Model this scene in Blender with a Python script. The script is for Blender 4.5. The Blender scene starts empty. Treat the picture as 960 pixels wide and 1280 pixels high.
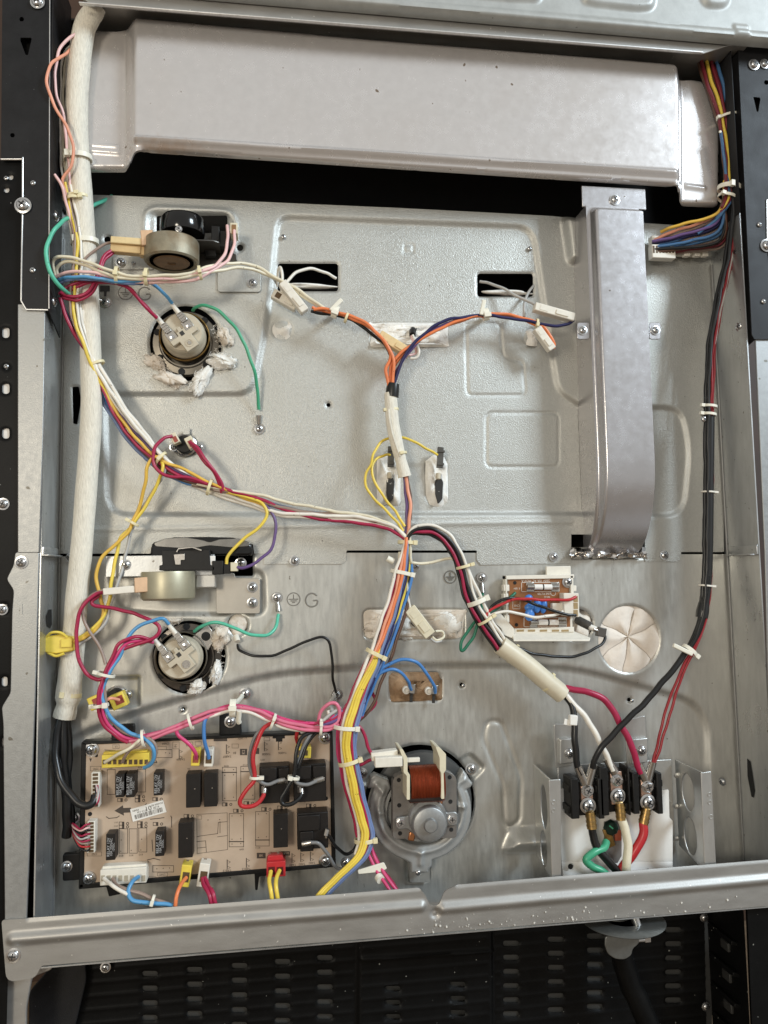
import bpy, bmesh, math, random
import numpy as np
from mathutils import Vector, Matrix
random.seed(7); np.random.seed(7)
S = bpy.context.scene
COL = S.collection
R = math.radians

# ---------------------------------------------------------------- camera
# World: X right, Z up, Y into the oven. The rear panel is the plane y = 0 and
# things stand in front of it towards -y. The lens was calibrated from the vanishing
# lines of the photograph; W() turns a measured pixel and a known depth into a place.
FPX = 960.0
DIST = 0.80
_a = Vector((6975, -50, 960)).normalized()
_b = Vector((-167, -11850, 960)); _b = (_b - _a*_b.dot(_a)).normalized()
_y = _b.cross(_a).normalized()
cam = bpy.data.cameras.new('camera'); camo = bpy.data.objects.new('camera', cam); COL.objects.link(camo)
m = Matrix.Identity(4)
right = Vector((_a.x, _y.x, _b.x)); up = -Vector((_a.y, _y.y, _b.y)); back = -Vector((_a.z, _y.z, _b.z))
for i in range(3):
    m[i][0] = right[i]; m[i][1] = up[i]; m[i][2] = back[i]
m.translation = Vector((0, -DIST, 0))
camo.matrix_world = m
cam.sensor_fit = 'VERTICAL'; cam.sensor_height = 32.0; cam.lens = FPX/1280*32
cam.clip_start = 0.01; cam.clip_end = 50
S.camera = camo

def W(px, py, d=0.0):
    c = Vector(((px-480)/FPX, (py-640)/FPX, 1.0))
    x, y, z = c.dot(_a), c.dot(_y), c.dot(_b)
    t = (DIST - d*0.001)/y
    return Vector((x*t, -d*0.001, z*t))

def WA(P, d=0.0):                       # many pixels at once -> (u, v) metres
    return np.array([[*(lambda q: (q.x, q.z))(W(p[0], p[1], d))] for p in P])

# ---------------------------------------------------------------- world and lamps
wd = bpy.data.worlds.new('World'); S.world = wd; wd.use_nodes = True
bg = wd.node_tree.nodes['Background']
bg.inputs['Color'].default_value = (1.0, 0.975, 0.92, 1)
bg.inputs['Strength'].default_value = 0.47

def area(name, loc, target, size, power, col, sy=None):
    l = bpy.data.lights.new(name, 'AREA'); l.shape = 'RECTANGLE'; l.size = size; l.size_y = sy or size
    l.energy = power; l.color = col
    o = bpy.data.objects.new(name, l); COL.objects.link(o); o.location = loc
    o.rotation_euler = (Vector(target)-Vector(loc)).to_track_quat('-Z', 'Y').to_euler()
    return o
area('window_light', (3.15, -2.5, 2.2), (0.05, 0, -0.05), 0.95, 138, (0.76, 0.89, 1.0), 1.1)
area('fill_light', (-1.1, -2.5, 0.35), (0, 0, -0.2), 0.5, 22, (1.0, 0.90, 0.74))  # added warm fill from the lower left, brightens the lower panel

vs = S.view_settings
S.display_settings.display_device = 'sRGB'
vs.view_transform = 'Standard'; vs.look = 'None'; vs.exposure = 0.17; vs.gamma = 1.0
try: vs.use_curve_mapping = False
except Exception: pass
S.cycles.max_bounces = 6

# ---------------------------------------------------------------- materials
MATS = {}
def M(name, col, rough=0.5, metal=0.0, var=0.12, smudge=0.0, bstretch=None, vscale=60.0, bump=0.0, bscale=900.0, streak=None, spec=0.5, coat=0.0, rvar=0.0, speck=None, second=None):
    """procedural surface: base colour with two octaves of mottling, optional stretched grain,
    fine relief and roughness variation"""
    if name in MATS: return MATS[name]
    mt = bpy.data.materials.new(name); mt.use_nodes = True
    nt = mt.node_tree; N = nt.nodes; L = nt.links
    bs = N['Principled BSDF']
    bs.inputs['Roughness'].default_value = rough; bs.inputs['Metallic'].default_value = metal
    bs.inputs['Specular IOR Level'].default_value = spec
    bs.inputs['Coat Weight'].default_value = coat
    tc = N.new('ShaderNodeTexCoord'); src = tc.outputs['Object']
    if streak:
        mp = N.new('ShaderNodeMapping'); mp.inputs['Scale'].default_value = streak
        L.new(src, mp.inputs['Vector']); ssrc = mp.outputs['Vector']
    else: ssrc = src
    n1 = N.new('ShaderNodeTexNoise'); n1.inputs['Scale'].default_value = vscale; n1.inputs['Detail'].default_value = 5
    n1.inputs['Roughness'].default_value = 0.65
    L.new(ssrc, n1.inputs['Vector'])
    rp = N.new('ShaderNodeValToRGB')
    c = Vector(col)
    lo = c*(1-var); hi = c*(1+var)
    rp.color_ramp.elements[0].position = 0.3; rp.color_ramp.elements[1].position = 0.7
    rp.color_ramp.elements[0].color = (*lo, 1); rp.color_ramp.elements[1].color = (min(hi[0], 1), min(hi[1], 1), min(hi[2], 1), 1)
    L.new(n1.outputs['Fac'], rp.inputs['Fac'])
    outc = rp.outputs['Color']
    if second:                           # broad stain of another colour: (colour, scale, amount)
        n3 = N.new('ShaderNodeTexNoise'); n3.inputs['Scale'].default_value = second[1]; n3.inputs['Detail'].default_value = 6
        L.new(src, n3.inputs['Vector'])
        r3 = N.new('ShaderNodeValToRGB'); r3.color_ramp.elements[0].position = 0.48; r3.color_ramp.elements[1].position = 0.72
        r3.color_ramp.elements[1].color = (second[2],)*3 + (1,)
        L.new(n3.outputs['Fac'], r3.inputs['Fac'])
        mx = N.new('ShaderNodeMix'); mx.data_type = 'RGBA'
        L.new(r3.outputs['Color'], mx.inputs['Factor']); L.new(outc, mx.inputs['A']); mx.inputs['B'].default_value = (*second[0], 1)
        outc = mx.outputs['Result']
    if speck:                            # small dirt specks: (colour, scale, threshold)
        n4 = N.new('ShaderNodeTexNoise'); n4.inputs['Scale'].default_value = speck[1]; n4.inputs['Detail'].default_value = 1
        L.new(src, n4.inputs['Vector'])
        r4 = N.new('ShaderNodeValToRGB'); r4.color_ramp.elements[0].position = speck[2]; r4.color_ramp.elements[1].position = speck[2]+0.03
        L.new(n4.outputs['Fac'], r4.inputs['Fac'])
        mx = N.new('ShaderNodeMix'); mx.data_type = 'RGBA'
        L.new(r4.outputs['Color'], mx.inputs['Factor']); L.new(outc, mx.inputs['A']); mx.inputs['B'].default_value = (*speck[0], 1)
        outc = mx.outputs['Result']
    L.new(outc, bs.inputs['Base Color'])
    if rvar:
        mr = N.new('ShaderNodeMapRange'); mr.inputs['To Min'].default_value = rough-rvar; mr.inputs['To Max'].default_value = rough+rvar
        mr.inputs['From Min'].default_value = 0.3; mr.inputs['From Max'].default_value = 0.7
        L.new(n1.outputs['Fac'], mr.inputs['Value']); L.new(mr.outputs['Result'], bs.inputs['Roughness'])
    if smudge:                           # handling marks: broad patches where the sheen changes
        n5 = N.new('ShaderNodeTexNoise'); n5.inputs['Scale'].default_value = 11; n5.inputs['Detail'].default_value = 7; n5.inputs['Distortion'].default_value = 1.2
        L.new(src, n5.inputs['Vector'])
        m5 = N.new('ShaderNodeMapRange'); m5.inputs['From Min'].default_value = .35; m5.inputs['From Max'].default_value = .65
        m5.inputs['To Min'].default_value = rough-smudge; m5.inputs['To Max'].default_value = rough+smudge
        L.new(n5.outputs['Fac'], m5.inputs['Value'])
        if rvar:
            a5 = N.new('ShaderNodeMath'); a5.operation = 'ADD'; s5 = N.new('ShaderNodeMath'); s5.operation = 'SUBTRACT'; s5.inputs[1].default_value = rough
            L.new(m5.outputs['Result'], s5.inputs[0]); L.new(s5.outputs[0], a5.inputs[0]); L.new(mr.outputs['Result'], a5.inputs[1]); L.new(a5.outputs[0], bs.inputs['Roughness'])
        else: L.new(m5.outputs['Result'], bs.inputs['Roughness'])
    if bump:
        n2 = N.new('ShaderNodeTexNoise'); n2.inputs['Scale'].default_value = bscale; n2.inputs['Detail'].default_value = 2
        if bstretch:
            mp2 = N.new('ShaderNodeMapping'); mp2.inputs['Scale'].default_value = bstretch; L.new(src, mp2.inputs['Vector']); L.new(mp2.outputs['Vector'], n2.inputs['Vector'])
        else: L.new(src, n2.inputs['Vector'])
        bp = N.new('ShaderNodeBump'); bp.inputs['Strength'].default_value = bump; bp.inputs['Distance'].default_value = 0.0006
        L.new(n2.outputs['Fac'], bp.inputs['Height']); L.new(bp.outputs['Normal'], bs.inputs['Normal'])
    MATS[name] = mt
    return mt

galv = M('aluminised_steel', (0.475, 0.475, 0.445), 0.44, 0.68, var=0.08, vscale=420, smudge=.05, bump=0.7, bscale=950, rvar=0.05, speck=((.2, .19, .17), 240, .80), second=((.42, .41, .37), 8, .5))
galv_low = M('galvanised_steel', (0.495, 0.49, 0.455), 0.40, 0.62, var=0.10, vscale=75, smudge=.08, streak=(3.0, 1, 0.6), bump=0.12, bscale=900, rvar=0.07, speck=((.2, .18, .15), 200, .79), second=((.44, .425, .39), 7, .4))
galv_wall = M('galvanised_wall', (0.46, 0.47, 0.47), 0.34, 0.76, var=0.12, vscale=50, smudge=.06, streak=(1, 2, 0.5), bump=0.1, bscale=700, rvar=0.06, speck=((.2, .19, .17), 200, .74))
duct_m = M('satin_silver_steel', (0.50, 0.49, 0.50), 0.25, 0.78, var=0.03, smudge=.015, vscale=120, bump=0.1, bscale=1500, rvar=0.03, speck=((.16, .13, .1), 130, .78))
rail_m = M('rail_steel', (0.37, 0.36, 0.34), 0.50, 0.7, var=0.10, vscale=40, streak=(0.5, 1, 2), bump=0.12, bscale=700, rvar=0.06, speck=((.72, .70, .66), 260, .76))
flange_m = M('flange_steel', (0.30, 0.305, 0.30), 0.44, 0.6, var=0.1, vscale=180, bump=0.2, bscale=800, rvar=0.05, speck=((.15, .14, .12), 150, .75))
black_m = M('black_painted_steel', (0.013, 0.013, 0.014), 0.45, 0.0, var=0.25, spec=0.22, vscale=40, bump=0.25, bscale=1200, rvar=0.06, speck=((.09, .09, .088), 400, .78))
black_slot = M('black_enamel', (0.005, 0.005, 0.005), 0.42, 0.0, var=0.3, spec=0.10, vscale=30, bump=0.15, bscale=900, speck=((.22, .22, .20), 260, .78))
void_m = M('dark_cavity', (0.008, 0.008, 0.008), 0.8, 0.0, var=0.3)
blackgloss = M('black_gloss_plastic', (0.006, 0.006, 0.006), 0.14, 0.0, var=0.2, spec=0.5)
blackp = M('black_plastic', (0.010, 0.0095, 0.009), 0.45, 0.0, var=0.2, spec=0.28, vscale=200, bump=0.1, bscale=2500)
relay_m = M('relay_plastic', (0.013, 0.011, 0.010), 0.42, 0.0, var=0.15, spec=0.28, vscale=200, bump=0.06, bscale=2500)
screw_m = M('zinc_screw', (0.60, 0.60, 0.60), 0.22, 0.95, var=0.12, vscale=400)
screwdk = M('screw_recess', (0.04, 0.04, 0.04), 0.5, 0.5)
zinc = M('zinc_bracket', (0.55, 0.55, 0.53), 0.34, 0.8, var=0.1, vscale=80, streak=(1, 1, .4), bump=0.1, bscale=900)
tin = M('tinned_terminal', (0.46, 0.44, 0.41), 0.26, 0.95, var=0.15, vscale=500)
edge_m = M('bare_steel_edge', (0.72, 0.71, 0.69), 0.35, 0.75, var=0.12, vscale=200)
wool = M('white_insulation', (0.84, 0.82, 0.77), 0.95, 0.0, var=0.10, vscale=130, bump=1.0, bscale=260, spec=0.1)
woolpink = M('cream_insulation', (0.78, 0.71, 0.62), 0.95, 0.0, var=0.12, vscale=90, bump=1.0, bscale=200, spec=0.1, second=((.48, .37, .26), 40, .5))
woolbrown = M('scorched_insulation', (0.34, 0.22, 0.13), 0.9, 0.0, var=0.3, vscale=110, bump=1.0, bscale=200, spec=0.1, second=((.07, .04, .02), 60, .8))
sleeve_m = M('braided_sleeve', (0.75, 0.71, 0.61), 0.7, 0.0, var=0.16, vscale=110, streak=(9, 9, 1.2), bump=1.0, bscale=420, bstretch=(2.2, 2.2, .55), spec=0.3)
nylon = M('nylon_tie', (0.80, 0.77, 0.66), 0.4, 0.0, var=0.05)
nylon_y = M('aged_nylon', (0.74, 0.66, 0.42), 0.4, 0.0, var=0.08)
cream = M('cream_plastic', (0.68, 0.62, 0.46), 0.42, 0.0, var=0.06, vscale=150)
ivory = M('ivory_plastic', (0.76, 0.72, 0.63), 0.42, 0.0, var=0.06, vscale=150)
tanp = M('tan_plastic', (0.72, 0.56, 0.30), 0.42, 0.0, var=0.1, vscale=120)
peach = M('peach_plastic', (0.68, 0.45, 0.28), 0.42, 0.0, var=0.1, vscale=120)
yellowp = M('yellow_plastic', (0.78, 0.60, 0.08), 0.38, 0.0, var=0.08, vscale=150)
redp = M('red_plastic', (0.48, 0.025, 0.03), 0.35, 0.0, var=0.08)
whitep = M('white_board', (0.80, 0.78, 0.74), 0.55, 0.0, var=0.04, vscale=60)
ceramic = M('cream_ceramic', (0.53, 0.47, 0.36), 0.55, 0.0, var=0.09, vscale=120, bump=0.2, bscale=900)
glaze = M('dark_lamp_ring', (0.075, 0.065, 0.055), 0.30, 0.55, var=0.3, vscale=90)
ringst = M('stained_steel_ring', (0.20, 0.18, 0.15), 0.40, 0.75, var=0.2, vscale=70)
motor_can = M('motor_can_steel', (0.31, 0.275, 0.20), 0.50, 0.55, var=0.22, vscale=60, bump=0.2, second=((.20, .12, .05), 45, .85))
dkbracket = M('dark_bracket_steel', (0.085, 0.078, 0.068), 0.35, 0.7, var=0.2)
pcb_m = M('tan_circuit_board', (0.51, 0.395, 0.295), 0.42, 0.0, var=0.05, vscale=60, bump=0.05)
pcb_ink = M('circuit_board_ink', (0.06, 0.045, 0.035), 0.55, 0.0, var=0.1)
pcbb_m = M('brown_circuit_board', (0.26, 0.105, 0.035), 0.38, 0.0, var=0.1, vscale=80)
inkw = M('white_ink', (0.75, 0.72, 0.66), 0.6, 0.0, var=0.05)
inkg = M('grey_print', (0.42, 0.42, 0.42), 0.6, 0.0, var=0.1)
labelp = M('paper_label', (0.80, 0.78, 0.73), 0.6, 0.0, var=0.04)
copper = M('enamelled_copper', (0.26, 0.05, 0.018), 0.30, 0.6, var=0.3, vscale=90, streak=(12, 1, .6), bump=0.3, bscale=1200)
brass = M('brass_lug', (0.38, 0.24, 0.085), 0.30, 0.9, var=0.4, vscale=200)
copperpl = M('copper_plate', (0.62, 0.42, 0.33), 0.35, 0.8, var=0.2, vscale=200)
bluev = M('blue_varistor', (0.06, 0.22, 0.62), 0.28, 0.0, var=0.1)
motor_pl = M('motor_grey_plastic', (0.36, 0.365, 0.355), 0.42, 0.35, var=0.1, vscale=90, bump=0.12, bscale=1500)
lam_m = M('lamination_steel', (0.24, 0.225, 0.21), 0.42, 0.6, var=0.12, vscale=120)
hub_m = M('diecast_hub', (0.34, 0.345, 0.34), 0.42, 0.7, var=0.1, vscale=300, bump=0.15, bscale=1500)
foil_m = M('aluminium_foil', (0.78, 0.76, 0.74), 0.16, 1.0, var=0.05)
winered = M('dark_red_print', (0.30, 0.05, 0.05), 0.6)

def wm(name, col, rough=0.34):
    return M('wire_'+name, col, rough, 0.0, var=0.10, vscale=70, spec=0.45, smudge=.07, speck=(tuple(c*.45 for c in col), 330, .74))
WC = dict(white=wm('white', (.78, .74, .66)), cream=wm('cream', (.74, .68, .52)), pink=wm('pink', (.66, .17, .26)), lpink=wm('light_pink', (.80, .52, .50)),
          hot=wm('hot_pink', (.60, .05, .17)), crimson=wm('crimson', (.36, .018, .065)), red=wm('red', (.46, .025, .03)), orange=wm('orange', (.78, .22, .08)),
          salmon=wm('salmon', (.78, .34, .22)), yellow=wm('yellow', (.78, .58, .08)), gold=wm('gold', (.72, .45, .07)), blue=wm('blue', (.07, .22, .52)),
          slate=wm('slate_blue', (.16, .22, .40)), navy=wm('navy', (.02, .02, .085)), purple=wm('purple', (.13, .075, .21)), brown=wm('brown', (.11, .055, .035)),
          taupe=wm('taupe', (.30, .22, .18)), black=wm('black', (.010, .010, .010)), grey=wm('grey', (.20, .20, .20)), lgrey=wm('light_grey', (.45, .44, .42)),
          green=wm('green', (.06, .36, .20)), dgreen=wm('dark_green', (.02, .16, .09)), teal=wm('sea_green', (.10, .50, .34)), sky=wm('sky_blue', (.10, .32, .58)), crimson_shaded=wm('crimson_shaded', (.17, .018, .028)), darkred=wm('dark_red', (.27, .014, .02)), sky_shaded=wm('sky_blue_shaded', (.06, .15, .30)))  # the darkened crimson and sky blue hold the upper right corner's shade

# ---------------------------------------------------------------- scene graph helpers
POS = {}                                  # world location of every object that can be a parent
def tag(o, label=None, cat=None, group=None, kind=None):
    if label: o['label'] = label
    if cat: o['category'] = cat
    if group: o['group'] = group
    if kind: o['kind'] = kind
    return o
def thing(name, label, cat, loc, group=None):
    o = bpy.data.objects.new(name, None); COL.objects.link(o); o.location = loc; o.empty_display_size = 0.02
    POS[o.name] = Vector(loc)
    return tag(o, label, cat, group)

def place(name, me, loc, parent=None, rot=None, label=None):
    o = bpy.data.objects.new(name, me); COL.objects.link(o)
    loc = Vector(loc); POS[o.name] = loc
    if parent is not None:
        o.parent = parent; o.location = loc - POS[parent.name]
    else: o.location = loc
    if rot is not None: o.rotation_euler = rot
    if label: o['label'] = label
    return o

class MB:
    """collects shapes in world metres, then links them as one mesh object"""
    def __init__(s): s.v = []; s.f = []; s.mi = []; s.cur = 0
    def add(s, vs, fs):
        o = len(s.v); s.v += [Vector(p) for p in vs]
        s.f += [tuple(i+o for i in f) for f in fs]; s.mi += [s.cur]*len(fs)
        return s
    def mat(s, i): s.cur = i; return s
    def prismw(s, P, y0, y1):            # P: (u, v) metres; y0 rear, y1 front (world y, front is smaller)
        n = len(P)
        ar = sum(P[i][0]*P[(i+1) % n][1]-P[(i+1) % n][0]*P[i][1] for i in range(n))
        if ar < 0: P = list(P)[::-1]
        V = [(p[0], y1, p[1]) for p in P] + [(p[0], y0, p[1]) for p in P]
        F = [tuple(range(n)), tuple(range(2*n-1, n-1, -1))]
        F += [(i, i+n, (i+1) % n+n, (i+1) % n) for i in range(n)]
        return s.add(V, F)
    def prism(s, P, d0, d1, at=None):    # P: pixels measured on the front face at depth d1 (mm)
        Q = [(lambda w: (w.x, w.z))(W(p[0], p[1], d1 if at is None else at)) for p in P]
        return s.prismw(Q, -d0*.001, -d1*.001)
    def box(s, x0, y0, x1, y1, d0, d1, at=None):
        a = W(x0, y0, d1 if at is None else at); b = W(x1, y1, d1 if at is None else at)
        return s.prismw([(a.x, a.z), (b.x, a.z), (b.x, b.z), (a.x, b.z)], -d0*.001, -d1*.001)
    def obox(s, c, h, rot=None):         # centre, half sizes (m), rotation matrix
        rot = rot or Matrix.Identity(3)
        V = [Vector(c)+rot @ Vector((x*h[0], y*h[1], z*h[2])) for x in (-1, 1) for y in (-1, 1) for z in (-1, 1)]
        return s.add(V, [(0, 1, 3, 2), (4, 6, 7, 5), (0, 4, 5, 1), (2, 3, 7, 6), (0, 2, 6, 4), (1, 5, 7, 3)])
    def cyl(s, A, B, ra, rb=None, n=20, cap=True):
        rb = ra if rb is None else rb
        A = Vector(A); B = Vector(B); t = (B-A).normalized()
        e1 = t.orthogonal().normalized(); e2 = t.cross(e1)
        V = []; 
        for P, r in ((A, ra), (B, rb)):
            V += [P+(e1*math.cos(2*math.pi*i/n)+e2*math.sin(2*math.pi*i/n))*r for i in range(n)]
        F = [(i, (i+1) % n, n+(i+1) % n, n+i) for i in range(n)]
        if cap: F += [tuple(range(n-1, -1, -1)), tuple(range(n, 2*n))]
        return s.add(V, F)
    def lathe(s, c, prof, axis=(0, -1, 0), n=32, e=None):   # prof: (radius, height along axis) in m
        c = Vector(c); t = Vector(axis).normalized()
        e1 = Vector((1, 0, 0)); e1 = (e1-t*e1.dot(t)).normalized(); e2 = t.cross(e1)
        V = []; F = []; k = len(prof)
        for r, h in prof:
            V += [c+t*h+(e1*math.cos(2*math.pi*i/n)+e2*math.sin(2*math.pi*i/n))*r for i in range(n)]
        for j in range(k-1):
            F += [(j*n+i, j*n+(i+1) % n, (j+1)*n+(i+1) % n, (j+1)*n+i) for i in range(n)]
        if prof[0][0] > 1e-6: F.append(tuple(range(n-1, -1, -1)))
        if prof[-1][0] > 1e-6: F.append(tuple((k-1)*n+i for i in range(n)))
        return s.add(V, F)
    def tube(s, P, r, n=8, cap=True, flat=1.0):
        P = [Vector(p) for p in P]; V = []; F = []
        prev = None; k = len(P)
        for j, p in enumerate(P):
            t = (P[min(j+1, k-1)]-P[max(j-1, 0)]).normalized()
            if prev is None: e1 = t.cross(Vector((0, 1, 0))); e1 = e1.normalized() if e1.length > 1e-3 else t.orthogonal().normalized()
            else: e1 = (prev-t*prev.dot(t)).normalized()
            prev = e1; e2 = t.cross(e1)
            rr = r[j] if isinstance(r, (list, tuple)) else r
            V += [p+(e1*math.cos(2*math.pi*i/n)+e2*flat*math.sin(2*math.pi*i/n))*rr for i in range(n)]
        for j in range(k-1):
            F += [(j*n+i, j*n+(i+1) % n, (j+1)*n+(i+1) % n, (j+1)*n+i) for i in range(n)]
        if cap: F += [tuple(range(n-1, -1, -1)), tuple((k-1)*n+i for i in range(n))]
        return s.add(V, F)
    def build(s, name, mat, parent=None, bevel=0.0, smooth=40, label=None, seg=2, recalc=True):
        me = bpy.data.meshes.new(name)
        c = sum(s.v, Vector())/len(s.v)
        me.from_pydata([v-c for v in s.v], [], s.f)
        for mm in (mat if isinstance(mat, (list, tuple)) else [mat]): me.materials.append(mm)
        if max(s.mi) > 0: me.polygons.foreach_set('material_index', s.mi)
        if recalc:
            b = bmesh.new(); b.from_mesh(me); bmesh.ops.recalc_face_normals(b, faces=b.faces)
            b.to_mesh(me); b.free()
        if smooth:
            me.polygons.foreach_set('use_smooth', [True]*len(me.polygons)); me.set_sharp_from_angle(angle=R(smooth))
        o = place(name, me, c, parent, label=label)
        if bevel:
            bv = o.modifiers.new('edge', 'BEVEL'); bv.width = bevel*.001; bv.segments = seg; bv.limit_method = 'ANGLE'; bv.angle_limit = R(35)
            bv.harden_normals = False
        return o

def catmull(P, sub=6):
    P = [Vector(p) for p in P]
    if len(P) < 3:
        return [P[0].lerp(P[-1], i/(sub*2)) for i in range(sub*2+1)]
    Q = [P[0]*2-P[1]] + P + [P[-1]*2-P[-2]]
    out = []
    for i in range(1, len(Q)-2):
        p0, p1, p2, p3 = Q[i-1:i+3]
        for k in range(sub):
            t = k/sub
            out.append(0.5*((2*p1)+(p2-p0)*t+(2*p0-5*p1+4*p2-p3)*t*t+(3*p1-p0-3*p2+p3)*t**3))
    out.append(P[-1]); return out

def rpoly(P, r, seg=5):                   # polygon with rounded corners, in pixels
    out = []; n = len(P)
    for i in range(n):
        p = np.array(P[i][:2], float); a = np.array(P[i-1][:2], float); b = np.array(P[(i+1) % n][:2], float)
        rr = P[i][2] if len(P[i]) > 2 else r
        da, db = a-p, b-p; la, lb = np.linalg.norm(da), np.linalg.norm(db)
        q = min(rr, la*.48, lb*.48)
        s0 = p+da/la*q; s1 = p+db/lb*q
        for k in range(seg+1):
            t = k/seg; out.append(tuple((1-t)**2*s0+2*t*(1-t)*p+t*t*s1))
    return out
def rrect(x0, y0, x1, y1, r, seg=5): return rpoly([(x0, y0), (x1, y0), (x1, y1), (x0, y1)], r, seg)
def circ(cx, cy, rx, ry=None, n=40):
    ry = ry or rx
    return [(cx+rx*math.cos(2*math.pi*i/n), cy+ry*math.sin(2*math.pi*i/n)) for i in range(n)]

# ---------------------------------------------------------------- pressed sheets (height fields with clean cut holes)
def sdf(U, V, poly, closed=True):
    """signed distance (metres) to a (u, v) polygon, negative inside"""
    P = np.asarray(poly); n = len(P)
    d2 = np.full(U.shape, 1e9); ins = np.zeros(U.shape, bool)
    for i in range(n if closed else n-1):
        a = P[i]; b = P[(i+1) % n]; e = b-a
        L2 = e@e
        if L2 < 1e-14: continue
        t = np.clip(((U-a[0])*e[0]+(V-a[1])*e[1])/L2, 0, 1)
        d2 = np.minimum(d2, (U-a[0]-t*e[0])**2+(V-a[1]-t*e[1])**2)
        if closed and a[1] != b[1]:
            c = ((a[1] > V) != (b[1] > V)) & (U < (b[0]-a[0])*(V-a[1])/(b[1]-a[1])+a[0])
            ins ^= c
    d = np.sqrt(d2)
    return np.where(ins, -d, d) if closed else d
def sstep(x): x = np.clip(x, 0, 1); return x*x*(3-2*x)

def sheet(name, outline, step, hfun, mat, parent=None, holes=(), back=None, label=None, lip=1.5):
    """outline/holes: (u, v) arrays; hfun(U, V) -> forward height in mm; back(U, V) -> depth the edge skirt reaches (mm)"""
    O = np.asarray(outline); step *= .001
    u0, v0 = O.min(0)-step*2; u1, v1 = O.max(0)+step*2
    nu = int((u1-u0)/step)+2; nv = int((v1-v0)/step)+2
    U, V = np.meshgrid(u0+np.arange(nu)*step, v0+np.arange(nv)*step)
    def total(U, V):
        d = sdf(U, V, O)
        for h in holes: d = np.maximum(d, -sdf(U, V, h))
        return d                          # negative = sheet
    D = total(U, V); eps = step*0.02
    idx = np.arange(nu*nv).reshape(nv, nu)
    quads = np.stack([idx[:-1, :-1], idx[:-1, 1:], idx[1:, 1:], idx[1:, :-1]], -1).reshape(-1, 4)
    Uf, Vf, Df = U.ravel().copy(), V.ravel().copy(), D.ravel().copy()
    for it in range(5):
        q = Df[quads]
        st = (q.min(1) < -eps) & (q.max(1) > eps)
        if not st.any(): break
        qs = quads[st]; ad = np.abs(Df[qs]); ad[np.abs(Df[qs]) <= eps] = 9
        w = np.unique(qs[np.arange(len(qs)), ad.argmin(1)])
        for _ in range(3):
            h = step*.05
            gx = (total(Uf[w]+h, Vf[w])-total(Uf[w]-h, Vf[w]))/(2*h)
            gy = (total(Uf[w], Vf[w]+h)-total(Uf[w], Vf[w]-h))/(2*h)
            g2 = gx*gx+gy*gy+1e-9; dd = total(Uf[w], Vf[w])
            Uf[w] -= dd*gx/g2; Vf[w] -= dd*gy/g2
        Df[w] = 0.0
    q = Df[quads]
    # split every quad that still straddles into the triangles lying on the sheet
    keepq = quads[(q.max(1) <= eps) & (q.min(1) < -eps)]
    st = quads[(q.min(1) < -eps) & (q.max(1) > eps)]
    tris = []
    for tri in ((0, 1, 2), (0, 2, 3)):
        t = st[:, tri]; tq = Df[t]; tris.append(t[(tq.max(1) <= eps) & (tq.min(1) < -eps)])
    used = np.zeros(nu*nv, bool); used[keepq.ravel()] = True
    for t in tris: used[t.ravel()] = True
    remap = np.cumsum(used)-1
    UU, VV = Uf[used], Vf[used]
    H = hfun(UU, VV)
    if lip and len(holes):
        for h in holes:
            dh = np.abs(sdf(UU, VV, h)); H = H-lip*(1-sstep(dh/0.0022))
    verts = np.stack([UU, -H*.001, VV], 1).tolist()
    faces = remap[keepq].tolist()+[f for t in tris for f in remap[t].tolist()]
    if back is not None:
        ec = {}
        for f in faces:
            for i in range(len(f)):
                a, b = f[i], f[(i+1) % len(f)]
                k = (a, b) if a < b else (b, a)
                ec[k] = (ec[k][0]+1, (a, b)) if k in ec else (1, (a, b))
        bm_ = {}
        bd = [e for n_, e in ec.values() if n_ == 1]
        B = np.broadcast_to(back(UU, VV), UU.shape)
        def bv(i):
            if i not in bm_:
                bm_[i] = len(verts); verts.append([UU[i], -float(B[i])*.001, VV[i]])
            return bm_[i]
        for a, b in bd: faces.append((b, a, bv(a), bv(b)))
    me = bpy.data.meshes.new(name)
    c = np.array(verts).mean(0)
    me.from_pydata((np.array(verts)-c).tolist(), [], faces)
    me.materials.append(mat)
    me.polygons.foreach_set('use_smooth', [True]*len(me.polygons)); me.set_sharp_from_angle(angle=R(50))
    return place(name, me, Vector(c), parent, label=label)

def interp_y(P, y):                       # helper for slanted pixel lines
    return np.interp(y, [p[1] for p in P], [p[0] for p in P])

# ---------------------------------------------------------------- small hardware
_shared = {}
def screw_mesh(kind='pan'):
    if kind in _shared: return _shared[kind]
    mb = MB()
    if kind == 'pan':
        mb.lathe((0, 0, 0), [(.0062, 0), (.0062, .0007), (.0046, .0009), (.0045, .0020), (.0036, .0031), (.0020, .0037), (0, .0039)], n=24)
        w = .0038
    elif kind == 'hex':
        mb.lathe((0, 0, 0), [(.0056, 0), (.0056, .0008)], n=24)
        mb.lathe((0, 0, 0), [(.0046, .0008), (.0046, .0034), (.0038, .0040)], n=6)
        w = .0039
    else:
        mb.lathe((0, 0, 0), [(.0046, 0), (.0045, .0014), (.0036, .0025), (.0020, .0030), (0, .0032)], n=24)
        w = .0031
    mb.mat(1)
    mb.obox((0, -w, 0), (.0026, .0003, .00055)); mb.obox((0, -w, 0), (.00055, .0003, .0026))
    me = bpy.data.meshes.new('screw_'+kind)
    me.from_pydata(mb.v, [], mb.f); me.materials.append(screw_m); me.materials.append(screwdk)
    me.polygons.foreach_set('material_index', mb.mi)
    b = bmesh.new(); b.from_mesh(me); bmesh.ops.recalc_face_normals(b, faces=b.faces); b.to_mesh(me); b.free()
    me.polygons.foreach_set('use_smooth', [True]*len(me.polygons)); me.set_sharp_from_angle(angle=R(35))
    _shared[kind] = me; return me
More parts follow.
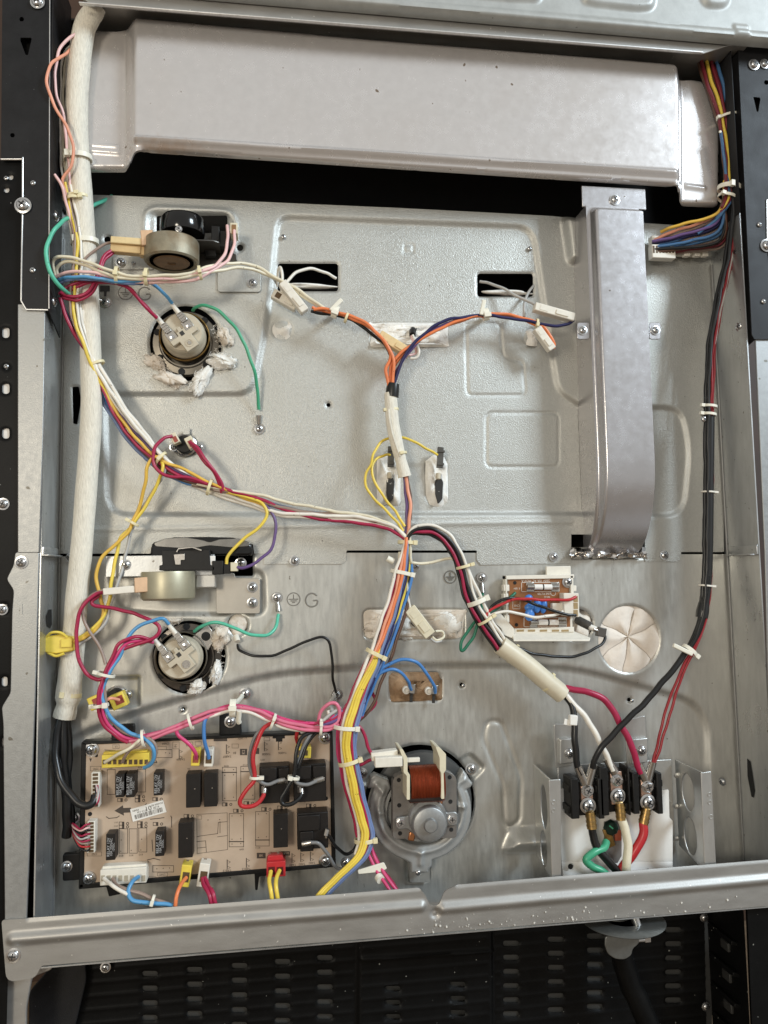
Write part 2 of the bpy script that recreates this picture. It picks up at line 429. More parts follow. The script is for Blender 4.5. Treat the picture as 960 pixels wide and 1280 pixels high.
def screw(parent, px, py, d, s=1.0, kind='pan', name='screw', rot=None):
    o = place(name, screw_mesh(kind), W(px, py, d), parent)
    o.rotation_euler = rot if rot is not None else (random.uniform(-.06, .06), random.uniform(0, 1.5), random.uniform(-.06, .06))
    o.scale = (s, s, s); return o

def wpts(P): return [W(*p) for p in P]
def wire(parent, P, col, r=1.75, name='wire', label=None, sub=6, n=8, jitter=0.0):
    C = catmull(wpts(P), sub)
    if r < 3: r *= .82
    rj = random.Random(int(abs(P[0][0]*13+P[-1][1]*7))); ph = [rj.uniform(0, 6.3) for _ in range(6)]; s = 0.0
    for j in range(1, len(C)-1):         # hand-laid wire: slight kinks and waver
        s += (C[j]-C[j-1]).length*60; q = min(1, j/4, (len(C)-1-j)/4)*.00042
        C[j] = C[j]+Vector((math.sin(s*1.9+ph[0])+.6*math.sin(s*4.3+ph[1]), math.sin(s*1.7+ph[2]), math.sin(s*2.2+ph[3])+.6*math.sin(s*4.9+ph[4])))*q
    mb = MB().tube(C, r*.001, n)
    return mb.build(name, WC[col] if isinstance(col, str) else col, parent, smooth=60, label=label, recalc=False)
def bundle(parent, P, cols, r=1.75, pitch=None, layers=2, seed=0, sub=6, wob=0.6, pinch=None, labels=False):
    """wires side by side along one path, first colour on the left of the travel direction as seen from the front"""
    rnd = random.Random(seed)
    C = catmull(wpts(P), sub); k = len(C); n = len(cols)
    pitch = (pitch or 1.5*r)*.001
    out = []
    for i, cname in enumerate(cols):
        off = (i-(n-1)/2)*pitch; dep = ((i % layers)-(layers-1)/2)*1.7*r*.001
        ph, ph2 = rnd.uniform(0, 6), rnd.uniform(0, 6); f1 = rnd.uniform(.6, 1.6)
        Q = []
        for j, p in enumerate(C):
            t = (C[min(j+1, k-1)]-C[max(j-1, 0)]).normalized()
            e1 = t.cross(Vector((0, -1, 0)))
            e1 = e1.normalized() if e1.length > 1e-4 else Vector((1, 0, 0))
            s = j/(k-1)
            ww = wob*r*.001
            sp = 1.0 if pinch is None else float(np.interp(s, [q[0] for q in pinch], [q[1] for q in pinch]))
            o1 = off*sp+ww*sp*math.sin(ph+f1*6*s); o2 = dep+ww*math.sin(ph2+f1*7*s)
            Q.append(p-e1*o1+Vector((0, -1, 0))*o2)
        out.append(MB().tube(Q, r*.001, 8).build('wire', WC[cname], parent, smooth=60, recalc=False))
    return out
def tie(parent, px, py, d, tx, ty, rad=6, width=3.2, mat=None, head=None, name='cable_tie', dep=None):
    """cable tie round a bundle at a pixel; (tx, ty) is the bundle's direction in the picture, rad its half width in mm"""
    rad *= .9; width *= .85
    c = W(px, py, d); t = (W(px+tx, py+ty, d)-c).normalized()
    e1 = t.cross(Vector((0, -1, 0))).normalized(); e2 = Vector((0, -1, 0))
    rz = dep or rad*.8
    mb = MB(); n = 24; th = .9; V = []; F = []
    for (rr, w) in ((0, -1), (th, -1), (th, 1), (0, 1)):
        V += [c+(e1*math.cos(2*math.pi*i/n)*(rad+rr)+e2*math.sin(2*math.pi*i/n)*(rz+rr))*.001+t*w*width*.0005 for i in range(n)]
    for j in range(4):
        F += [(j*n+i, j*n+(i+1) % n, ((j+1) % 4)*n+(i+1) % n, ((j+1) % 4)*n+i) for i in range(n)]
    mb.add(V, F)
    ang = R(head if head is not None else random.uniform(20, 160))
    hc = c+(e1*math.cos(ang)*(rad+1.6)+e2*math.sin(ang)*(rz+1.6))*.001
    rot = Matrix((e1, t, e2)).transposed()
    mb.obox(hc, (.0022, width*.00062, .0022), rot)
    return mb.build(name, mat or nylon, parent, bevel=0.3, smooth=40)
def text(parent, name, s, px, py, d, size_px, mat, rot=0, ext=0.05, align='CENTER', hscale=1.0, mirror=False):
    cu = bpy.data.curves.new(name, 'FONT'); cu.body = s; cu.align_x = align; cu.align_y = 'CENTER'
    cu.size = 1.0; cu.extrude = 0.0
    to = bpy.data.objects.new('tmp', cu); COL.objects.link(to)
    dg = bpy.context.evaluated_depsgraph_get(); me = bpy.data.meshes.new_from_object(to.evaluated_get(dg))
    bpy.data.objects.remove(to); bpy.data.curves.remove(cu)
    a = W(px, py, d); k = (W(px+10, py, d)-a).length/10*size_px
    ca, sa = math.cos(R(rot)), math.sin(R(rot))
    co = np.zeros(len(me.vertices)*3); me.vertices.foreach_get('co', co); co = co.reshape(-1, 3)
    x = co[:, 0]*k*hscale*(-1 if mirror else 1); z = co[:, 1]*k
    new = np.stack([x*ca-z*sa, np.full(len(co), -ext*.001), x*sa+z*ca], 1)
    me.vertices.foreach_set('co', new.ravel()); me.materials.clear(); me.materials.append(mat); me.update()
    return place(name, me, a, parent)
def ink_lines(mb, P, d, w=0.35):          # printed line through pixels, as a flat ribbon
    for (a, b) in zip(P[:-1], P[1:]):
        A = W(a[0], a[1], d); B = W(b[0], b[1], d); t = (B-A)
        if t.length < 1e-6: continue
        nrm = Vector((-t.z, 0, t.x)).normalized()*w*.0005; e = t.normalized()*w*.0005
        mb.add([A-e+nrm, B+e+nrm, B+e-nrm, A-e-nrm], [(0, 1, 2, 3)])
def ink_rect(mb, x0, y0, x1, y1, d, w=0.35): ink_lines(mb, [(x0, y0), (x1, y0), (x1, y1), (x0, y1), (x0, y0)], d, w)
# ================================================================ the setting behind the appliance
w0 = MB(); w0.prismw([(-2.0, -1.6), (2.0, -1.6), (2.0, 1.6), (-2.0, 1.6)], 0.60, 0.55)
tag(w0.build('wall', M('brown_wall', (0.045, 0.02, 0.009), 0.6, var=0.3, vscale=8)), kind='structure')

fl_ = MB(); fl_.prismw([(-2.0, -.66), (2.0, -.66), (2.0, -.64), (-2.0, -.64)], 0.6, -2.6)
tag(fl_.build('floor', M('brown_wood_floor', (0.17, 0.115, 0.07), 0.40, var=0.2, vscale=6, streak=(1, 8, 1))), kind='structure')
UL = W(77, 500, 0).x; UR = W(898, 500, 0).x            # inner faces of the two side walls
VB = W(400, 1118, 62).z-.044                                # level of the floor ledge / rail top
VT = W(480, 60, 60).z

# dark inside of the appliance, seen through every opening
lin = MB()
lin.prismw([(UL-.03, VB-.01), (UR+.03, VB-.01), (UR+.03, VT+.06), (UL-.03, VT+.06)], .075, .070)
lin.prismw([(UL-.03, VB-.01), (UL-.028, VB-.01), (UL-.028, VT+.06), (UL-.03, VT+.06)], .070, .013)
lin.prismw([(UR+.028, VB-.01), (UR+.03, VB-.01), (UR+.03, VT+.06), (UR+.028, VT+.06)], .070, .013)
lin.prismw([(UL-.028, VT+.058), (UR+.028, VT+.058), (UR+.028, VT+.06), (UL-.028, VT+.06)], .070, .013)
lin.prismw([(UL-.028, VB-.01), (UR+.028, VB-.01), (UR+.028, VB-.008), (UL-.028, VB-.008)], .070, .013)
lo = lin.build('inner_cavity_shell', void_m); tag(lo, 'black inside of the oven seen through the gap below the wide cover', 'oven cavity')

# ---------------------------------------------------------------- upper rear panel
def uv(P, d=0.0): return WA(P, d)
up_out = uv([(60, 243), (130, 244), (300, 251), (500, 260), (690, 270), (727, 274), (905, 285), (905, 690), (851, 690), (850, 699), (846, 702), (806, 702), (806, 668), (714, 668),
             (714, 704), (601, 706), (596, 700), (596, 688), (433, 688), (433, 700), (428, 705), (330, 705), (330, 692), (318, 692), (316, 680), (190, 680), (188, 692), (70, 692)])
lamp_hole1 = uv(circ(232, 429, 45, 47)); 
holes_up = [lamp_hole1,
            uv(rrect(195, 268, 284, 306, 3)),                        # latch opening
            uv(rrect(347, 327, 423, 362, 4)), uv(rrect(598, 340, 668, 369, 4)),     # broil element openings
            uv(rrect(466, 404, 558, 430, 4)),                         # sensor slot
            uv(rrect(474, 571, 499, 630, 11)), uv(rrect(535, 571, 558, 630, 11)),   # bake terminals
            uv(circ(411, 505, 2.6)), uv(circ(235, 298, 4)) if False else uv(circ(134, 299, 4)), uv(circ(300, 309, 4)),
            uv(rpoly([(90, 483), (98, 483), (101, 500), (96, 530), (91, 529)], 1)),
            uv(circ(232, 556, 13))]
main_reg = uv(rpoly([(348, 270, 16), (666, 283, 22), (684, 400, 40), (698, 488, 14), (728, 508, 10), (852, 509, 22), (863, 560, 60), (855, 645, 26), (700, 642, 20), (134, 643, 28), (131, 492, 4), (316, 492, 22), (334, 400, 30)], 10))
latch_reg = uv(rpoly([(183, 262, 16), (292, 266, 16), (292, 312, 4), (183, 312, 4)], 8))
notch_ln = uv(rpoly([(583, 403), (626, 403), (630, 446), (655, 450), (658, 493), (585, 493)], 7))
rect_ln = uv(rrect(609, 515, 700, 583, 9))
bump_reg = uv(rpoly([(702, 272), (722, 274), (722, 330), (710, 328)], 9))
low_line = uv([(120, 662), (400, 657), (714, 652)])
sq_ln = uv(rrect(506, 304, 517, 314, 1))
knock1 = uv(circ(353, 411, 12)); knock2 = uv(circ(667, 421, 11))
lampring1 = uv(circ(232, 429, 52, 54))
def h_up(U, V):
    h = np.zeros(U.shape)
    s = sdf(U, V, main_reg); h -= 3.6*sstep((-s+.0035)/.007)
    s = sdf(U, V, latch_reg); h -= 2.6*sstep((-s+.003)/.006)
    h += 1.6*np.exp(-(np.abs(s)/.004)**2)
    for L, a, w in ((notch_ln, -.9, .0014), (rect_ln, -.9, .0014), (sq_ln, -.8, .0010)):
        h += a*np.exp(-(sdf(U, V, L)/w)**2)
    s = sdf(U, V, bump_reg); h += 9*sstep((-s+.004)/.011)
    for k in (knock1, knock2):
        s = sdf(U, V, k); h -= .7*np.exp(-(s/.0011)**2)
    pass
    s = np.abs(sdf(U, V, low_line, False)); h += .8*np.exp(-(s/.0025)**2)
    h += .35*np.sin(U*17+1)*np.sin(V*13+.5)               # slight oil-canning of the thin sheet
    return h
upper = thing('upper_back_panel', 'upper sheet of grainy grey metal with pressed shapes, above the screwed seam', 'back panel', W(500, 690, 0))
sheet('panel_sheet', up_out, 1.5, h_up, galv, upper, holes_up)
for (x, y) in ((368, 701), (692, 696), (830, 694), (89, 697)): screw(upper, x, y, 1.0, .82)
for (x, y) in ((354, 296), (662, 311)): screw(upper, x, y, -2, .55, 'plain', 'screw_tip')

# ---------------------------------------------------------------- lower rear panel
lo_out = uv([(66, 695.6), (188, 695.2), (188, 684), (431.5, 684), (431.5, 691), (598, 691), (598, 684), (852, 684), (852, 692.8), (912, 692.8), (932, 1120), (300, 1146), (62, 1152)])
fan_hole = uv(circ(527, 1003, 69, 70))
holes_lo = [uv(circ(236, 822, 46, 46)), fan_hole, uv(rrect(457, 764, 579, 797, 6)), uv(rrect(489, 844, 551, 875, 8)),
            uv(circ(787, 799, 38, 42)), uv(circ(719, 781, 22, 20)) if False else uv(circ(722, 781, 20)), uv(circ(297, 781, 13)),
            uv(circ(146, 872, 11)), uv(rrect(714, 686, 806, 697, 2)), uv(rrect(190, 676, 316, 720, 2)), uv(circ(505+74, 857, 2.5)), uv(circ(790, 876, 2.5)), uv(circ(228, 888, 2.5))]
rec_lo = uv(rpoly([(70, 932, 10), (170, 891, 30), (338, 844, 40), (440, 836, 40), (600, 832, 60), (720, 836, 40), (866, 877, 26), (884, 905, 20), (893, 1170, 4), (60, 1170, 4)], 10))
loop_ln = uv(rpoly([(611, 903), (628, 903), (655, 975), (653, 1030), (640, 1039), (634, 1030), (632, 985), (606, 925)], 10))
tongue = uv(rpoly([(640, 1038), (700, 1035), (700, 1068), (627, 1070)], 12))
lat2 = uv(rpoly([(134, 714), (330, 712), (332, 769), (200, 768), (150, 764)], 14))
sw_reg = uv(rpoly([(118, 848), (174, 846), (174, 884), (118, 886)], 3))
lampring2 = uv(circ(236, 822, 53, 53))
ear1 = uv(rpoly([(561, 964), (590, 942), (610, 962), (580, 992)], 7)); ear2 = uv(rpoly([(508, 1068), (540, 1068), (538, 1105), (508, 1105)], 6)); ear3 = uv(rpoly([(452, 950), (478, 935), (482, 985), (452, 985)], 8))
sens_reg = uv(rrect(455, 762, 581, 799, 8)); heat_reg = uv(rrect(486, 841, 554, 878, 9))
def h_lo(U, V):
    h = np.zeros(U.shape)-1.2
    s = sdf(U, V, rec_lo); h -= 4.2*sstep((-s+.004)/.008); h -= 1.1*np.exp(-((s-.001)/.003)**2)
    s = sdf(U, V, loop_ln); h -= 1.5*np.exp(-(s/.0024)**2)
    s = sdf(U, V, tongue); h += 12*sstep((-s+.002)/.016)
    s = sdf(U, V, lat2); h -= 3.0*sstep((-s+.003)/.007)
    s = sdf(U, V, sw_reg); h -= 2.4*sstep((-s+.002)/.0045)
    pass
    for e in (ear1, ear2, ear3):
        s = sdf(U, V, e); h -= 3.2*sstep((-s+.002)/.005)
    for e in (sens_reg, heat_reg):
        s = sdf(U, V, e); h -= 1.6*sstep((-s+.0018)/.004)
    s = sdf(U, V, rec_lo); h -= 5.0*sstep(-s/.16)                # the recess dishes away from the viewer
    h += .45*np.sin(U*15+2)*np.sin(V*11+1.1)
    return h
lower = thing('lower_back_panel', 'lower sheet of streaked galvanised metal with large round cutouts, below the screwed seam', 'back panel', W(500, 1110, 0))
sheet('panel_sheet', lo_out, 1.5, h_lo, galv_low, lower, holes_lo)
screw(lower, 520, 708, -.5, .75)
for (x, y) in ((579, 857), (790, 876), (228, 888)): screw(lower, x, y, -4.5, .42, 'plain', 'rivet')

# pressed earth symbols and letters on the sheets
def earth_mark(parent, px, py, d, r, mat, letter=True, lp=None):
    mb = MB(); c = W(px, py, d); k = (W(px+10, py, d)-c).length/10
    n = 36; mb.tube([c+Vector((math.cos(2*math.pi*i/n), 0, math.sin(2*math.pi*i/n)))*r*k for i in range(n+1)], .0006, 6)
    mb.tube([c+Vector((0, 0, r*k*.75)), c], .0006, 6)
    for q, y in ((.72, 0), (.48, -.26), (.24, -.5)):
        mb.tube([c+Vector((-q*r*k, 0, y*r*k)), c+Vector((q*r*k, 0, y*r*k))], .0006, 6)
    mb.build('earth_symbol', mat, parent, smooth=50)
    if letter:
        mb = MB(); g = W(lp[0], lp[1], d); q = lp[2]*k
        mb.tube(catmull([g+Vector((math.cos(R(t)), 0, math.sin(R(t))*1.05))*q for t in (40, 75, 110, 145, 180, 215, 250, 285, 318)]+[g+Vector((q*.85, 0, -.1*q)), g+Vector((q*.2, 0, -.1*q))], 3), .0008, 6)
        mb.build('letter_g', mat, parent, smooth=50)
eng = M('engraved_line_shade', (.24, .23, .21), .5, .6)  # darker steel: shading of the pressed grooves put into the colour
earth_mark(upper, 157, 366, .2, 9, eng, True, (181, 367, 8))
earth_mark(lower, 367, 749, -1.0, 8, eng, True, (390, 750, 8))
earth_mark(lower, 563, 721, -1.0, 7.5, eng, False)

# ---------------------------------------------------------------- side walls
def side_wall(name, label, u, sgn, mat, welds, extra):
    t = thing(name, label, 'side wall', (u, -.03, VB))
    mb = MB(); mb.prismw([(u, VB-.002), (u+sgn*.0012, VB-.002), (u+sgn*.0012, VT+.05), (u, VT+.05)], .004, -.0585)
    mb.build('wall_sheet', mat, t)
    wme = None
    for y in welds:
        b = MB(); px = 74 if sgn < 0 else 905
        z = W(px, y, 3).z
        b.lathe((u, -.004, z), [(.0034, 0), (.003, .0008), (.0015, .0016), (0, .0018)], axis=(-sgn, 0, 0), n=14)
        b.build('spot_weld', galv_wall, t)
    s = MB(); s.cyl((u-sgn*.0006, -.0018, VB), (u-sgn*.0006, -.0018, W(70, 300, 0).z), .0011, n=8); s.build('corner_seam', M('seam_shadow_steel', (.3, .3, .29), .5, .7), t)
    extra(t); return t
def ex_left(t):
    mb = MB(); z0, z1 = W(58, 786, 30).z, W(58, 762, 30).z
    y0 = -.028; P = [(y0, z0), (y0-.011, z0+.003), (y0-.014, z0+.012), (y0-.006, z0+.018), (y0+.004, z1), (y0+.006, z0+.004)]
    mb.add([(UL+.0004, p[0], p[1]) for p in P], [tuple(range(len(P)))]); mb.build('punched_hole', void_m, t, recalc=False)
    mb = MB(); za = W(60, 695, 30).z
    mb.obox((UL+.003, -.034, za), (.0035, .024, .0008)); mb.obox((UL+.001, -.034, za+.004), (.0012, .024, .004)); mb.build('wall_fold', galv_wall, t, bevel=.6)
def ex_right(t):
    mb = MB(); z0, z1 = W(908, 997, 20).z, W(908, 950, 20).z
    P = [(-.018, z1), (-.024, z1-.002), (-.029, z0+.008), (-.026, z0), (-.022, z0), (-.017, z0+.02)]
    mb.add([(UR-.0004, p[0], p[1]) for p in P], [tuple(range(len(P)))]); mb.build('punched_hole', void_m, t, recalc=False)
    screw(t, 903, 977, 12, .7, rot=(0, 0, -1.2))
    mb = MB(); za = W(920, 694, 30).z
    mb.obox((UR-.004, -.034, za), (.0045, .022, .0008)); mb.obox((UR-.001, -.034, za+.005), (.0012, .024, .005)); mb.build('wall_fold', galv_wall, t, bevel=.6)
side_wall('left_side_wall', 'narrow inner side sheet behind the white braided sleeve, with a punched hole', UL, -1, galv_wall, (460, 528, 597, 664, 730, 868, 950, 1040), ex_left)
side_wall('right_side_wall', 'narrow inner side sheet beside the long black and red cable run', UR, 1, galv_wall, (422, 478, 539, 598, 660, 718, 783, 850, 915, 985, 1050), ex_right)
sx = [o for o in bpy.data.objects if o.name.startswith('left_side_wall')][0]; sx.name = 'side_wall'; POS['side_wall'] = POS['left_side_wall']
sx = [o for o in bpy.data.objects if o.name.startswith('right_side_wall')][0]; sx.name = 'side_wall.001'; POS['side_wall.001'] = POS['right_side_wall']

# floor ledge
mb = MB(); mb.add([(UL, -.0005, VB), (UR, -.0005, VB), (UR, -.0615, VB), (UL, -.0615, VB), (UL, -.0005, VB-.0012), (UR, -.0005, VB-.0012), (UR, -.0615, VB-.0012), (UL, -.0615, VB-.0012)],
                  [(0, 1, 2, 3), (7, 6, 5, 4), (0, 3, 7, 4), (1, 5, 6, 2), (3, 2, 6, 7), (0, 4, 5, 1)])
led = mb.build('floor_ledge', galv_wall); tag(led, 'flat metal ledge behind the long beaded rail, under the circuit board', 'ledge')

# ---------------------------------------------------------------- flanges (facing strips either side)
fl = thing('side_flange', 'grey metal edge strip on the left, below the black bracket, with a screw', 'flange', W(38, 900, 60))
MB().prism([(22, 380), (56.5, 380), (54, 540), (49, 691), (22, 691)], 59, 61).build('upper_strip', flange_m, fl, bevel=.7)
MB().prism(rpoly([(19, 690), (49, 690), (44, 868), (33, 1152), (6, 1165), (4, 905), (2, 884), (13, 866), (15, 765), (17, 738), (8, 724), (17, 706)], 4), 57.5, 60.3).build('lower_strip', flange_m, fl, bevel=.6)
screw(fl, 27, 703, 60.4, .95)
mb = MB(); mb.prism([(20, 755), (28, 755), (28, 758), (20, 758)], 60.2, 60.8); mb.prism([(25, 758), (28, 758), (28, 768), (25, 768)], 60.2, 60.8); mb.build('pressed_tab', flange_m, fl)
fr = thing('side_flange', 'bluish grey metal edge strip on the right, below the black bracket', 'flange', W(960, 900, 60))
MB().prism([(944, 420), (1010, 420), (1010, 1100), (967, 1100), (956, 690)], 59, 61).build('strip_sheet', flange_m, fr, bevel=.7)

# ---------------------------------------------------------------- bottom rail
rail_out = uv(rpoly([(2, 1150, 4), (36, 1148, 2), (300, 1128, 2), (524, 1110, 3), (531, 1118, 3), (538, 1132, 3), (549, 1131, 4), (556, 1113, 6), (572, 1106.5, 3), (760, 1091, 2), (975, 1074, 2), (985, 1134, 2),
                     (955, 1133, 2), (520, 1168, 2), (52, 1207, 3), (44, 1222, 6), (8, 1228, 12)], 3), 62)
bead1 = uv([(17, 1173), (200, 1158), (400, 1142.5), (526, 1132.5)], 62); bead2 = uv([(554, 1135), (700, 1122), (985, 1097)], 62)
dim1 = uv(circ(544, 1142, 3.2), 62)
edgeline = uv([(36, 1148), (300, 1128), (524, 1110)], 62); edgeline2 = uv([(572, 1106.5), (760, 1091), (975, 1074)], 62)
def h_rail(U, V):
    h = np.full(U.shape, 62.0)
    for b in (bead1, bead2): h += 1.9*(1+np.cos(np.pi*np.clip(sdf(U, V, b, False)/.0072, 0, 1)))
    h -= 2*np.exp(-(sdf(U, V, dim1)/.002)**2)
    for e in (edgeline, edgeline2): h -= 1.2*(1-sstep(sdf(U, V, e, False)/.003))
    h += .5*np.sin(U*22)*np.cos(V*40)
    return h
rl = thing('bottom_rail', 'long metal rail with a rolled bead and a notch in its middle', 'rail', W(480, 1170, 62))
sheet('rail_sheet', rail_out, 1.4, h_rail, rail_m, rl, (), back=lambda U, V: 60.6)
screw(rl, 17, 1194, 62.3, 1.0)

# white crumbs lying on the rail
sp = MB(); rr = random.Random(3)
for k in range(105):
    x = rr.choice([rr.gauss(770, 60), rr.gauss(560, 40), rr.uniform(500, 950)])
    y = 1168-(x-520)*.0805-abs(rr.gauss(0, 9))
    if not 490 < x < 950: continue
    p = W(x, y, 62.5); s = rr.choice((.0002, .0003, .0003, .0005, .0008))
    sp.obox(p, (s, s*.6, s*rr.uniform(.5, 1)), Matrix.Rotation(rr.uniform(0, 3), 3, 'Y'))
tag(sp.build('dust_flecks', M('white_dust', (.7, .68, .63), .9), smooth=0), kind='stuff')

# ---------------------------------------------------------------- black side brackets at the top
lb = thing('side_bracket', 'black painted bracket upper left, bare metal along its cut edge', 'bracket', W(35, 380, 62))
slotp = [(26, 29), (37, 29), (33, 53), (31, 53)]
fp = sheet('front_plate', uv([(3, -25), (64, -25), (63, 100), (61.5, 386), (34, 386), (28, 380), (28, 197), (1, 197)], 63), 1.6, lambda U, V: np.full(U.shape, 63.0), black_m, lb,
           [uv([(24, 47), (40, 47), (35, 69), (32, 69)], 63), uv(circ(15.5, 169, 3), 63), uv(circ(27, 24, 3), 63)], back=lambda U, V: 61.5, lip=0)
x0 = W(61.5, 300, 62).x
mb = MB(); z0 = W(60, 386, 62).z; z1 = W(60, -20, 62).z
mb.add([(x0-.0012, -.062, z0), (x0, -.062, z0), (x0, -.062, z1), (x0-.0012, -.062, z1), (x0-.0012+.001, -.024, z0-.016), (x0+.001, -.024, z0-.016), (x0+.001, -.024, z1), (x0-.0002, -.024, z1)],
       [(0, 1, 2, 3), (7, 6, 5, 4), (1, 5, 6, 2), (0, 3, 7, 4), (0, 4, 5, 1), (3, 2, 6, 7)])
mb.build('side_plate', black_m, lb)
mb = MB()
for P in ([(1, 199), (29, 199)], [(28.5, 197), (28.3, 260), (26.5, 376), (33, 387), (60, 387.5)]):
    mb.tube(wpts([(p[0], p[1], 62.6) for p in P]), .0009, 6)
mb.tube(wpts([(62.3, -20, 63), (61.2, 386, 63)]), .0005, 6)
mb.build('bare_edge', edge_m, lb, smooth=60)
for (x, y, s) in ((29, 257, 1.25), (47, 3, 1.1)): screw(lb, x, y, 64, s)
for (x, y) in ((69, 270), (66, 377)): screw(lb, x, y, 45, .85, rot=(0, 0, 1.25))
for (x, y, s) in ((41.5, 229, .55), (41, 338, .6)): screw(lb, x, y, 63, s, 'plain', 'rivet')

def top_cheek(parent, u, sg, ytop, ybot, px):
    za, zb = W(px, ytop, 40).z, W(px, ybot, 10).z
    mb = MB(); mb.add([(u, .004, za), (u, .004, zb), (u, -.0612, zb), (u, -.0612, za)], [(0, 1, 2, 3)])
    o = mb.build('side_return', black_m, parent, recalc=False); sol = o.modifiers.new('thickness', 'SOLIDIFY'); sol.thickness = .001
top_cheek(lb, UL+.0016, 1, -30, 262, 77)

ls = thing('side_strip', 'black punched strip along the far left edge, a column of small slots', 'side strip', W(10, 700, 58))
hl = [uv(rrect(2.5, y0, 11.5, y0+13, 4), 58) for y0 in (409, 479, 535)] + [uv(circ(8, 458, 3.5), 58), uv(circ(13, 221, 3.4), 58), uv(circ(8, 223+14, 3.4), 58)] + [uv(rrect(2, y0, 9, y0+12, 3), 58) for y0 in (755, 846, 922)]
sheet('strip_sheet', uv([(-40, 199), (28, 199), (27, 384), (22, 384), (22, 700), (18, 900), (8, 1300), (-60, 1300)], 58), 1.6, lambda U, V: np.full(U.shape, 58.0), black_slot, ls, hl, lip=.8)
mb = MB(); mb.prism([(-40, 199), (26, 199), (20, 600), (15, 900), (3, 1300), (-60, 1300)], 54.5, 55.5); mb.build('backing_strip', M('pale_backing', (.62, .60, .57), .5, .1), ls)
for (x, y, s) in ((4, 630, .9), (3, 762, .8)): screw(ls, x, y, 58.5, s)
for (x, y) in ((8, 223), (8, 458)): screw(ls, x, y, 58, .5, 'plain', 'rivet')

MB().prism([(4, -25), (58, -25), (56, 384), (30, 384), (30, 198), (4, 196)], 52, 54).build('inner_plate', black_slot, lb)
rb = thing('side_bracket', 'black painted bracket upper right, with a wedge slot and rivets', 'bracket', W(945, 420, 62))
sheet('front_plate', uv([(922, 52), (1010, 56), (1010, 424), (943, 424), (940, 418)], 63), 1.6, lambda U, V: np.full(U.shape, 63.0), black_m, rb,
      [uv([(941.5, 121), (951, 122), (948, 140), (946, 140)], 63), uv(circ(958, 103, 3), 63)], back=lambda U, V: 61.5, lip=0)
MB().prism([(930, 56), (1010, 60), (1010, 420), (948, 420)], 52, 54).build('inner_plate', black_slot, rb)
x0 = W(922, 60, 62).x; mb = MB(); z0 = W(940, 424, 62).z; z1 = W(925, 52, 62).z
xa = W(943, 424, 62).x; xb = W(922, 52, 62).x
mb.add([(xa, -.062, z0), (xb, -.062, z1), (xb-.004, -.018, z1), (xa-.003, -.030, z0-.010), (xa+.0015, -.062, z0), (xb+.0015, -.062, z1), (xb-.0025, -.018, z1), (xa-.0015, -.030, z0-.010)],
       [(0, 1, 2, 3), (7, 6, 5, 4), (0, 3, 7, 4), (1, 5, 6, 2), (3, 2, 6, 7), (0, 4, 5, 1)])
mb.build('side_plate', black_m, rb)
for (x, y, s) in ((942, 81, 1.0), (955.5, 80, .9), (958, 307, 1.15)): screw(rb, x, y, 63.5, s)
for (x, y) in ((949, 281), (954, 377)): screw(rb, x, y, 63, .6, 'plain', 'rivet')
for (x, y) in ((921, 315), (925, 408)): screw(rb, x, y, 46, .85, rot=(0, 0, -1.2))
mb = MB(); mb.tube(wpts([(958.5, 250, 63.4), (959, 300, 63.4), (963, 330, 63.4)]), .0009, 6); mb.tube(wpts([(958, 250, 63.4), (1000, 251, 63.4)]), .0009, 6); mb.build('bare_edge', edge_m, rb, smooth=60)

top_cheek(rb, UR-.0016, -1, -30, 292, 900)
# ---------------------------------------------------------------- rear of the cooktop above
ct = thing('cooktop_back_rail', 'stepped grey metal rail across the top, above the wide cover', 'cooktop rail', W(500, 30, 80))
def vline(x, y, d): return W(x, y, d).z
ra, rb_ = W(110, -30, 84), W(936, 51, 84)
# face with pressed pads
face_out = uv([(95, -160), (1010, -60), (1010, 56), (936, 50), (905, 47), (480, 10), (120, -21)], 84)
pad1 = uv(rpoly([(728, -30), (820, -22), (817, 12), (798, 14), (742, 8), (728, 4)], 9), 84); pad2 = uv(rpoly([(870, -20), (912, -16), (910, 10), (880, 10)], 12), 84)
pad3 = uv(rpoly([(560, -40), (680, -32), (676, 3), (640, 2), (574, -4)], 9), 84)
ctab = uv(rpoly([(916, 30), (936, 32), (936, 46), (918, 44)], 3), 84)
botl = uv([(60, -26), (480, 10), (936, 50), (1010, 56)], 84)
ridge = uv([(60, -48), (480, -12), (936, 30)], 84)
def h_face(U, V):
    h = np.full(U.shape, 84.0)
    for p in (pad1, pad2, pad3): h += 4*sstep((-sdf(U, V, p)+.003)/.008)
    h += 1.4*sstep((-sdf(U, V, ctab)+.001)/.003)
    s = sdf(U, V, botl, False); h += 2.6*np.sqrt(np.clip(1-((s-.005)/.005)**2, 0, 1)) - 4*(1-sstep(s/.003))
    return h
sheet('upper_face', face_out, 1.5, h_face, M('cooktop_back_steel', (.40, .41, .395), .48, .35, var=.10, vscale=60, bump=.12, bscale=700, smudge=.06, speck=((.2, .2, .18), 150, .77)), ct, (), back=lambda U, V: 74.0)
a = W(120, 2, 70); b = W(936, 63, 70)
ztop = W(480, 8, 84).z+.002; zlip = W(480, 36, 72).z
mb = MB()
for (z0, z1, y0, y1) in ((zlip, ztop, .0705, .072),):
    mb.prismw([(W(118, 0, 72).x, z0), (W(878, 72, 72).x, z0), (W(910, 60, 72).x, z0+.012), (W(936, 60, 72).x, z1), (W(80, 0, 72).x, z1)], -y0, -y1)
mb.build('lower_face', rail_m, ct, bevel=.5)
mb = MB(); xl, xr = W(100, 0, 70).x, W(878, 72, 72).x
mb.prismw([(xl, zlip), (xr, zlip), (xr, zlip+.0014), (xl, zlip+.0014)], -.0705, -.0745); mb.build('return_lip', edge_m, ct, bevel=.3)
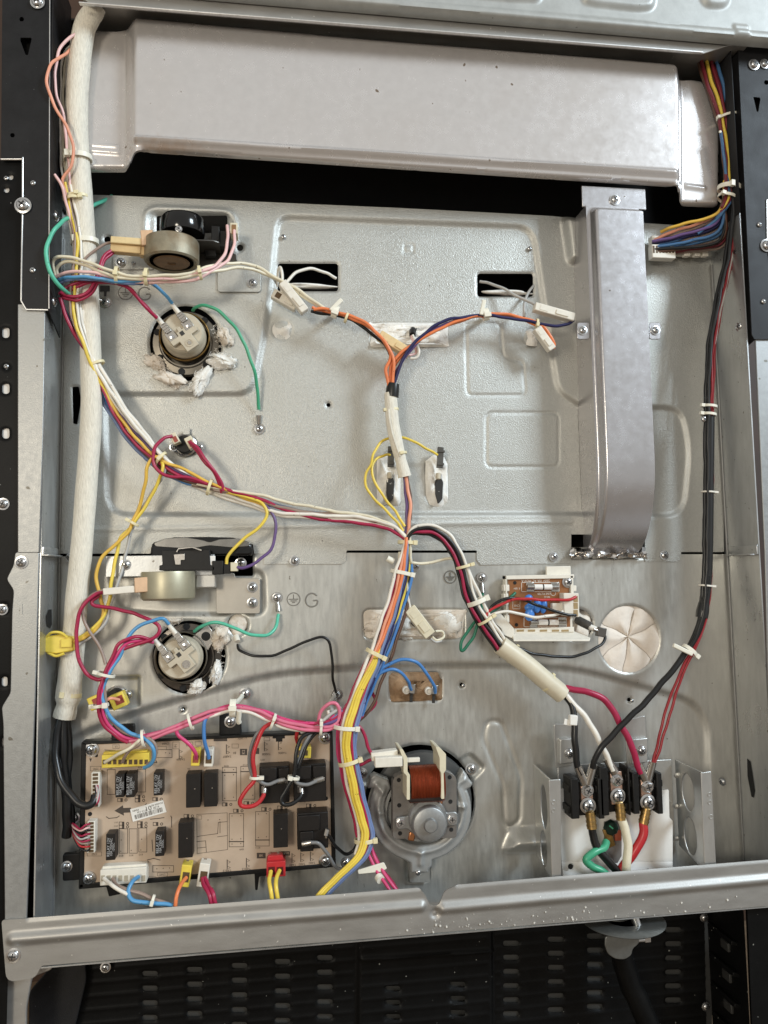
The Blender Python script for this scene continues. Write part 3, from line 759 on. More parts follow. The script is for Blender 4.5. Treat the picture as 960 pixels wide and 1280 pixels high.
mb = MB(); mb.prismw([(xl, ztop-.002), (W(936, 60, 72).x, ztop-.002), (W(936, 60, 72).x, ztop), (xl, ztop)], .03, -.0838); mb.build('top_shelf', rail_m, ct)

# ---------------------------------------------------------------- wide cover across the top
cov_out = uv(rpoly([(100, 30, 4), (146, 33, 6), (164, 27, 10), (480, 55, 4), (834, 84, 8), (850, 96, 8), (872, 94, 6), (898, 97, 8), (906, 150, 20), (905, 251, 4), (856, 249, 7), (849, 236, 6), (838, 233, 5),
                    (480, 210, 4), (182, 190, 9), (170, 193, 8), (158, 205, 6), (100, 205, 3)], 5), 42)
cov_reg = uv(rpoly([(163, 0, 4), (842, 0, 4), (852, 120, 9), (853, 290, 4), (160, 290, 3)], 5), 46)
cb1 = uv([(166, 173), (480, 193), (843, 216)], 50); cb2 = uv([(110, 187), (148, 190)], 35); cb3 = uv([(110, 180), (146, 183)], 35); cb4 = uv([(858, 232), (880, 235)], 35)
cbot = uv([(100, 205), (158, 205), (182, 190), (480, 210), (838, 233), (856, 249), (905, 251)], 42)
ctop = uv([(100, 30), (164, 27), (480, 55), (834, 84), (898, 97)], 42); cright = uv([(898, 97), (906, 150), (905, 251)], 42)
def h_cov(U, V):
    h = np.full(U.shape, 34.0)
    s = sdf(U, V, cov_reg); h += 17*sstep((-s+.008)/.016)
    h += 2.8*np.exp(-(sdf(U, V, cb1, False)/.0024)**2)
    s1 = sdf(U, V, cb1, False); z1 = np.interp(U, cb1[:, 0], cb1[:, 1])
    h -= 2.4*sstep((z1-V-.002)/.005)*(s < 0)
    for b in (cb2, cb3, cb4): h += 1.8*np.exp(-(sdf(U, V, b, False)/.0022)**2)
    for e, w in ((cbot, .0035), (ctop, .007), (cright, .006)):
        q = sdf(U, V, e, False); h -= 5*(1-np.sqrt(np.clip(1-(1-np.clip(q/w, 0, 1))**2, 0, 1)))
    h += .5*np.sin(U*12+.6)*np.sin(V*21)
    return h
cv = thing('duct_cover', 'wide satin silver pressed cover spanning the top, faint rust on its lower lip', 'duct cover', W(500, 220, 40))
cov_mat = M('cover_steel', (0.635, 0.61, 0.60), 0.25, 0.5, smudge=.02, var=0.035, vscale=120, bump=0.05, bscale=1400, rvar=0.03, speck=((.22, .17, .13), 120, .775), second=((.60, .565, .54), 9, .5))
sheet('cover_sheet', cov_out, 1.5, h_cov, cov_mat, cv, (), back=lambda U, V: h_cov(U, V)-3.0)
# rust bloom as a thin irregular film of real stain colour
nt = cov_mat.node_tree; bs = nt.nodes['Principled BSDF']
old = bs.inputs['Base Color'].links[0].from_socket
tc = nt.nodes.new('ShaderNodeTexCoord'); geo = nt.nodes.new('ShaderNodeNewGeometry')
rp_ = W(208, 186, 48)
mp = nt.nodes.new('ShaderNodeVectorMath'); mp.operation = 'SUBTRACT'; mp.inputs[1].default_value = rp_
nt.links.new(geo.outputs['Position'], mp.inputs[0])
ms = nt.nodes.new('ShaderNodeVectorMath'); ms.operation = 'MULTIPLY'; ms.inputs[1].default_value = (30, 10, 110)
nt.links.new(mp.outputs[0], ms.inputs[0])
ln = nt.nodes.new('ShaderNodeVectorMath'); ln.operation = 'LENGTH'; nt.links.new(ms.outputs[0], ln.inputs[0])
nz = nt.nodes.new('ShaderNodeTexNoise'); nz.inputs['Scale'].default_value = 160; nz.inputs['Detail'].default_value = 6
nt.links.new(geo.outputs['Position'], nz.inputs['Vector'])
ad = nt.nodes.new('ShaderNodeMath'); ad.operation = 'MULTIPLY_ADD'; ad.inputs[1].default_value = 2.4; nt.links.new(nz.outputs['Fac'], ad.inputs[0]); nt.links.new(ln.outputs['Value'], ad.inputs[2])
mr = nt.nodes.new('ShaderNodeMapRange'); mr.inputs['From Min'].default_value = 2.5; mr.inputs['From Max'].default_value = 1.1; mr.inputs['To Max'].default_value = .45
nt.links.new(ad.outputs[0], mr.inputs['Value'])
mx = nt.nodes.new('ShaderNodeMix'); mx.data_type = 'RGBA'; nt.links.new(mr.outputs['Result'], mx.inputs['Factor']); nt.links.new(old, mx.inputs['A']); mx.inputs['B'].default_value = (.40, .22, .09, 1)
nt.links.new(mx.outputs['Result'], bs.inputs['Base Color'])

# ---------------------------------------------------------------- vertical duct
vd = thing('vertical_duct', 'tall satin silver channel whose foot curves into the panel', 'duct', W(770, 680, 10))
VZ0 = W(800, 570, 50).z; VZ1 = W(755, 693, -10).z
def dbase(V, top=50.0):
    t = np.clip((VZ0-V)/(VZ0-VZ1), 0, 1.0)
    return (top+12)*np.sqrt(np.clip(1-(t*.985)**2.0, 0, 1))-12
ua, ub = W(735, 300, 42).x, W(815, 600, 42).x
uc, ud = W(743, 300, 50).x, W(811, 300, 50).x
zt = W(770, 257, 50).z
ins = np.array(rpoly([(uc, zt), (ud, zt), (ud, VZ1-.05), (uc, VZ1-.05)], .008))
def h_duct(U, V):
    b = dbase(V)
    s = sdf(U, V, ins)
    return b*(0.80+0.20*sstep((-s+.0015)/.006))+.0
dout = np.array([(ua, zt+.004), (ub, zt+.004), (ub, VZ1), (ua, VZ1)])
sheet('duct_sheet', dout, 1.3, h_duct, duct_m, vd, (), back=lambda U, V: np.minimum(-3.0, h_duct(U, V)-2))
mb = MB(); mb.box(727, 232, 808, 262, 37, 39); mb.build('top_flange', duct_m, vd, bevel=.5)
screw(vd, 768, 250, 39, .95)
for (x0, x1, sx_) in ((721.5, 737, 728), (812, 826, 819)):
    mb = MB(); mb.prism(rrect(x0, 403, x1, 424, 3), 36, 38); mb.build('mounting_tab', duct_m, vd, bevel=.5)
    screw(vd, sx_, 413, 38, .85)
# crumpled foil at its foot
f = MB(); rr = random.Random(11)
nx, ny = 24, 6; V = []; F = []
for j in range(ny):
    for i in range(nx):
        x = 713+i*(95/(nx-1)); y = 688+j*(10/(ny-1))-4*math.sin(i*.9)*(j == 0)
        p = W(x+rr.uniform(-1.6, 1.6), y+rr.uniform(-1.5, 1.5), rr.uniform(1, 14)*(1 if 0 < j < ny-1 else .4)); V.append(p)
for j in range(ny-1):
    for i in range(nx-1): F.append((j*nx+i, j*nx+i+1, (j+1)*nx+i+1, (j+1)*nx+i))
f.add(V, F); fo = f.build('foil_wrap', foil_m, smooth=18, recalc=False); tag(fo, 'crumpled shiny foil stuffed at the foot of the tall duct', 'foil')

# ---------------------------------------------------------------- below the rail
bp = thing('drawer_back_panel', 'black sheet below the rail, punched with rows of short slots', 'vented panel', W(500, 1280, -5))
sl = []
for cx, y0 in ((187, 1218), (243, 1213), (299, 1208), (353, 1203), (406, 1198)):
    for k in range(6): sl.append(uv(rrect(cx-10, y0+18.3*k-3.5, cx+10, y0+18.3*k+3.5, 3.4, 3), -6))
for cx, y0 in ((639, 1180), (695, 1175), (744, 1171), (842, 1163)):
    for k in range(6): sl.append(uv(rrect(cx-10, y0+17.6*k-3.5, cx+10, y0+17.6*k+3.5, 3.4, 3), -6))
for cx, y0 in ((490, 1234), (571, 1229)):
    for k in range(4): sl.append(uv(rrect(cx-10, y0+17.6*k-3.5, cx+10, y0+17.6*k+3.5, 3.4, 3), -6))
mid = uv([(448, 1150), (614, 1140), (616, 1400), (446, 1400)], -6)
rib = uv([(452, 1196), (616, 1186)], -6)
def h_bp(U, V):
    h = np.full(U.shape, -6.0); h += 4*sstep((-sdf(U, V, mid)+.002)/.004); h += 2*np.exp(-(sdf(U, V, rib, False)/.002)**2)
    s = V*80; h += .9*np.exp(-((s-np.round(s))/.12)**2)*(np.abs(sdf(U, V, mid)) > .004)
    return h
sheet('vent_sheet', uv([(60, 1178), (880, 1130), (885, 1400), (60, 1400)], -6), 1.6, h_bp, black_slot, bp, sl, lip=1.2)
mb = MB(); mb.prism([(60, 1168), (890, 1128), (890, 1420), (60, 1420)], -10, -9); mb.build('inner_sheet', M('dark_grey_inner', (.04, .04, .038), .5, .2), bp)
for (x, y, s) in ((132, 1209, .8), (880, 1147, .75), (882, 1258, .75)): screw(bp, x, y, 0, s)
# right-hand inner side of the drawer bay, with louvres
dr = thing('drawer_side_panel', 'black louvred side sheet at the bottom right corner', 'vented panel', W(920, 1240, 20))
xr = W(888, 1200, -4).x; z0, z1 = W(900, 1400, 0).z, VB-.004
mb = MB(); mb.add([(xr, .006, z0), (xr+.003, -.058, z0), (xr+.003, -.058, z1), (xr, .006, z1)], [(0, 1, 2, 3)]); mb.build('side_sheet', black_slot, dr, recalc=False)
for k in range(5):
    z = W(905, 1165+k*38, 20).z
    mb = MB(); mb.obox((xr-.001, -.024, z), (.004, .022, .0022), Matrix.Rotation(.3, 3, 'Y')); mb.build('louvre', black_slot, dr, bevel=.8)
    mb = MB(); mb.obox((xr+.0005, -.026, z-.010), (.0016, .007, .0045)); mb.build('vent_slot', M('dark_grey_inner', (.04, .04, .038), .5, .2), dr, bevel=.8)
MB().prism([(934, 1136), (1020, 1128), (1020, 1420), (950, 1420), (940, 1280)], 50, 53).build('front_strip', black_slot, dr)
lg = thing('drawer_post', 'grey metal post at the bottom left under the rail end', 'post', W(30, 1280, 40))
MB().prism(rpoly([(2, 1190), (64, 1190), (66, 1212), (40, 1222), (33, 1260), (31, 1420), (2, 1420)], 6), 46, 50).build('post_sheet', rail_m, lg, bevel=1.0)
mb = MB(); mb.prism(rpoly([(70, 1200), (105, 1196), (108, 1225), (60, 1420), (34, 1420), (36, 1240), (52, 1222)], 8), 2, 6); mb.build('inner_gusset', black_m, lg, bevel=1.0)
# ================================================================ components on the sheets
AX = Vector((0, -1, 0)); UPV = Vector((0, 0, 1))
def k_at(px, py, d): return (W(px+10, py, d)-W(px, py, d)).length/10       # metres per picture pixel there
def blob(name, px, py, rx, ry, d0, d1, mat, parent=None, seed=0, rough=.25, n=22, m_=11, flat=1.0, ang=0):
    """soft lump of fibre: a squashed, dented ball"""
    rnd = random.Random(seed); c = W(px, py, (d0+d1)/2); k = k_at(px, py, d1); hy = abs(d1-d0)*.0005
    ph = [(rnd.uniform(0, 6), rnd.uniform(0, 6), rnd.uniform(2, 4.5), rnd.uniform(2, 4.5)) for _ in range(4)]
    V = []; F = []; ca, sa = math.cos(R(ang)), math.sin(R(ang))
    for j in range(m_+1):
        th = math.pi*j/m_
        for i in range(n):
            a = 2*math.pi*i/n
            x, z, y = math.sin(th)*math.cos(a), math.sin(th)*math.sin(a), math.cos(th)
            q = 1+rough*sum(math.sin(f*x+p)*math.sin(g*z+y*2+p2) for p, p2, f, g in ph)/2
            if rough > .3: q *= 1+rnd.uniform(-.09, .12)*(1 if rnd.random() < .8 else 2.4)
            X, Z = x*rx*k*q, z*ry*k*q
            V.append(c+Vector((X*ca-Z*sa, -y*hy*q, X*sa+Z*ca)))
    for j in range(m_):
        F += [(j*n+i, j*n+(i+1) % n, (j+1)*n+(i+1) % n, (j+1)*n+i) for i in range(n)]
    return MB().add(V, F).build(name, mat, parent, smooth=80)
def obox_px(mb, cx, cy, d, lx, ly, th, ang):       # box centred on a pixel, sizes in pixels (lx along ang, deg clockwise in picture), th mm deep
    k = k_at(cx, cy, d); rot = Matrix.Rotation(R(ang), 3, 'Y')
    return mb.obox(W(cx, cy, d), (lx*k/2, th*.0005, ly*k/2), rot)
def local(cx, cy, d, ang):                          # picture-aligned frame: f(x right px, y down px, forward mm) -> world
    k = k_at(cx, cy, d); o = W(cx, cy, d); ca, sa = math.cos(R(ang)), math.sin(R(ang))
    return lambda x, y, h=0.0: o+Vector(((x*ca-y*sa)*k, -h*.001, -(x*sa+y*ca)*k))

# ---------------------------------------------------------------- lamp holders
def lamp_holder(px, py, ox, oy, label, letters, dark, seed):
    rnd = random.Random(seed)
    t = thing('lamp_holder', label, 'lamp holder', W(px, py, 0), 'oven lamp holders')
    k = k_at(px, py, 0)
    c = W(px+1, py+2, -7)
    ring = MB()
    R0 = 43*k
    ring.lathe(c, [(R0, -.012), (R0, .0), (R0-.0014, .0018), (.0335, .0034), (.0275, .0044), (.0262, .0062), (.0250, .0062), (.0245, -.01)], n=48)
    ring.build('reflector_ring', glaze if dark else ringst, t, smooth=35)
    rim = MB(); rim.lathe(W(ox, oy, -1), [(.0258, 0), (.0258, .004), (.0252, .0045), (.0245, .004), (.0243, 0)], n=48); rim.build('collar', brass if not dark else ringst, t, smooth=40)
    for a in ((92, 138, 214, 262, 312) if dark else (52, 110, 160, 212, 262, 312)):
        b = MB(); ca, sa = math.cos(R(a)), math.sin(R(a)); q = .0308
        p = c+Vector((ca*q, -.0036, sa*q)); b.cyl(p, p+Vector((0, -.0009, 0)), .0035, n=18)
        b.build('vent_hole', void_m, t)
    if dark:
        b = MB(); f = local(px, py, 0, -38); P = [f(18, -14, 0), f(44, -15, 0), f(43, 5, 0), f(24, 12, 0)]
        b.add(P+[p-Vector((0, .0016, 0)) for p in P], [(0, 1, 2, 3), (7, 6, 5, 4), (0, 4, 5, 1), (1, 5, 6, 2), (2, 6, 7, 3), (3, 7, 4, 0)]); b.build('earth_plate', tin, t, bevel=.5)
        b = MB(); p = f(33, -4, 2.0); b.cyl(p, p+Vector((0, -.0006, 0)), .0045, n=18); b.build('vent_hole', void_m, t)
    # ceramic body in front
    body = MB(); o = W(ox, oy, 2); r = 28*k_at(ox, oy, 24)
    body.lathe(o, [(r*1.0, -.008), (r, .006), (r*.965, .0075), (r*.96, .013), (r*.93, .0175), (r*.86, .0195), (0, .0195)], n=48)
    ce = body.build('ceramic_body', ceramic, t, smooth=38)
    f = local(ox, oy, 21.5, -37)                    # cap frame turned as in the picture
    def slab(P, h0, h1, name, mat, bev=.6):
        V = [f(x, y, h1) for x, y in P]+[f(x, y, h0) for x, y in P]; n = len(P)
        b = MB(); b.add(V, [tuple(range(n)), tuple(range(2*n-1, n-1, -1))]+[(i, i+n, (i+1) % n+n, (i+1) % n) for i in range(n)])
        return b.build(name, mat, t, bevel=bev)
    slab([(-19, 3), (-19, -4), (-6, -4), (-6, -9), (-2.5, -9), (-2.5, -14), (2.5, -14), (2.5, -9), (6, -9), (6, -4), (19, -4), (19, 3), (9, 3), (9, 19), (-9, 19), (-9, 3)], 0, 5.5, 'ceramic_cap', ceramic)
    slab([(-2.6, -7), (2.6, -7), (2.6, -1.5), (-2.6, -1.5)], 5.4, 5.8, 'cap_slot', screwdk, 0)
    for sx_ in (-1, 1):
        slab([(sx_*12.5-6, -17), (sx_*12.5+6, -17), (sx_*12.5+6, -4.5), (sx_*12.5-6, -4.5)], 0, 3.0, 'terminal_plate', tin, .3)
        b = MB(); p = f(sx_*12.5, -9, 3.0); b.lathe(p, [(.0024, 0), (.0022, .0008), (0, .0012)], n=14); b.build('rivet', screw_m, t)
        slab([(sx_*12.5-4.2, -30), (sx_*12.5+4.2, -30), (sx_*12.5+4.2, -15), (sx_*12.5-4.2, -15)], 2.6, 4.6, 'spade_lug', tin, .6)
        for yy in (-18, -21.5, -25):
            slab([(sx_*12.5-4.6, yy-.8), (sx_*12.5+4.6, yy-.8), (sx_*12.5+4.6, yy+.8), (sx_*12.5-4.6, yy+.8)], 4.4, 5.2, 'lug_crimp', tin, .2)
        b = MB(); b.cyl(f(sx_*12.5, -28, 4), f(sx_*12.5, -42, 5), .0026, .0022, 12); b.build('lug_sleeve', ivory if True else tin, t)
    b = MB(); p = f(0, 11, 5.5); b.lathe(p, [(.0040, 0), (.0040, .0006), (.0032, .0006), (.0032, .0001), (0, .0001)], n=20); b.build('cap_rivet', ceramic if not dark else tin, t)
    b = MB(); b.lathe(f(0, 11, 5.7), [(.0021, 0), (.0021, .0006), (0, .0006)], n=6); b.build('cap_nut', tin, t)
    # print round the ring
    for ln, rad, s in ((letters[0], .0350, 6.2), (letters[1], .0306, 5.6)):
        n = len(ln); span = 66 if rad > .033 else 58
        for i, ch in enumerate(ln):
            if ch == ' ': continue
            a = span/2-span*i/(n-1)
            q = c+Vector((math.cos(R(a))*rad, 0, math.sin(R(a))*rad)); hh = .0030+(rad < .033)*.0012
            o_ = text(t, 'ring_letter', ch, 300, 500, 0, s, inkw, a-90, ext=0)
            w = Vector((q.x, c.y-hh-.0004, q.z)); o_.location = w-POS[t.name]
            o_.rotation_euler = (0, 0, .15)
    return t
lh1 = lamp_holder(232, 428, 231, 422, 'cream ceramic lamp holder in the upper round hole, cotton white tufts around it', ('E1768230', '250V MAX'), False, 1)
lh2 = lamp_holder(234, 819, 227, 821, 'cream ceramic lamp holder in the lower round hole, blackened ring around it', ('E157522', '25W MAX'), True, 2)

def tuft(px, py, rx, ry, ang, seed, label, mat=wool, d0=-6, d1=8):
    rx *= 1.15; ry *= 1.15
    o = blob('insulation_tuft', px, py, rx, ry, d0, d1, mat, None, seed, .34, ang=ang, n=30, m_=15)
    rnd = random.Random(seed+50); fb = MB(); f = local(px, py, (d0+d1)/2, -ang)
    for q in range(46):                   # loose fibres standing out of the lump
        a = rnd.uniform(0, 6.28); q0 = rnd.uniform(.5, .95); q1 = q0+rnd.uniform(.15, .5)
        h0 = rnd.uniform(0, (d1-d0)*.4); b1, b2 = rnd.uniform(-.5, .5), rnd.uniform(-.9, .9)
        pts = [f(rx*q0*math.cos(a), ry*q0*math.sin(a), h0), f(rx*(q0+q1)/2*math.cos(a+b1*.3), ry*(q0+q1)/2*math.sin(a+b1*.3), h0+1), f(rx*q1*math.cos(a+b2*.4), ry*q1*math.sin(a+b2*.4), h0+rnd.uniform(-1, 2))]
        fb.tube(catmull(pts, 3), [.00026]*3+[.0002]*3+[.0001], 4)
    tag(fb.build('loose_fibre', mat, o, smooth=60, recalc=False), kind='stuff')
    return tag(o, label, 'insulation', 'tufts of insulation round the lamp holders')
tuft(193, 453, 11, 7, -30, 1, 'yellowish wool tuft left of the upper lamp holder', woolpink, -4, 5)
tuft(213, 474, 17, 8, -28, 2, 'long grey white wool tuft below left of the upper lamp holder', woolpink)
tuft(251, 477, 8, 17, -32, 3, 'bright white pointed wool tuft directly under the upper lamp holder')
tuft(279, 452, 14, 9, -12, 4, 'white wool tuft at the lower right of the upper lamp holder', wool, -4, 9)
tuft(281, 421, 7, 12, 24, 5, 'small beige wool tuft right of the upper lamp holder', woolpink)
tuft(275, 796, 9, 13, -20, 6, 'pinkish wool tuft at the right of the lower lamp holder', woolpink)
tuft(270, 841, 6, 12, -16, 7, 'clean white wool tuft at the lower right of the lower lamp holder')
tuft(247, 858, 9, 6, 30, 8, 'small white wool scrap under the lower lamp holder', wool, -4, 4)
tuft(215, 777, 12, 4, 12, 9, 'thin white wool scrap above the lower lamp holder', woolpink, -10, 0)

# ---------------------------------------------------------------- upper door latch motor
t = thing('latch_motor', 'round brownish motor can slung in the upper opening with a black cam above', 'latch motor', W(215, 320, 0))
lm1 = t
c = W(214.6, 329, 30); r = .0270
b = MB(); b.lathe(c, [(0, .0016), (.004, .0016), (.005, .0010), (r*.55, .0022), (r*.86, .0016), (r*.90, .0004), (r*.94, 0), (r, .0018), (r, .0205), (r*.97, .022), (0, .022)], axis=(0, 0, 1), n=48)
b.build('motor_can', motor_can, t, smooth=35)
b = MB(); q = W(240, 286, 28); zz = c.z+.0228
x0, x1 = W(190, 286, 30).x, W(274, 290, 30).x
b.add([(x0, -.034, zz), (x1-.006, -.034, zz), (x1, -.030, zz), (x1, -.004, zz), (x0, -.004, zz)]+[(x0, -.034, zz+.0014), (x1-.006, -.034, zz+.0014), (x1, -.030, zz+.0014), (x1, -.004, zz+.0014), (x0, -.004, zz+.0014)],
      [(0, 1, 2, 3, 4), (9, 8, 7, 6, 5)]+[(i, (i+1) % 5, (i+1) % 5+5, i+5) for i in range(5)])
b.prism([(247, 292), (279, 290), (281, 312), (295, 318), (296, 326), (250, 333), (247, 330)], 1, 2.2)
b.build('carrier_plate', dkbracket, t, bevel=.3)
b = MB(); b.lathe(Vector((W(228, 275, 30).x, -.028, zz+.007)), [(.004, 0), (.0215, .0005), (.0222, .003), (.0220, .015), (.0205, .0175), (.018, .0185), (0, .019)], axis=(0, 0, 1), n=40); b.build('cam', blackgloss, t, smooth=40)
b = MB(); b.lathe(c+Vector((0, 0, -.0003)), [(0, .0012), (.0035, .0012), (.0045, 0), (r*.62, 0), (r*.66, .001), (r*.80, .001)], axis=(0, 0, 1), n=44); b.build('can_base', M('rusty_base', (.20, .115, .055), .5, .4, var=.35, vscale=55, bump=.2), t, smooth=40)
screw(t, 223.5, 286.5, 54, .6, 'hex')
b = MB(); b.box(264, 282, 274, 302, 4, 24); b.box(273, 288, 288, 309, 2, 20); b.box(256, 300, 270, 320, 3, 12); b.build('switch_block', blackp, t, bevel=.6)
b = MB(); b.box(287.5, 278, 297, 292, 12, 30); b.build('switch_connector', cream, t, bevel=.6)
b = MB(); b.box(289.5, 280.5, 295, 292.5, 29, 30.6); b.build('connector_mouth', M('amber_shadow_plastic', (.25, .13, .05), .5), t)
b = MB(); b.prism(rrect(141, 319, 192, 337, 3), .5, 2.0); b.build('mounting_ear', galv, t, bevel=.4); screw(t, 151, 328, 2.0, .9); screw(t, 167, 329, 2, .45, 'plain', 'rivet')
b = MB(); b.prism(rrect(272, 333, 326, 365, 4), .5, 2.2); b.build('mounting_plate', galv, t, bevel=.4); screw(t, 315.5, 354, 2.2, .85)
for (x, y) in ((311, 336), (316, 336), (321, 336)):
    b = MB(); obox_px(b, x, y, 2.3, 4, 2, .4, 0); b.build('plate_slot', screwdk, t)
b = MB(); obox_px(b, 159, 303, 38, 39, 9, 10, 2); b.build('connector_housing', tanp, t, bevel=.8)
b = MB(); obox_px(b, 158, 313, 36, 38, 10, 9, 3); b.build('connector_half', M('tan_plastic_worn', (.60, .42, .20), .45, var=.12), t, bevel=.8)
b = MB(); obox_px(b, 185, 300, 38, 15, 20, 13, -5); b.build('plug', peach, t, bevel=.8)
b = MB(); obox_px(b, 181, 316, 34, 12, 11, 10, 4); b.build('plug_latch', M('tan_plastic_worn', (.60, .42, .20), .45), t, bevel=.8)

# ---------------------------------------------------------------- lower door latch motor
t = thing('latch_motor', 'latch motor seen edge on at the seam, under a wide black glossy cam', 'latch motor', W(215, 730, 0))
c = Vector((W(253, 690, 10).x, .012, W(253, 690, 10).z))
b = MB()
n = 40; Rr = 63*k_at(253, 685, 10)
V = []; zs = W(253, 694, 20).z
top = [(-1, .008), (-.96, .0135), (-.55, .0185), (.1, .0185), (.62, .0175), (.98, .011), (1, .006)]
P = [(c.x+Rr*x, zs+z) for x, z in top]+[(c.x+Rr, zs-.001), (c.x-Rr, zs-.001)]
b.prismw(P, .03, -.016); b.build('cam', blackgloss, t, bevel=2.5, seg=3)
b = MB(); b.prism(rpoly([(192, 679), (206, 673), (232, 671.5), (253, 675), (262, 678), (274, 674), (300, 673), (313, 678.5), (311, 683), (288, 684.5), (262, 682), (238, 686), (212, 684.5), (194, 683)], 3), 15, 16.6); b.build('cam_face', M('pale_cam_face', (.30, .29, .27), .22, .9, var=.3, vscale=25), t, bevel=.5)
b = MB(); b.box(132, 695, 268, 719, 6, 22); b.build('base_strip', galv_wall, t, bevel=.5)
b = MB(); b.prism(rpoly([(202, 688), (262, 687), (263, 706), (268, 708), (268, 713), (199, 713), (199, 707), (203, 706)], 1), 20, 34); b.build('mechanism_block', blackp, t, bevel=.7)
b = MB(); b.prism(rpoly([(217, 693), (231, 692), (231, 700), (226, 700), (226, 706), (219, 706)], 1), 34, 35.2); b.build('spring_plate', tin, t, bevel=.3)
b = MB(); b.tube(wpts([(221, 690, 36), (223, 686, 36), (240, 684, 36), (252, 688, 36)]), .0009, 6); b.build('spring_wire', tin, t)
b = MB(); b.box(252, 695, 269, 712, 30, 33); b.build('side_plate', whitep, t, bevel=.4)
r = 34*k_at(210, 735, 30)
b = MB(); cc = W(210, 750, 30); b.lathe(cc, [(r*.90, 0), (r*.985, .002), (r, .005), (r, .026), (r*.98, .0275), (0, .0278)], axis=(0, 0, 1), n=48); b.build('motor_can', M('motor_can_olive', (.42, .39, .28), .42, .55, var=.1, vscale=60), t, smooth=40)
b = MB(); obox_px(b, 178, 731, 44, 17, 19, 12, -3); b.build('plug', peach, t, bevel=.8)
b = MB(); obox_px(b, 150, 738, 44, 40, 9, 10, -4); b.build('connector_housing', ivory, t, bevel=.8)
b = MB(); b.box(265, 701, 279, 718, 18, 34); b.box(279, 703, 288, 717, 18, 32); b.build('switch_block', blackp, t, bevel=.6)
b = MB(); b.box(288, 703, 297, 714, 20, 33); b.build('switch_connector', cream, t, bevel=.5)
screw(t, 301, 704, 3, .95)
b = MB(); b.prism(rpoly([(270, 716), (293, 716), (294, 722), (325, 723), (325, 767), (270, 767)], 3), 1.0, 3.2); b.build('mounting_plate', M('warm_plate_steel', (.44, .41, .36), .42, .7, var=.06, bump=.1), t, bevel=.4)
for (x, y) in ((315.5, 734), (315.5, 753.5)): screw(t, x, y, 3.2, .9)
screw(t, 157, 706, 22, .85)
b = MB(); b.box(244, 716, 270, 735, 4, 20); b.build('gear_cover', zinc, t, bevel=1.5, seg=3)

# ---------------------------------------------------------------- thermal cut-outs
def cutout(px, py, label, ccol, conns, screws, rcol):
    t = thing('thermal_switch', label, 'thermal switch', W(px, py, 0), 'thermal switches')
    k = k_at(px, py, 3)
    b = MB(); b.lathe(W(px, py, -4), [(14.5*k, 0), (14.5*k, .0042), (12.6*k, .005), (12.2*k, .0035), (0, .0035)], n=36); b.build('flange_ring', rcol, t, smooth=40)
    b = MB(); b.lathe(W(px, py, 0), [(11.5*k, 0), (11.5*k, .010), (10.5*k, .0115), (0, .0115)], n=36); b.build('switch_body', blackp, t, smooth=40)
    for (cx, cy, lx, ly, a) in conns:
        b = MB(); obox_px(b, cx, cy, 17, lx, ly, 13, a); b.build('connector_housing', ccol, t, bevel=.7)
        b = MB(); obox_px(b, cx-ly*.0, cy, 23.6, lx*.55, ly*.55, .6, a); b.build('connector_mouth', M('deep_red_mouth', (.30, .05, .03), .5), t)
    for (x, y) in screws: screw(t, x, y, 1, .68)
    return t
cutout(232, 557, 'thermal switch with cream plugs beside the crimson loop, upper panel', cream, ((219, 549, 9, 14, -28), (238.5, 554, 10, 15, -28)), ((217, 559), (250, 559)), tin)
cutout(146, 871, 'thermal switch with yellow plugs above the circuit board, lower panel', yellowp, ((120.5, 877, 16, 17, -22), (149, 875, 19, 19, -22)), ((160, 868),), tin)
b = MB(); b.prism(rrect(229, 535, 237, 543, 1), .2, .9); b.prism(rrect(231, 537, 235, 541, .5), .3, 1.0); tag(b.build('locating_tab', galv, smooth=0), 'tiny stamped square tab above the upper thermal switch', 'tab')

# ---------------------------------------------------------------- insulation seen in the cut openings
def pad(name, P, d0, d1, mat, label, seed, group='insulation in the openings'):
    """fibre filling of an opening: a bulged, lumpy slab"""
    rnd = random.Random(seed); Q = uv(P); n = len(Q); c = Q.mean(0); V = []; F = []; rings = 7
    ph = [(rnd.uniform(0, 6), rnd.uniform(0, 6), rnd.uniform(90, 420), rnd.uniform(90, 420)) for _ in range(5)]
    for j in range(rings):
        s = 1.06*(1-j/rings)
        for q in Q:
            u, v = c+(q-c)*s
            hgt = d0+(d1-d0)*math.sqrt(max(0, 1-(s/1.08)**4))
            hgt += rnd.uniform(-.5, .5)+2.6*sum(math.sin(u*f+p)*math.sin(v*g+p2) for p, p2, f, g in ph)/1.6
            V.append((u, -hgt*.001, v))
    V.append((c[0], -d1*.001, c[1]))
    for j in range(rings-1):
        F += [(j*n+i, j*n+(i+1) % n, (j+1)*n+(i+1) % n, (j+1)*n+i) for i in range(n)]
    F += [((rings-1)*n+i, (rings-1)*n+(i+1) % n, rings*n) for i in range(n)]
    return tag(MB().add(V, F).build(name, mat, smooth=80), label, 'insulation', group)
pad('insulation_pad', rrect(464, 402, 560, 432, 4, 9), -5, 1.0, wool, 'bright white insulation in the slot behind the upper tan connector', 1)
pad('insulation_pad', rrect(455, 762, 581, 799, 6, 9), -6, .6, woolpink, 'cream insulation in the wide slot behind the lower cream connector', 2)
pad('insulation_pad', rrect(487, 842, 553, 877, 8, 9), -9, -2.5, woolbrown, 'scorched brown insulation in the small slot with two blue wires', 3)
pad('insulation_pad', rrect(472, 569, 501, 632, 11, 9), -6, 1, wool, 'white insulation round the left heating element terminal', 4)
pad('insulation_pad', rrect(533, 569, 560, 632, 11, 9), -6, 1, wool, 'white insulation round the right heating element terminal', 5)
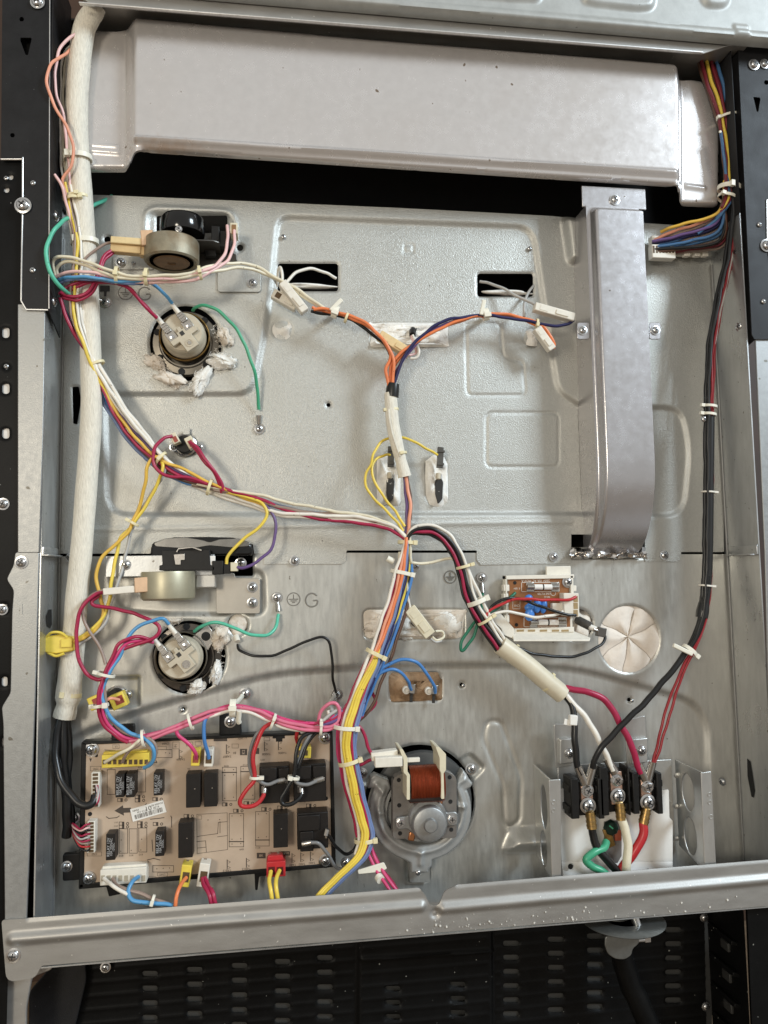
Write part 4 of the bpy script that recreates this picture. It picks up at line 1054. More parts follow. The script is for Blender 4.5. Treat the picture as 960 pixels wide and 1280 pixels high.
pad('insulation_pad', circ(722, 781, 21, 21, 26), -9, -3, woolpink, 'scorched pale insulation in the round hole right of the brown board', 6)
pad('insulation_pad', circ(297, 781, 14, 14, 26), -9, -2, woolpink, 'pale insulation in the small round hole beside the green wire', 7)
pad('insulation_pad', circ(353, 411, 12, 12, 26), -3.6, -3.0, wool, 'small white round insulation spot left of the upper harness', 8)
pad('insulation_pad', circ(667, 421, 11, 11, 26), -3.6, -3.0, wool, 'small white round insulation spot by the right hand plugs', 9)
for (x0, x1, y0, y1, lb_) in ((352, 421, 352, 364, 'left'), (602, 664, 362, 370, 'right')):
    o = blob('insulation_strip', (x0+x1)/2, (y0+y1)/2, (x1-x0)/2, 3, -12, -3, wool, None, int(x0), .3, n=40)
    tag(o, 'thin white insulation edge along the bottom of the upper %s opening' % lb_, 'insulation', 'insulation in the openings')
for q, (x, y, rx, ry, a, m_, lb_) in enumerate(((478, 782, 17, 11, 8, woolpink, 'cream insulation lump at the left end of the wide lower slot'), (505, 786, 16, 9, -10, wool, 'white insulation lump left of the lower cream plug'),
        (558, 780, 17, 12, 5, wool, 'white insulation lump at the right end of the wide lower slot'), (490, 416, 18, 9, 4, wool, 'white insulation lump left of the black sensor stub'), (540, 418, 14, 8, -6, wool, 'white insulation lump right of the black sensor stub'))):
    tuft(x, y, rx, ry, a, 20+q, lb_, m_, -6, 2)
b = MB(); b.tube(wpts([(516, 776, 1), (524, 782, 4), (530, 790, 3)]), .0042, 10); tag(b.build('sensor_stub', M('sooty_ceramic', (.05, .045, .04), .5, var=.4, vscale=120)), 'sooty sensor stub behind the lower cream plug in the wide slot', 'sensor')
t = thing('insulation_disc', 'large round cream insulation disc split into wedges beside the brown board', 'insulation', W(787, 800, 0))
MB().prism(circ(785, 797, 40, 44), -9, -7.2).build('backing_disc', woolpink, t)
ang = [78, 25, -38, -98, -150, 150]
rd = random.Random(5)
for i in range(6):
    a0, a1 = ang[i], ang[(i+1) % 6]
    if a1 > a0: a1 -= 360
    cpx = (785, 796); V = []; F = []; na, nr = 9, 7
    for j in range(nr+1):
        rr = j/nr
        for q in range(na):
            s = q/(na-1); a = R(3.5*math.sin(rr*7+(i if s < .5 else i+1)*1.7)*rr)+R(a0-1.0/max(rr, .12)*.5+(a1-a0+1.0/max(rr, .12))*s); g = min(s, 1-s)*2
            x, y = cpx[0]+rr*39.5*math.cos(a), cpx[1]-rr*43.5*math.sin(a)+3*rr
            h = -6+4.5*math.sin(math.pi*min(1, .12+g*.9)/2)*(1 if rr < .9 else .7)*(0.4+.6*min(1, rr*3))+rd.uniform(-.3, .3)+1.3*math.sin(rr*9+i*2.1)*math.sin(s*7+i)*g
            V.append(W(x, y, h))
    for j in range(nr):
        F += [(j*na+q, j*na+q+1, (j+1)*na+q+1, (j+1)*na+q) for q in range(na-1)]
    MB().add(V, F).build('wedge', M('disc_wool', (.80, .73, .65), .95, var=.10, vscale=60, bump=1.0, bscale=160, spec=.1, second=((.66, .56, .46), 30, .5)), t, smooth=70, recalc=False)

# ---------------------------------------------------------------- bake element terminals
def bake_term(px, py, label, flip):
    t = thing('element_terminal', label, 'heating terminal', W(px, py, 0), 'heating element terminals')
    b = MB(); obox_px(b, px+flip*1, py-26, 9, 8, 26, 2.2, flip*4); b.build('spade_lug', M('dark_tinned', (.13, .125, .115), .35, .8, var=.3), t, bevel=.5)
    b = MB(); obox_px(b, px+flip*1.2, py-18, 10.4, 9, 3, 2.0, flip*4); obox_px(b, px+flip*2, py-34, 10.4, 9, 3, 2.0, flip*4); b.build('lug_crimp', M('dark_tinned', (.13, .125, .115), .35, .8, var=.3), t, bevel=.3)
    b = MB(); b.cyl(W(px-1, py-6, 6), W(px-1, py+1, 7), .0028, .0024, 14); b.build('porcelain_bead', ceramic, t)
    b = MB(); b.prism(rpoly([(px-5, py+2), (px+2, py-1), (px+5, py+4), (px+4, py+26), (px-1, py+32), (px-5, py+20)], 2), -4, 3.2); b.build('element_rod', M('scorched_rod', (.02, .018, .016), .5), t, bevel=.8)
    return t
bake_term(488, 597, 'dark spade terminal in the left oval slot under the sleeve end', .6)
bake_term(549, 598, 'dark spade terminal in the right oval slot, yellow wire on its top', 1.2)

# ---------------------------------------------------------------- hidden bake connections (blue wires)
for i, (x, y, lb_) in enumerate(((511, 862, 'left'), (539, 863, 'right'))):
    t = thing('element_terminal', 'small ringed screw terminal on scorched insulation, %s blue wire' % lb_, 'heating terminal', W(x, y, 0), 'heating element terminals')
    b = MB(); b.lathe(W(x-4, y, -2), [(.004, 0), (.004, .005), (.0024, .0056), (.0022, .003), (0, .003)], n=20); b.build('porcelain_bead', inkw, t)
    b = MB(); obox_px(b, x+4, y-1, 4, 7, 11, 3, 8); b.build('spade_lug', tin, t, bevel=.4)
    b = MB(); obox_px(b, x+3, y+9, 1, 3.5, 13, 2, 4); b.build('element_pin', M('scorched_rod', (.02, .018, .016), .5), t)

# ---------------------------------------------------------------- convection fan motor
t = thing('fan_motor', 'grey convection fan motor with copper coil in the big round cutout', 'fan motor', W(528, 1010, 0))
fm = t
def arcpx(cx, cy, r, a0, a1, n): return [(cx+r*math.cos(R(a0+(a1-a0)*i/n)), cy-r*math.sin(R(a0+(a1-a0)*i/n))) for i in range(n+1)]
outer = arcpx(526, 1014, 66, 152, 388, 48)
inner = arcpx(526, 1012, 46, 388, 152, 40)
brk = uv([(462, 973), (470, 968), (478, 971)]+[]+[(477, 976)]+[], 14) if False else None
outl = [(459, 986), (463, 972), (469, 968), (486, 975)]+arcpx(526, 1012, 45, 145, 385, 44)+[(571, 976), (579, 962), (584, 968), (587, 974), (592, 980), (589, 985), (583, 988)]+arcpx(526, 1014, 64, 24, -66, 20)+[(541, 1076), (540, 1084), (536, 1088), (536, 1092), (514, 1092), (513, 1080), (506, 1076)]+arcpx(526, 1014, 65, -110, -205, 22)
bo = uv(outl, 16)
rib = uv(arcpx(526, 1012, 53, 150, 390, 60), 16); ribt = uv([(526, 1068), (526, 1080)], 16); knob1 = uv([(471, 981), (478, 990)], 16); knob2 = uv([(475, 1016), (482, 1016)], 16); knob3 = uv([(571, 1008), (580, 1008)], 16); knob4 = uv([(572, 980), (580, 975)], 16)
def h_br(U, V):
    h = np.full(U.shape, 15.0)
    s = sdf(U, V, rib, False); h += 2.6*np.exp(-(s/.0028)**2)
    for q in (ribt, knob1, knob2, knob3, knob4): h += 2.4*np.exp(-(sdf(U, V, q, False)/.0028)**2)
    e = np.abs(sdf(U, V, bo)); h -= 2.0*(1-np.sqrt(np.clip(1-(1-np.clip(e/.0022, 0, 1))**2, 0, 1)))
    return h
sheet('motor_frame', bo, .95, h_br, motor_pl, t, (), back=lambda U, V: 4.0)
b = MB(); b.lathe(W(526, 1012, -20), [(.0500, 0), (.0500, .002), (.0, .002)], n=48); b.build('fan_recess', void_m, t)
b = MB(); b.lathe(W(527, 1003, -11), [(64*k_at(527, 1003, 0), 0), (62*k_at(527, 1003, 0), .004), (50*k_at(527, 1003, 0), .005), (0, .005)], n=56); b.build('rear_plate', M('dark_rear_plate', (.13, .13, .125), .45, .5), t)
b = MB(); b.prism(arcpx(526, 1012, 47, 168, 372, 40), 1.5, 4, at=4); b.build('bowl_plate', motor_pl, t, bevel=.6)
b = MB(); b.lathe(W(526, 1012, 0), [(48*k_at(526, 1012, 0), 0), (48*k_at(526, 1012, 0), .010), (44*k_at(526, 1012, 0), .010), (43.8*k_at(526, 1012, 0), 0)], n=64); b.build('inner_ring', motor_pl, t, smooth=40)
lam = rpoly([(491, 972, 8), (510, 964, 8), (556, 963, 8), (571, 970, 8), (571, 1048, 5), (491, 1049, 5)], 6)
b = MB()
for i in range(5): b.prism(lam, 12+i*2.4, 14.0+i*2.4, at=24)
b.build('lamination_stack', lam_m, t, bevel=.25)
b = MB(); b.prism([(492, 973), (570, 972), (570, 1047), (492, 1048)], 12, 23, at=24); b.build('lamination_core', M('dark_lamination', (.09, .085, .08), .5, .5), t)
for (x, y) in ((498.5, 975), (562, 971.5), (499, 1006.6), (563, 1002), (500, 1041.6), (564, 1037)):
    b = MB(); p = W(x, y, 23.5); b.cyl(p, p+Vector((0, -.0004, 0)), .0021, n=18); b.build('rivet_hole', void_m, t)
for (x, y) in ((499, 986), (562, 982), (499, 998), (562, 994)):
    b = MB(); p = W(x, y, 23.5); b.cyl(p, p+Vector((0, -.0003, 0)), .0019, n=18); b.build('pressed_dimple', lam_m, t)
b = MB(); k = k_at(532, 980, 30)
A = W(511, 976, 30); Bp = W(553, 974, 30)
b = MB(); nseg = 46
prof = []
for i in range(nseg+1):
    x = A.x+(Bp.x-A.x)*i/nseg; prof.append((x, .0155+(.00028 if i % 2 else -.00028)))
V = []; F = []; n = 28
for (x, rr_) in prof: V += [Vector((x, -.030, W(532, 979, 30).z))+Vector((0, math.cos(2*math.pi*q/n)*rr_*1.05, math.sin(2*math.pi*q/n)*rr_*1.15)) for q in range(n)]
for j in range(nseg): F += [(j*n+q, j*n+(q+1) % n, (j+1)*n+(q+1) % n, (j+1)*n+q) for q in range(n)]
b.add(V, F); b.build('copper_coil', copper, t, smooth=30)
b = MB(); b.box(511, 993, 554, 1001, 24, 43); b.build('coil_tape', M('black_tape', (.02, .014, .013), .3), t, bevel=1.2, seg=3)
for P, nm in (([(499, 936), (503, 936), (509, 947), (509, 964), (512, 968), (512, 999), (508, 999), (508, 969), (504, 965), (504, 950)], 'bobbin_cheek'), ([(544, 933), (548, 933), (557, 942), (557, 962), (554, 966), (555, 998), (551, 998), (551, 966), (549, 962), (549, 947)], 'bobbin_cheek')):
    b = MB(); b.prism(rpoly(P, 1.2, 3), 16, 48, at=46); b.build(nm, cream, t, bevel=.6)
b = MB(); b.box(508, 948, 525, 952.5, 40, 44); b.build('terminal_post', ivory, t, bevel=.5)
b = MB(); obox_px(b, 480, 943, 38, 33, 10, 11, -4); b.build('connector_housing', ivory, t, bevel=.7)
b = MB(); obox_px(b, 485, 951, 46, 34, 12, 12, 0); b.build('connector_half', ivory, t, bevel=.7)
b = MB(); b.lathe(W(534.5, 1026, 24), [(.0185, 0), (.018, .010), (.0165, .0125), (.0158, .013), (.007, .0133), (.0066, .0165), (.0058, .0175), (0, .0178)], n=44); b.build('bearing_hub', hub_m, t, smooth=35)
b = MB(); b.lathe(W(533, 1020, 23), [(.0195, 0), (.0192, .007), (.018, .0085), (0, .0085)], n=40); b.build('bearing_seat', hub_m, t, smooth=35)
b = MB(); b.prism(rpoly([(494, 1022, 6), (510, 1020, 3), (518, 1012, 6), (550, 1010, 6), (558, 1016, 3), (572, 1014, 6), (573, 1032, 6), (558, 1033, 3), (552, 1042, 6), (518, 1044, 6), (509, 1036, 3), (495, 1038, 6)], 5), 24, 27, at=27); b.build('bearing_bridge', hub_m, t, bevel=1.0)
screw(t, 501, 1028.5, 27, .85, 'hex'); screw(t, 565, 1024, 27, .85, 'hex')
for (x, y, w, h) in ((549, 1001, 7, 12), (514, 1044, 8, 11)):
    b = MB(); obox_px(b, x, y, 21, w, h, 9, 12); b.build('shading_ring', M('bright_copper', (.50, .22, .10), .3, .9, var=.3), t, bevel=1.2)
screw(t, 588.5, 961, 0, .95); screw(t, 453, 966, 0, .85); screw(t, 522.5, 1091, 15, .62, 'plain')
b = MB(); b.prism(rpoly([(512, 1068), (538, 1068), (537, 1103), (512, 1103)], 3), -2.5, -1.5); b.build('frame_foot', galv_low, t)

# ---------------------------------------------------------------- power terminal bracket
t = thing('terminal_bracket', 'zinc channel bracket with oval cutouts holding the terminal blocks', 'bracket', W(790, 1090, 0))
tb = t
bz = W(770, 955, 8).z; bz0 = W(770, 1108, 58).z
b = MB(); b.box(697, 957, 846, 1092, 6, 7.5); b.build('back_plate', zinc, t, bevel=.4)
uL = W(690, 1000, 58).x; uR = W(879, 1000, 58).x
def side_cheek(u, sg, holes, name, topf, topb, bot):
    # cheek plane: coordinates (depth, z); built as a sheet in (y, z) then turned
    y0, y1 = .006, .058
    out = np.array([(y0, bot+.010), (y1, bot), (y1, topf), (y1-.006, topf), (y0, topb)])
    o = sheet(name, out, 1.0, lambda U, V: np.zeros(U.shape), zinc, t, [np.array([(a+ra*math.cos(q), b_+rb2*math.sin(q)) for q in np.linspace(0, 2*math.pi, 30)[:-1]]) for (a, b_, ra, rb2) in holes], lip=0)
    me = o.data; n = len(me.vertices); co = np.zeros(n*3); me.vertices.foreach_get('co', co); co = co.reshape(-1, 3)+np.array(o.location+POS[t.name])
    new = np.stack([np.full(n, u)+co[:, 1], -co[:, 0], co[:, 2]], 1); c = new.mean(0)
    me.vertices.foreach_set('co', (new-c).ravel()); me.update(); o.location = Vector(c)-POS[t.name]; POS[o.name] = Vector(c)
    sol = o.modifiers.new('thickness', 'SOLIDIFY'); sol.thickness = .0012; sol.offset = 0
    return o
zt_ = W(690, 975, 58).z; zb_ = W(694, 1106, 58).z
side_cheek(uL, 1, [(.035, W(690, 1010, 40).z, .010, .022), (.030, W(690, 1065, 40).z, .010, .018)], 'side_cheek', W(690, 975, 58).z, W(680, 955, 8).z, W(690, 1106, 58).z)
side_cheek(uR, 1, [(.030, W(865, 990, 30).z, .0125, .019), (.030, W(868, 1045, 30).z, .0125, .019)], 'side_cheek', W(878, 965, 58).z, W(846, 950, 8).z, W(879, 1092, 58).z)
b = MB(); b.prism(rpoly([(686, 975), (701, 974), (702, 1106), (690, 1108)], 2), 57, 58.5); b.build('front_lip', zinc, t, bevel=.5)
b = MB(); b.prism(rpoly([(876, 966), (889, 964), (896, 1092), (881, 1094)], 2), 57, 58.5); b.build('front_lip', zinc, t, bevel=.5)
for (x, y) in ((691.5, 1003), (691.5, 1013), (886.5, 993), (887, 1003), (888.5, 1021)):
    b = MB(); b.lathe(W(x, y, 58.4), [(.0024, 0), (.0022, .0006), (.0014, .0006), (.0012, -.0003), (0, -.0003)], n=18); b.build('punched_dimple', zinc, t)
for P, s in (([(692, 905), (716, 904), (718, 956), (694, 960)], (712, 941.5)), ([(780, 901), (806, 894), (810, 952), (784, 960)], (802, 938))):
    b = MB(); b.prism(rpoly(P, 3), 8, 9.5, at=9); b.build('mounting_tab', zinc, t, bevel=.5)
    b = MB(); b.prism(rpoly([(s[0]-12, 924), (s[0]+8, 922), (s[0]+8, 953), (s[0]-12, 956)], 2), 9, 14); b.build('tab_step', zinc, t, bevel=1.5)
    screw(t, s[0], s[1], 14, .9)
for y in (969, 1008, 1048, 1087):
    b = MB(); b.lathe(W(845.5, y, 9), [(.003, 0), (.0024, .0012), (0, .0018)], n=14); b.build('spot_weld', zinc, t)

t = thing('insulating_board', 'white folded board behind the power terminals, two round holes below', 'board', W(770, 1090, 20))
b = MB(); b.prism(rpoly([(699, 986), (714, 986), (714, 1013), (824, 1013), (824, 988), (836, 987), (837, 1022), (841, 1026), (841, 1077), (702, 1077), (699, 1025)], 1.5), 16, 17); b.build('upper_leaf', whitep, t, bevel=.3)
b = MB(); p = [W(702, 1077, 17), W(841, 1077, 17), W(841, 1091, 22), W(836, 1096, 23), W(704, 1098, 23)]
b.add(p+[q+Vector((0, .001, 0)) for q in p], [(0, 1, 2, 3, 4), (9, 8, 7, 6, 5)]+[(i, i+5, (i+1) % 5+5, (i+1) % 5) for i in range(5)]); b.build('lower_leaf', whitep, t, bevel=.3)
for (x, y) in ((713, 1083), (810, 1089)):
    b = MB(); c = W(x, y, 22.8); b.cyl(c, c+Vector((0, -.0005, .0)), .0027, n=18); b.build('round_hole', void_m, t)
b = MB(); b.prism([(755, 1027), (777, 1025), (777, 1070), (770, 1082), (755, 1078)], 17, 17.6); b.build('cut_window', M('grey_shade_plate', (.22, .21, .2), .5, .3), t)

# three terminal blocks, each a thing of its own
def term_block(x0, y0, x1, y1, px0, px1, py0, py1, s1, s2, label, lug):
    t = thing('terminal_block', label, 'terminal block', W((x0+x1)/2, y1, 17), 'power terminal blocks')
    b = MB(); b.box(x0+4, y0+6, x1-4, y1-4, 17, 30); b.build('block_base', blackp, t, bevel=.8)
    for (a, c_) in ((x0, px0-3), (px1+3, x1)):
        b = MB(); b.box(a, y0, c_, y1, 17, 38, at=34); b.build('barrier', blackp, t, bevel=1.0)
        for (ya, yb) in ((y0+10, y0+18), (y1-14, y1-6)):
            b = MB(); b.box(a-1, ya, c_+1, yb, 18, 35, at=34); b.build('barrier_rib', blackp, t, bevel=.7)
    b = MB(); b.box(px0, py0, px1, py1, 30, 32.5); b.build('contact_plate', copperpl, t, bevel=.4)
    screw(t, *s1, 32.5, 1.18, 'hex'); screw(t, *s2, 33.5, 1.32)
    (lx0, ly0), (lx1, ly1) = lug
    b = MB(); A, B = W(lx0, ly0, 34), W(lx1, ly1, 36)
    b.cyl(A, B, .0046, .0050, 18); b.build('crimp_lug', brass, t, smooth=40)
    for q in (.25, .55, .8):
        m1 = A.lerp(B, q); b = MB(); dirv = (B-A).normalized(); b.cyl(m1-dirv*.0009, m1+dirv*.0009, .0053, n=18); b.build('crimp_ridge', M('dark_brass', (.28, .18, .07), .35, .8), t, smooth=40)
term_block(711, 972, 754, 1022, 726, 742, 976, 1013, (734, 988), (734.7, 1007), 'black terminal block with black cables, leftmost of the three', ((737.5, 1015), (740, 1036)))
term_block(747, 958, 787, 1018, 763, 779, 965, 1005, (770.6, 975), (772, 995), 'black terminal block with white cables, middle of the three', ((774.5, 1004), (776.5, 1025)))
term_block(788, 965, 827, 1016, 801, 815, 974, 1008, (809, 983), (809.4, 1002.6), 'black terminal block with red cables, right of the white one', ((808, 1011), (804, 1030)))
t = thing('ground_screw', 'dark green slotted earth screw and brass strap below the middle block', 'earth screw', W(763, 1036, 20))
b = MB(); b.lathe(W(763, 1034, 22), [(.0080, 0), (.0080, .003), (.0064, .005), (0, .0055)], n=8); b.build('screw_head', M('green_black_screw', (.012, .03, .022), .35, .4), t)
b = MB(); obox_px(b, 764, 1034, 28, 6, 1.6, .6, 40); b.build('screw_slot', WC['green'], t)
b = MB(); obox_px(b, 761, 1047, 24, 9, 22, 3, -18); b.build('earth_strap', brass, t, bevel=.6)
b = MB(); obox_px(b, 772, 1044, 19, 8, 12, 3, 0); b.build('copper_tab', M('red_copper', (.45, .13, .07), .4, .6), t, bevel=.4)

# ---------------------------------------------------------------- cord strain relief below the rail
t = thing('strain_relief', 'round metal cord clamp hanging under the right half of the rail', 'cord clamp', W(775, 1165, 40))
ck = W(778, 1149, 40); zinc_d = M('dull_zinc', (.20, .205, .195), .46, .85, var=.15, vscale=120)
b = MB(); b.lathe(ck, [(.018, .0008), (.040, .0008), (.0415, 0), (.040, -.0012), (.018, -.0012), (.018, .0008)], axis=(0, 0, 1), n=48); b.build('clamp_ring', zinc_d, t, smooth=35)
b = MB(); b.lathe(ck+Vector((-.004, .004, -.024)), [(.0125, -.002), (.0130, .0), (.0125, .010), (.0145, .024)], axis=(0, .15, 1), n=36); b.build('clamp_throat', zinc_d, t, smooth=40)
b = MB(); b.prism(rpoly([(757, 1170), (801, 1168), (799, 1180), (791, 1186), (790, 1194), (781, 1200), (769, 1199), (760, 1193), (756, 1182)], 4), 60, 62); b.build('clamp_tongue', zinc_d, t, bevel=.8)
b = MB(); b.cyl(W(784, 1171, 60), W(812, 1169, 60), .0026, n=14); b.cyl(W(783, 1176, 60), W(812, 1174, 60), .0020, n=14); b.box(806, 1164, 814, 1178, 54, 62); b.build('clamp_bolt', screw_m, t, bevel=.4)
b = MB(); b.cyl(W(791, 1140, 52), W(797, 1158, 54), .0045, n=20); b.build('ring_screw', screw_m, t)

# ---------------------------------------------------------------- filter board
t = thing('filter_board', 'small brown circuit board with blue discs in a white carrier', 'circuit board', W(675, 790, 0))
fb = t
b = MB(); b.box(633.5, 722, 716, 788, 2, 9); b.build('carrier_base', ivory, t, bevel=.5)
b = MB(); b.box(635.5, 723.5, 713, 786, 9, 11); b.build('board', pcbb_m, t)
b = MB()
for q in ((631.5, 719.5, 718, 722.8), (631.5, 719.5, 635.5, 790), (712.8, 719.5, 717.5, 742), (634, 786, 718, 790)): b.box(*q, 3, 13.5)
b.build('carrier_rim', ivory, t, bevel=.5)
for q in ((683, 708, 714, 721, 3, 7), (629.5, 731, 637, 739, 4, 13), (629.5, 742, 636, 756, 4, 13), (716, 732, 721, 739, 4, 13), (631, 769, 637, 778, 4, 13)):
    b = MB(); b.box(*q); b.build('carrier_clip', ivory, t, bevel=.6)
b = MB(); p = [W(640, 789, 10), W(718, 789, 10), W(738, 797, 24), W(737, 800, 25), W(642, 800, 25)]
b.add(p+[q+Vector((0, 0, -.0015)) for q in p], [(0, 1, 2, 3, 4), (9, 8, 7, 6, 5)]+[(i, i+5, (i+1) % 5+5, (i+1) % 5) for i in range(5)]); b.build('carrier_shelf', ivory, t, bevel=.4)
b = MB(); b.prism(rpoly([(613, 768, 2), (625, 766, 2), (643, 786, 2), (643, 799, 1), (628, 793, 2), (627, 786, 2), (617, 778, 2)], 2), 6, 18, at=18); b.build('carrier_arm', ivory, t, bevel=.6)
for x in (646, 660, 675, 690, 702):
    b = MB(); b.box(x, 787.2, x+9, 789.4, 13, 13.9); b.build('rim_slot', M('shadow_amber', (.35, .25, .12), .6), t)
screw(t, 709.5, 727.5, 11.4, 1.0)
for (x0, x1, y0, y1) in ((659, 698, 730.5, 737), (663, 707, 774, 782)):
    ym = (y0+y1)/2; fo_ = None
    A, B = W(x0, ym, 15), W(x1, ym, 15); fu = MB(); fu.cyl(A.lerp(B, .22), A.lerp(B, .48), .0030, n=18); fu.cyl(A.lerp(B, .52), A.lerp(B, .78), .0030, n=18); fo_ = fu.build('fuse', whitep, t, smooth=40)
    fu = MB(); fu.cyl(A, A.lerp(B, .24), .0026, n=18); fu.cyl(A.lerp(B, .76), B, .0026, n=18); fu.build('fuse_cap', tin, fo_, smooth=40)
    fu = MB(); fu.cyl(A.lerp(B, .48), A.lerp(B, .52), .0031, n=18); fu.build('fuse_band', blackp, fo_)
    fu = MB(); fu.box(x0-1, y0-2.5, x0+9, y1+2.5, 11, 13); fu.box(x1-9, y0-2.5, x1+1, y1+2.5, 11, 13); fu.build('fuse_clip', tin, fo_, bevel=.3)
for (x, y, rx, ry, a, d) in ((660.5, 748, 5.5, 4.5, 30, 18), (671.5, 757, 5, 9, -8, 17), (679.5, 758, 4.2, 8.5, -12, 16), (662, 759, 6.5, 5, 20, 18), (662, 768, 6, 8, -10, 20)):
    blob('varistor', x, y, rx, ry, d-4, d+3, bluev, t, int(x*7+y), .03, 24, 12, ang=a)
b = MB(); b.box(690.5, 754, 711, 764.5, 11, 18); b.build('board_connector', ivory, t, bevel=.5)
b = MB(); b.prism(rpoly([(704.5, 741.5), (723.5, 741.5), (724.5, 771.5), (705.5, 770)], 1), 11, 24); b.build('connector_housing', ivory, t, bevel=.6)
for y in (745, 753.5, 762.5):
    b = MB(); b.box(717, y, 722.5, y+7.5, 24, 24.4); b.build('connector_mouth', M('shadow_amber', (.35, .25, .12), .6), t)
ink = MB(); ink_rect(ink, 652, 728, 699, 739.5, 11.1, .5); ink_rect(ink, 655, 772, 708, 783.5, 11.1, .5); ink_rect(ink, 641, 748, 650, 761, 11.1, .3)
ink.build('printed_outline', inkw, t, smooth=0, recalc=False)
for (s, x, y, sz, hs) in (('250V 10A AC MOV-A', 669.5, 725.8, 4.2, .92), ('250V 10A AC 120V', 681, 785, 3.2, .9), ('LINE FILTER', 680, 742, 3.6, .9), ('94V-0', 684, 746, 3.2, .9), ('E 120V', 646, 735.5, 3.0, .9), ('CN1', 646, 757, 4, .9)):
    text(t, 'printed_text', s, x, y, 11.15, sz, inkw, 180, hscale=hs)
b = MB(); c = W(691.5, 741.5, 11.2); b.tube([c+Vector((math.cos(a), 0, math.sin(a)))*.0026 for a in np.linspace(0, 6.283, 20)], .00025, 4); b.build('certification_mark', inkw, t)
for (x, y) in ((643.5, 728.5), (645.5, 781)):
    b = MB(); c = W(x, y, 11.1); b.cyl(c, c+Vector((0, -.0002, 0)), .0019, n=16); b.build('drill_hole', void_m, t)

# spark lead plug right of the filter board
t = thing('lead_plug', 'blackened plug and grey crimp beside the round cream disc', 'plug', W(735, 787, 5))
b = MB(); b.tube(wpts([(722, 775, -1), (730, 779, 8), (738, 783, 11)]), .0048, 12); b.build('plug_body', M('sooty_ceramic', (.05, .045, .04), .5, var=.4, vscale=120), t)
b = MB(); b.tube(wpts([(736, 783, 12), (746, 787, 14)]), .0030, 12); b.build('plug_collar', inkw, t)
b = MB(); obox_px(b, 751, 790, 15, 11, 11, 7, 12); b.build('crimp', M('dark_crimp', (.12, .11, .10), .4, .6), t, bevel=.8)
b = MB(); b.cyl(W(742, 787, 16), W(752, 790, 16), .0020, n=12); b.build('pin', tin, t)

# earth terminals
def earth_lug(px, py, lx, ly, d, label):
    t = thing('earth_terminal', label, 'earth terminal', W(px, py, d), 'earth terminals')
    screw(t, px, py, d+.6, .82)
    b = MB(); c = W(px, py, d+.4); b.lathe(c, [(.0058, 0), (.0058, .0008), (0, .0008)], n=22); b.build('ring_lug', tin, t)
    b = MB(); A, B = W(px+(lx-px)*.35, py+(ly-py)*.35, d+.8), W(lx, ly, d+2.5); b.cyl(A, B, .0021, .0030, 12); b.build('crimp', tin, t)
    return t
earth_lug(324, 536, 323.5, 519, -3, 'screwed earth lug at the end of the upper green wire')
earth_lug(346, 747, 348, 764, -1, 'screwed earth lug left of the stamped earth symbol and letter G')
earth_lug(602, 722, 603, 741, -1, 'screwed earth lug left of the brown board, dark green wire')
earth_lug(132, 378, 120, 374, 0, 'screwed earth lug at the left edge near the white sleeve')
earth_lug(421, 868, 417, 882, -5, 'screwed earth lug where the thin black wire drops, above the board')
# stamped hook beside the sleeve
b = MB(); b.prism(rpoly([(125, 357), (137, 357), (137, 364), (133, 364), (133, 370), (130, 370), (130, 364), (125, 364)], .6), .4, 1.2); tag(b.build('stamped_slot', M('slot_dark', (.05, .05, .05), .6), smooth=0), 'dark stamped slot beside the sleeve, above the left earth lug', 'slot')
# ================================================================ main control board
t = thing('control_board', 'large tan relay board in a black tray at the lower left', 'circuit board', W(260, 1108, 0))
pb = t
BD = 16.0                                  # board surface
b = MB(); b.prism([(103, 928), (415, 914), (419, 1083), (99, 1111)], 3, 13.6, at=15); b.build('tray', blackp, t, bevel=1.0)
b = MB()
for P in ([(102, 927.5), (416, 913.5), (416, 917), (102, 931.5)], [(99, 1105), (419, 1079), (420, 1084), (98, 1112)], [(101.5, 928), (107.5, 928), (104.5, 1110), (98, 1111)], [(412, 914), (416, 914), (420, 1083), (414.5, 1083)]):
    b2 = MB(); b2.prism(P, 3, 17.2); b2.build('tray_rim', blackp, t, bevel=.8)
# mounting ears and clips of the tray
for P in ([(139, 907), (168, 905), (168, 926), (139, 928)], [(274, 893), (301, 892), (302, 921), (274, 922)], [(78, 1068), (101, 1066), (101, 1100), (78, 1102)]):
    b = MB(); b.prism(rpoly(P, 3), 4, 11); b.build('mounting_ear', blackp, t, bevel=1.2)
for P in ([(132, 1106), (147, 1105), (150, 1118), (136, 1121)], [(318, 1090), (334, 1089), (333, 1095), (324, 1096), (322, 1113), (319, 1113)]):
    b = MB(); b.prism(rpoly(P, 1.5), 3, 9); b.build('tray_clip', blackp, t, bevel=.8)
screw(t, 288, 902, 11, .95); screw(t, 83.5, 1083, 11.5, .85); screw(t, 93, 1022, 6, .85); screw(t, 432, 1078, 2, .85)
b = MB(); b.prism([(107, 931), (412.5, 917), (415, 1080), (103.5, 1106)], 13.7, BD, at=BD); bo_ = b.build('board', pcb_m, t, bevel=.2)
for (x, y) in ((114.8, 937), (111, 1098), (406.6, 921.6), (407, 1076)): screw(t, x, y, BD, 1.1)
k0 = k_at(260, 1010, BD)
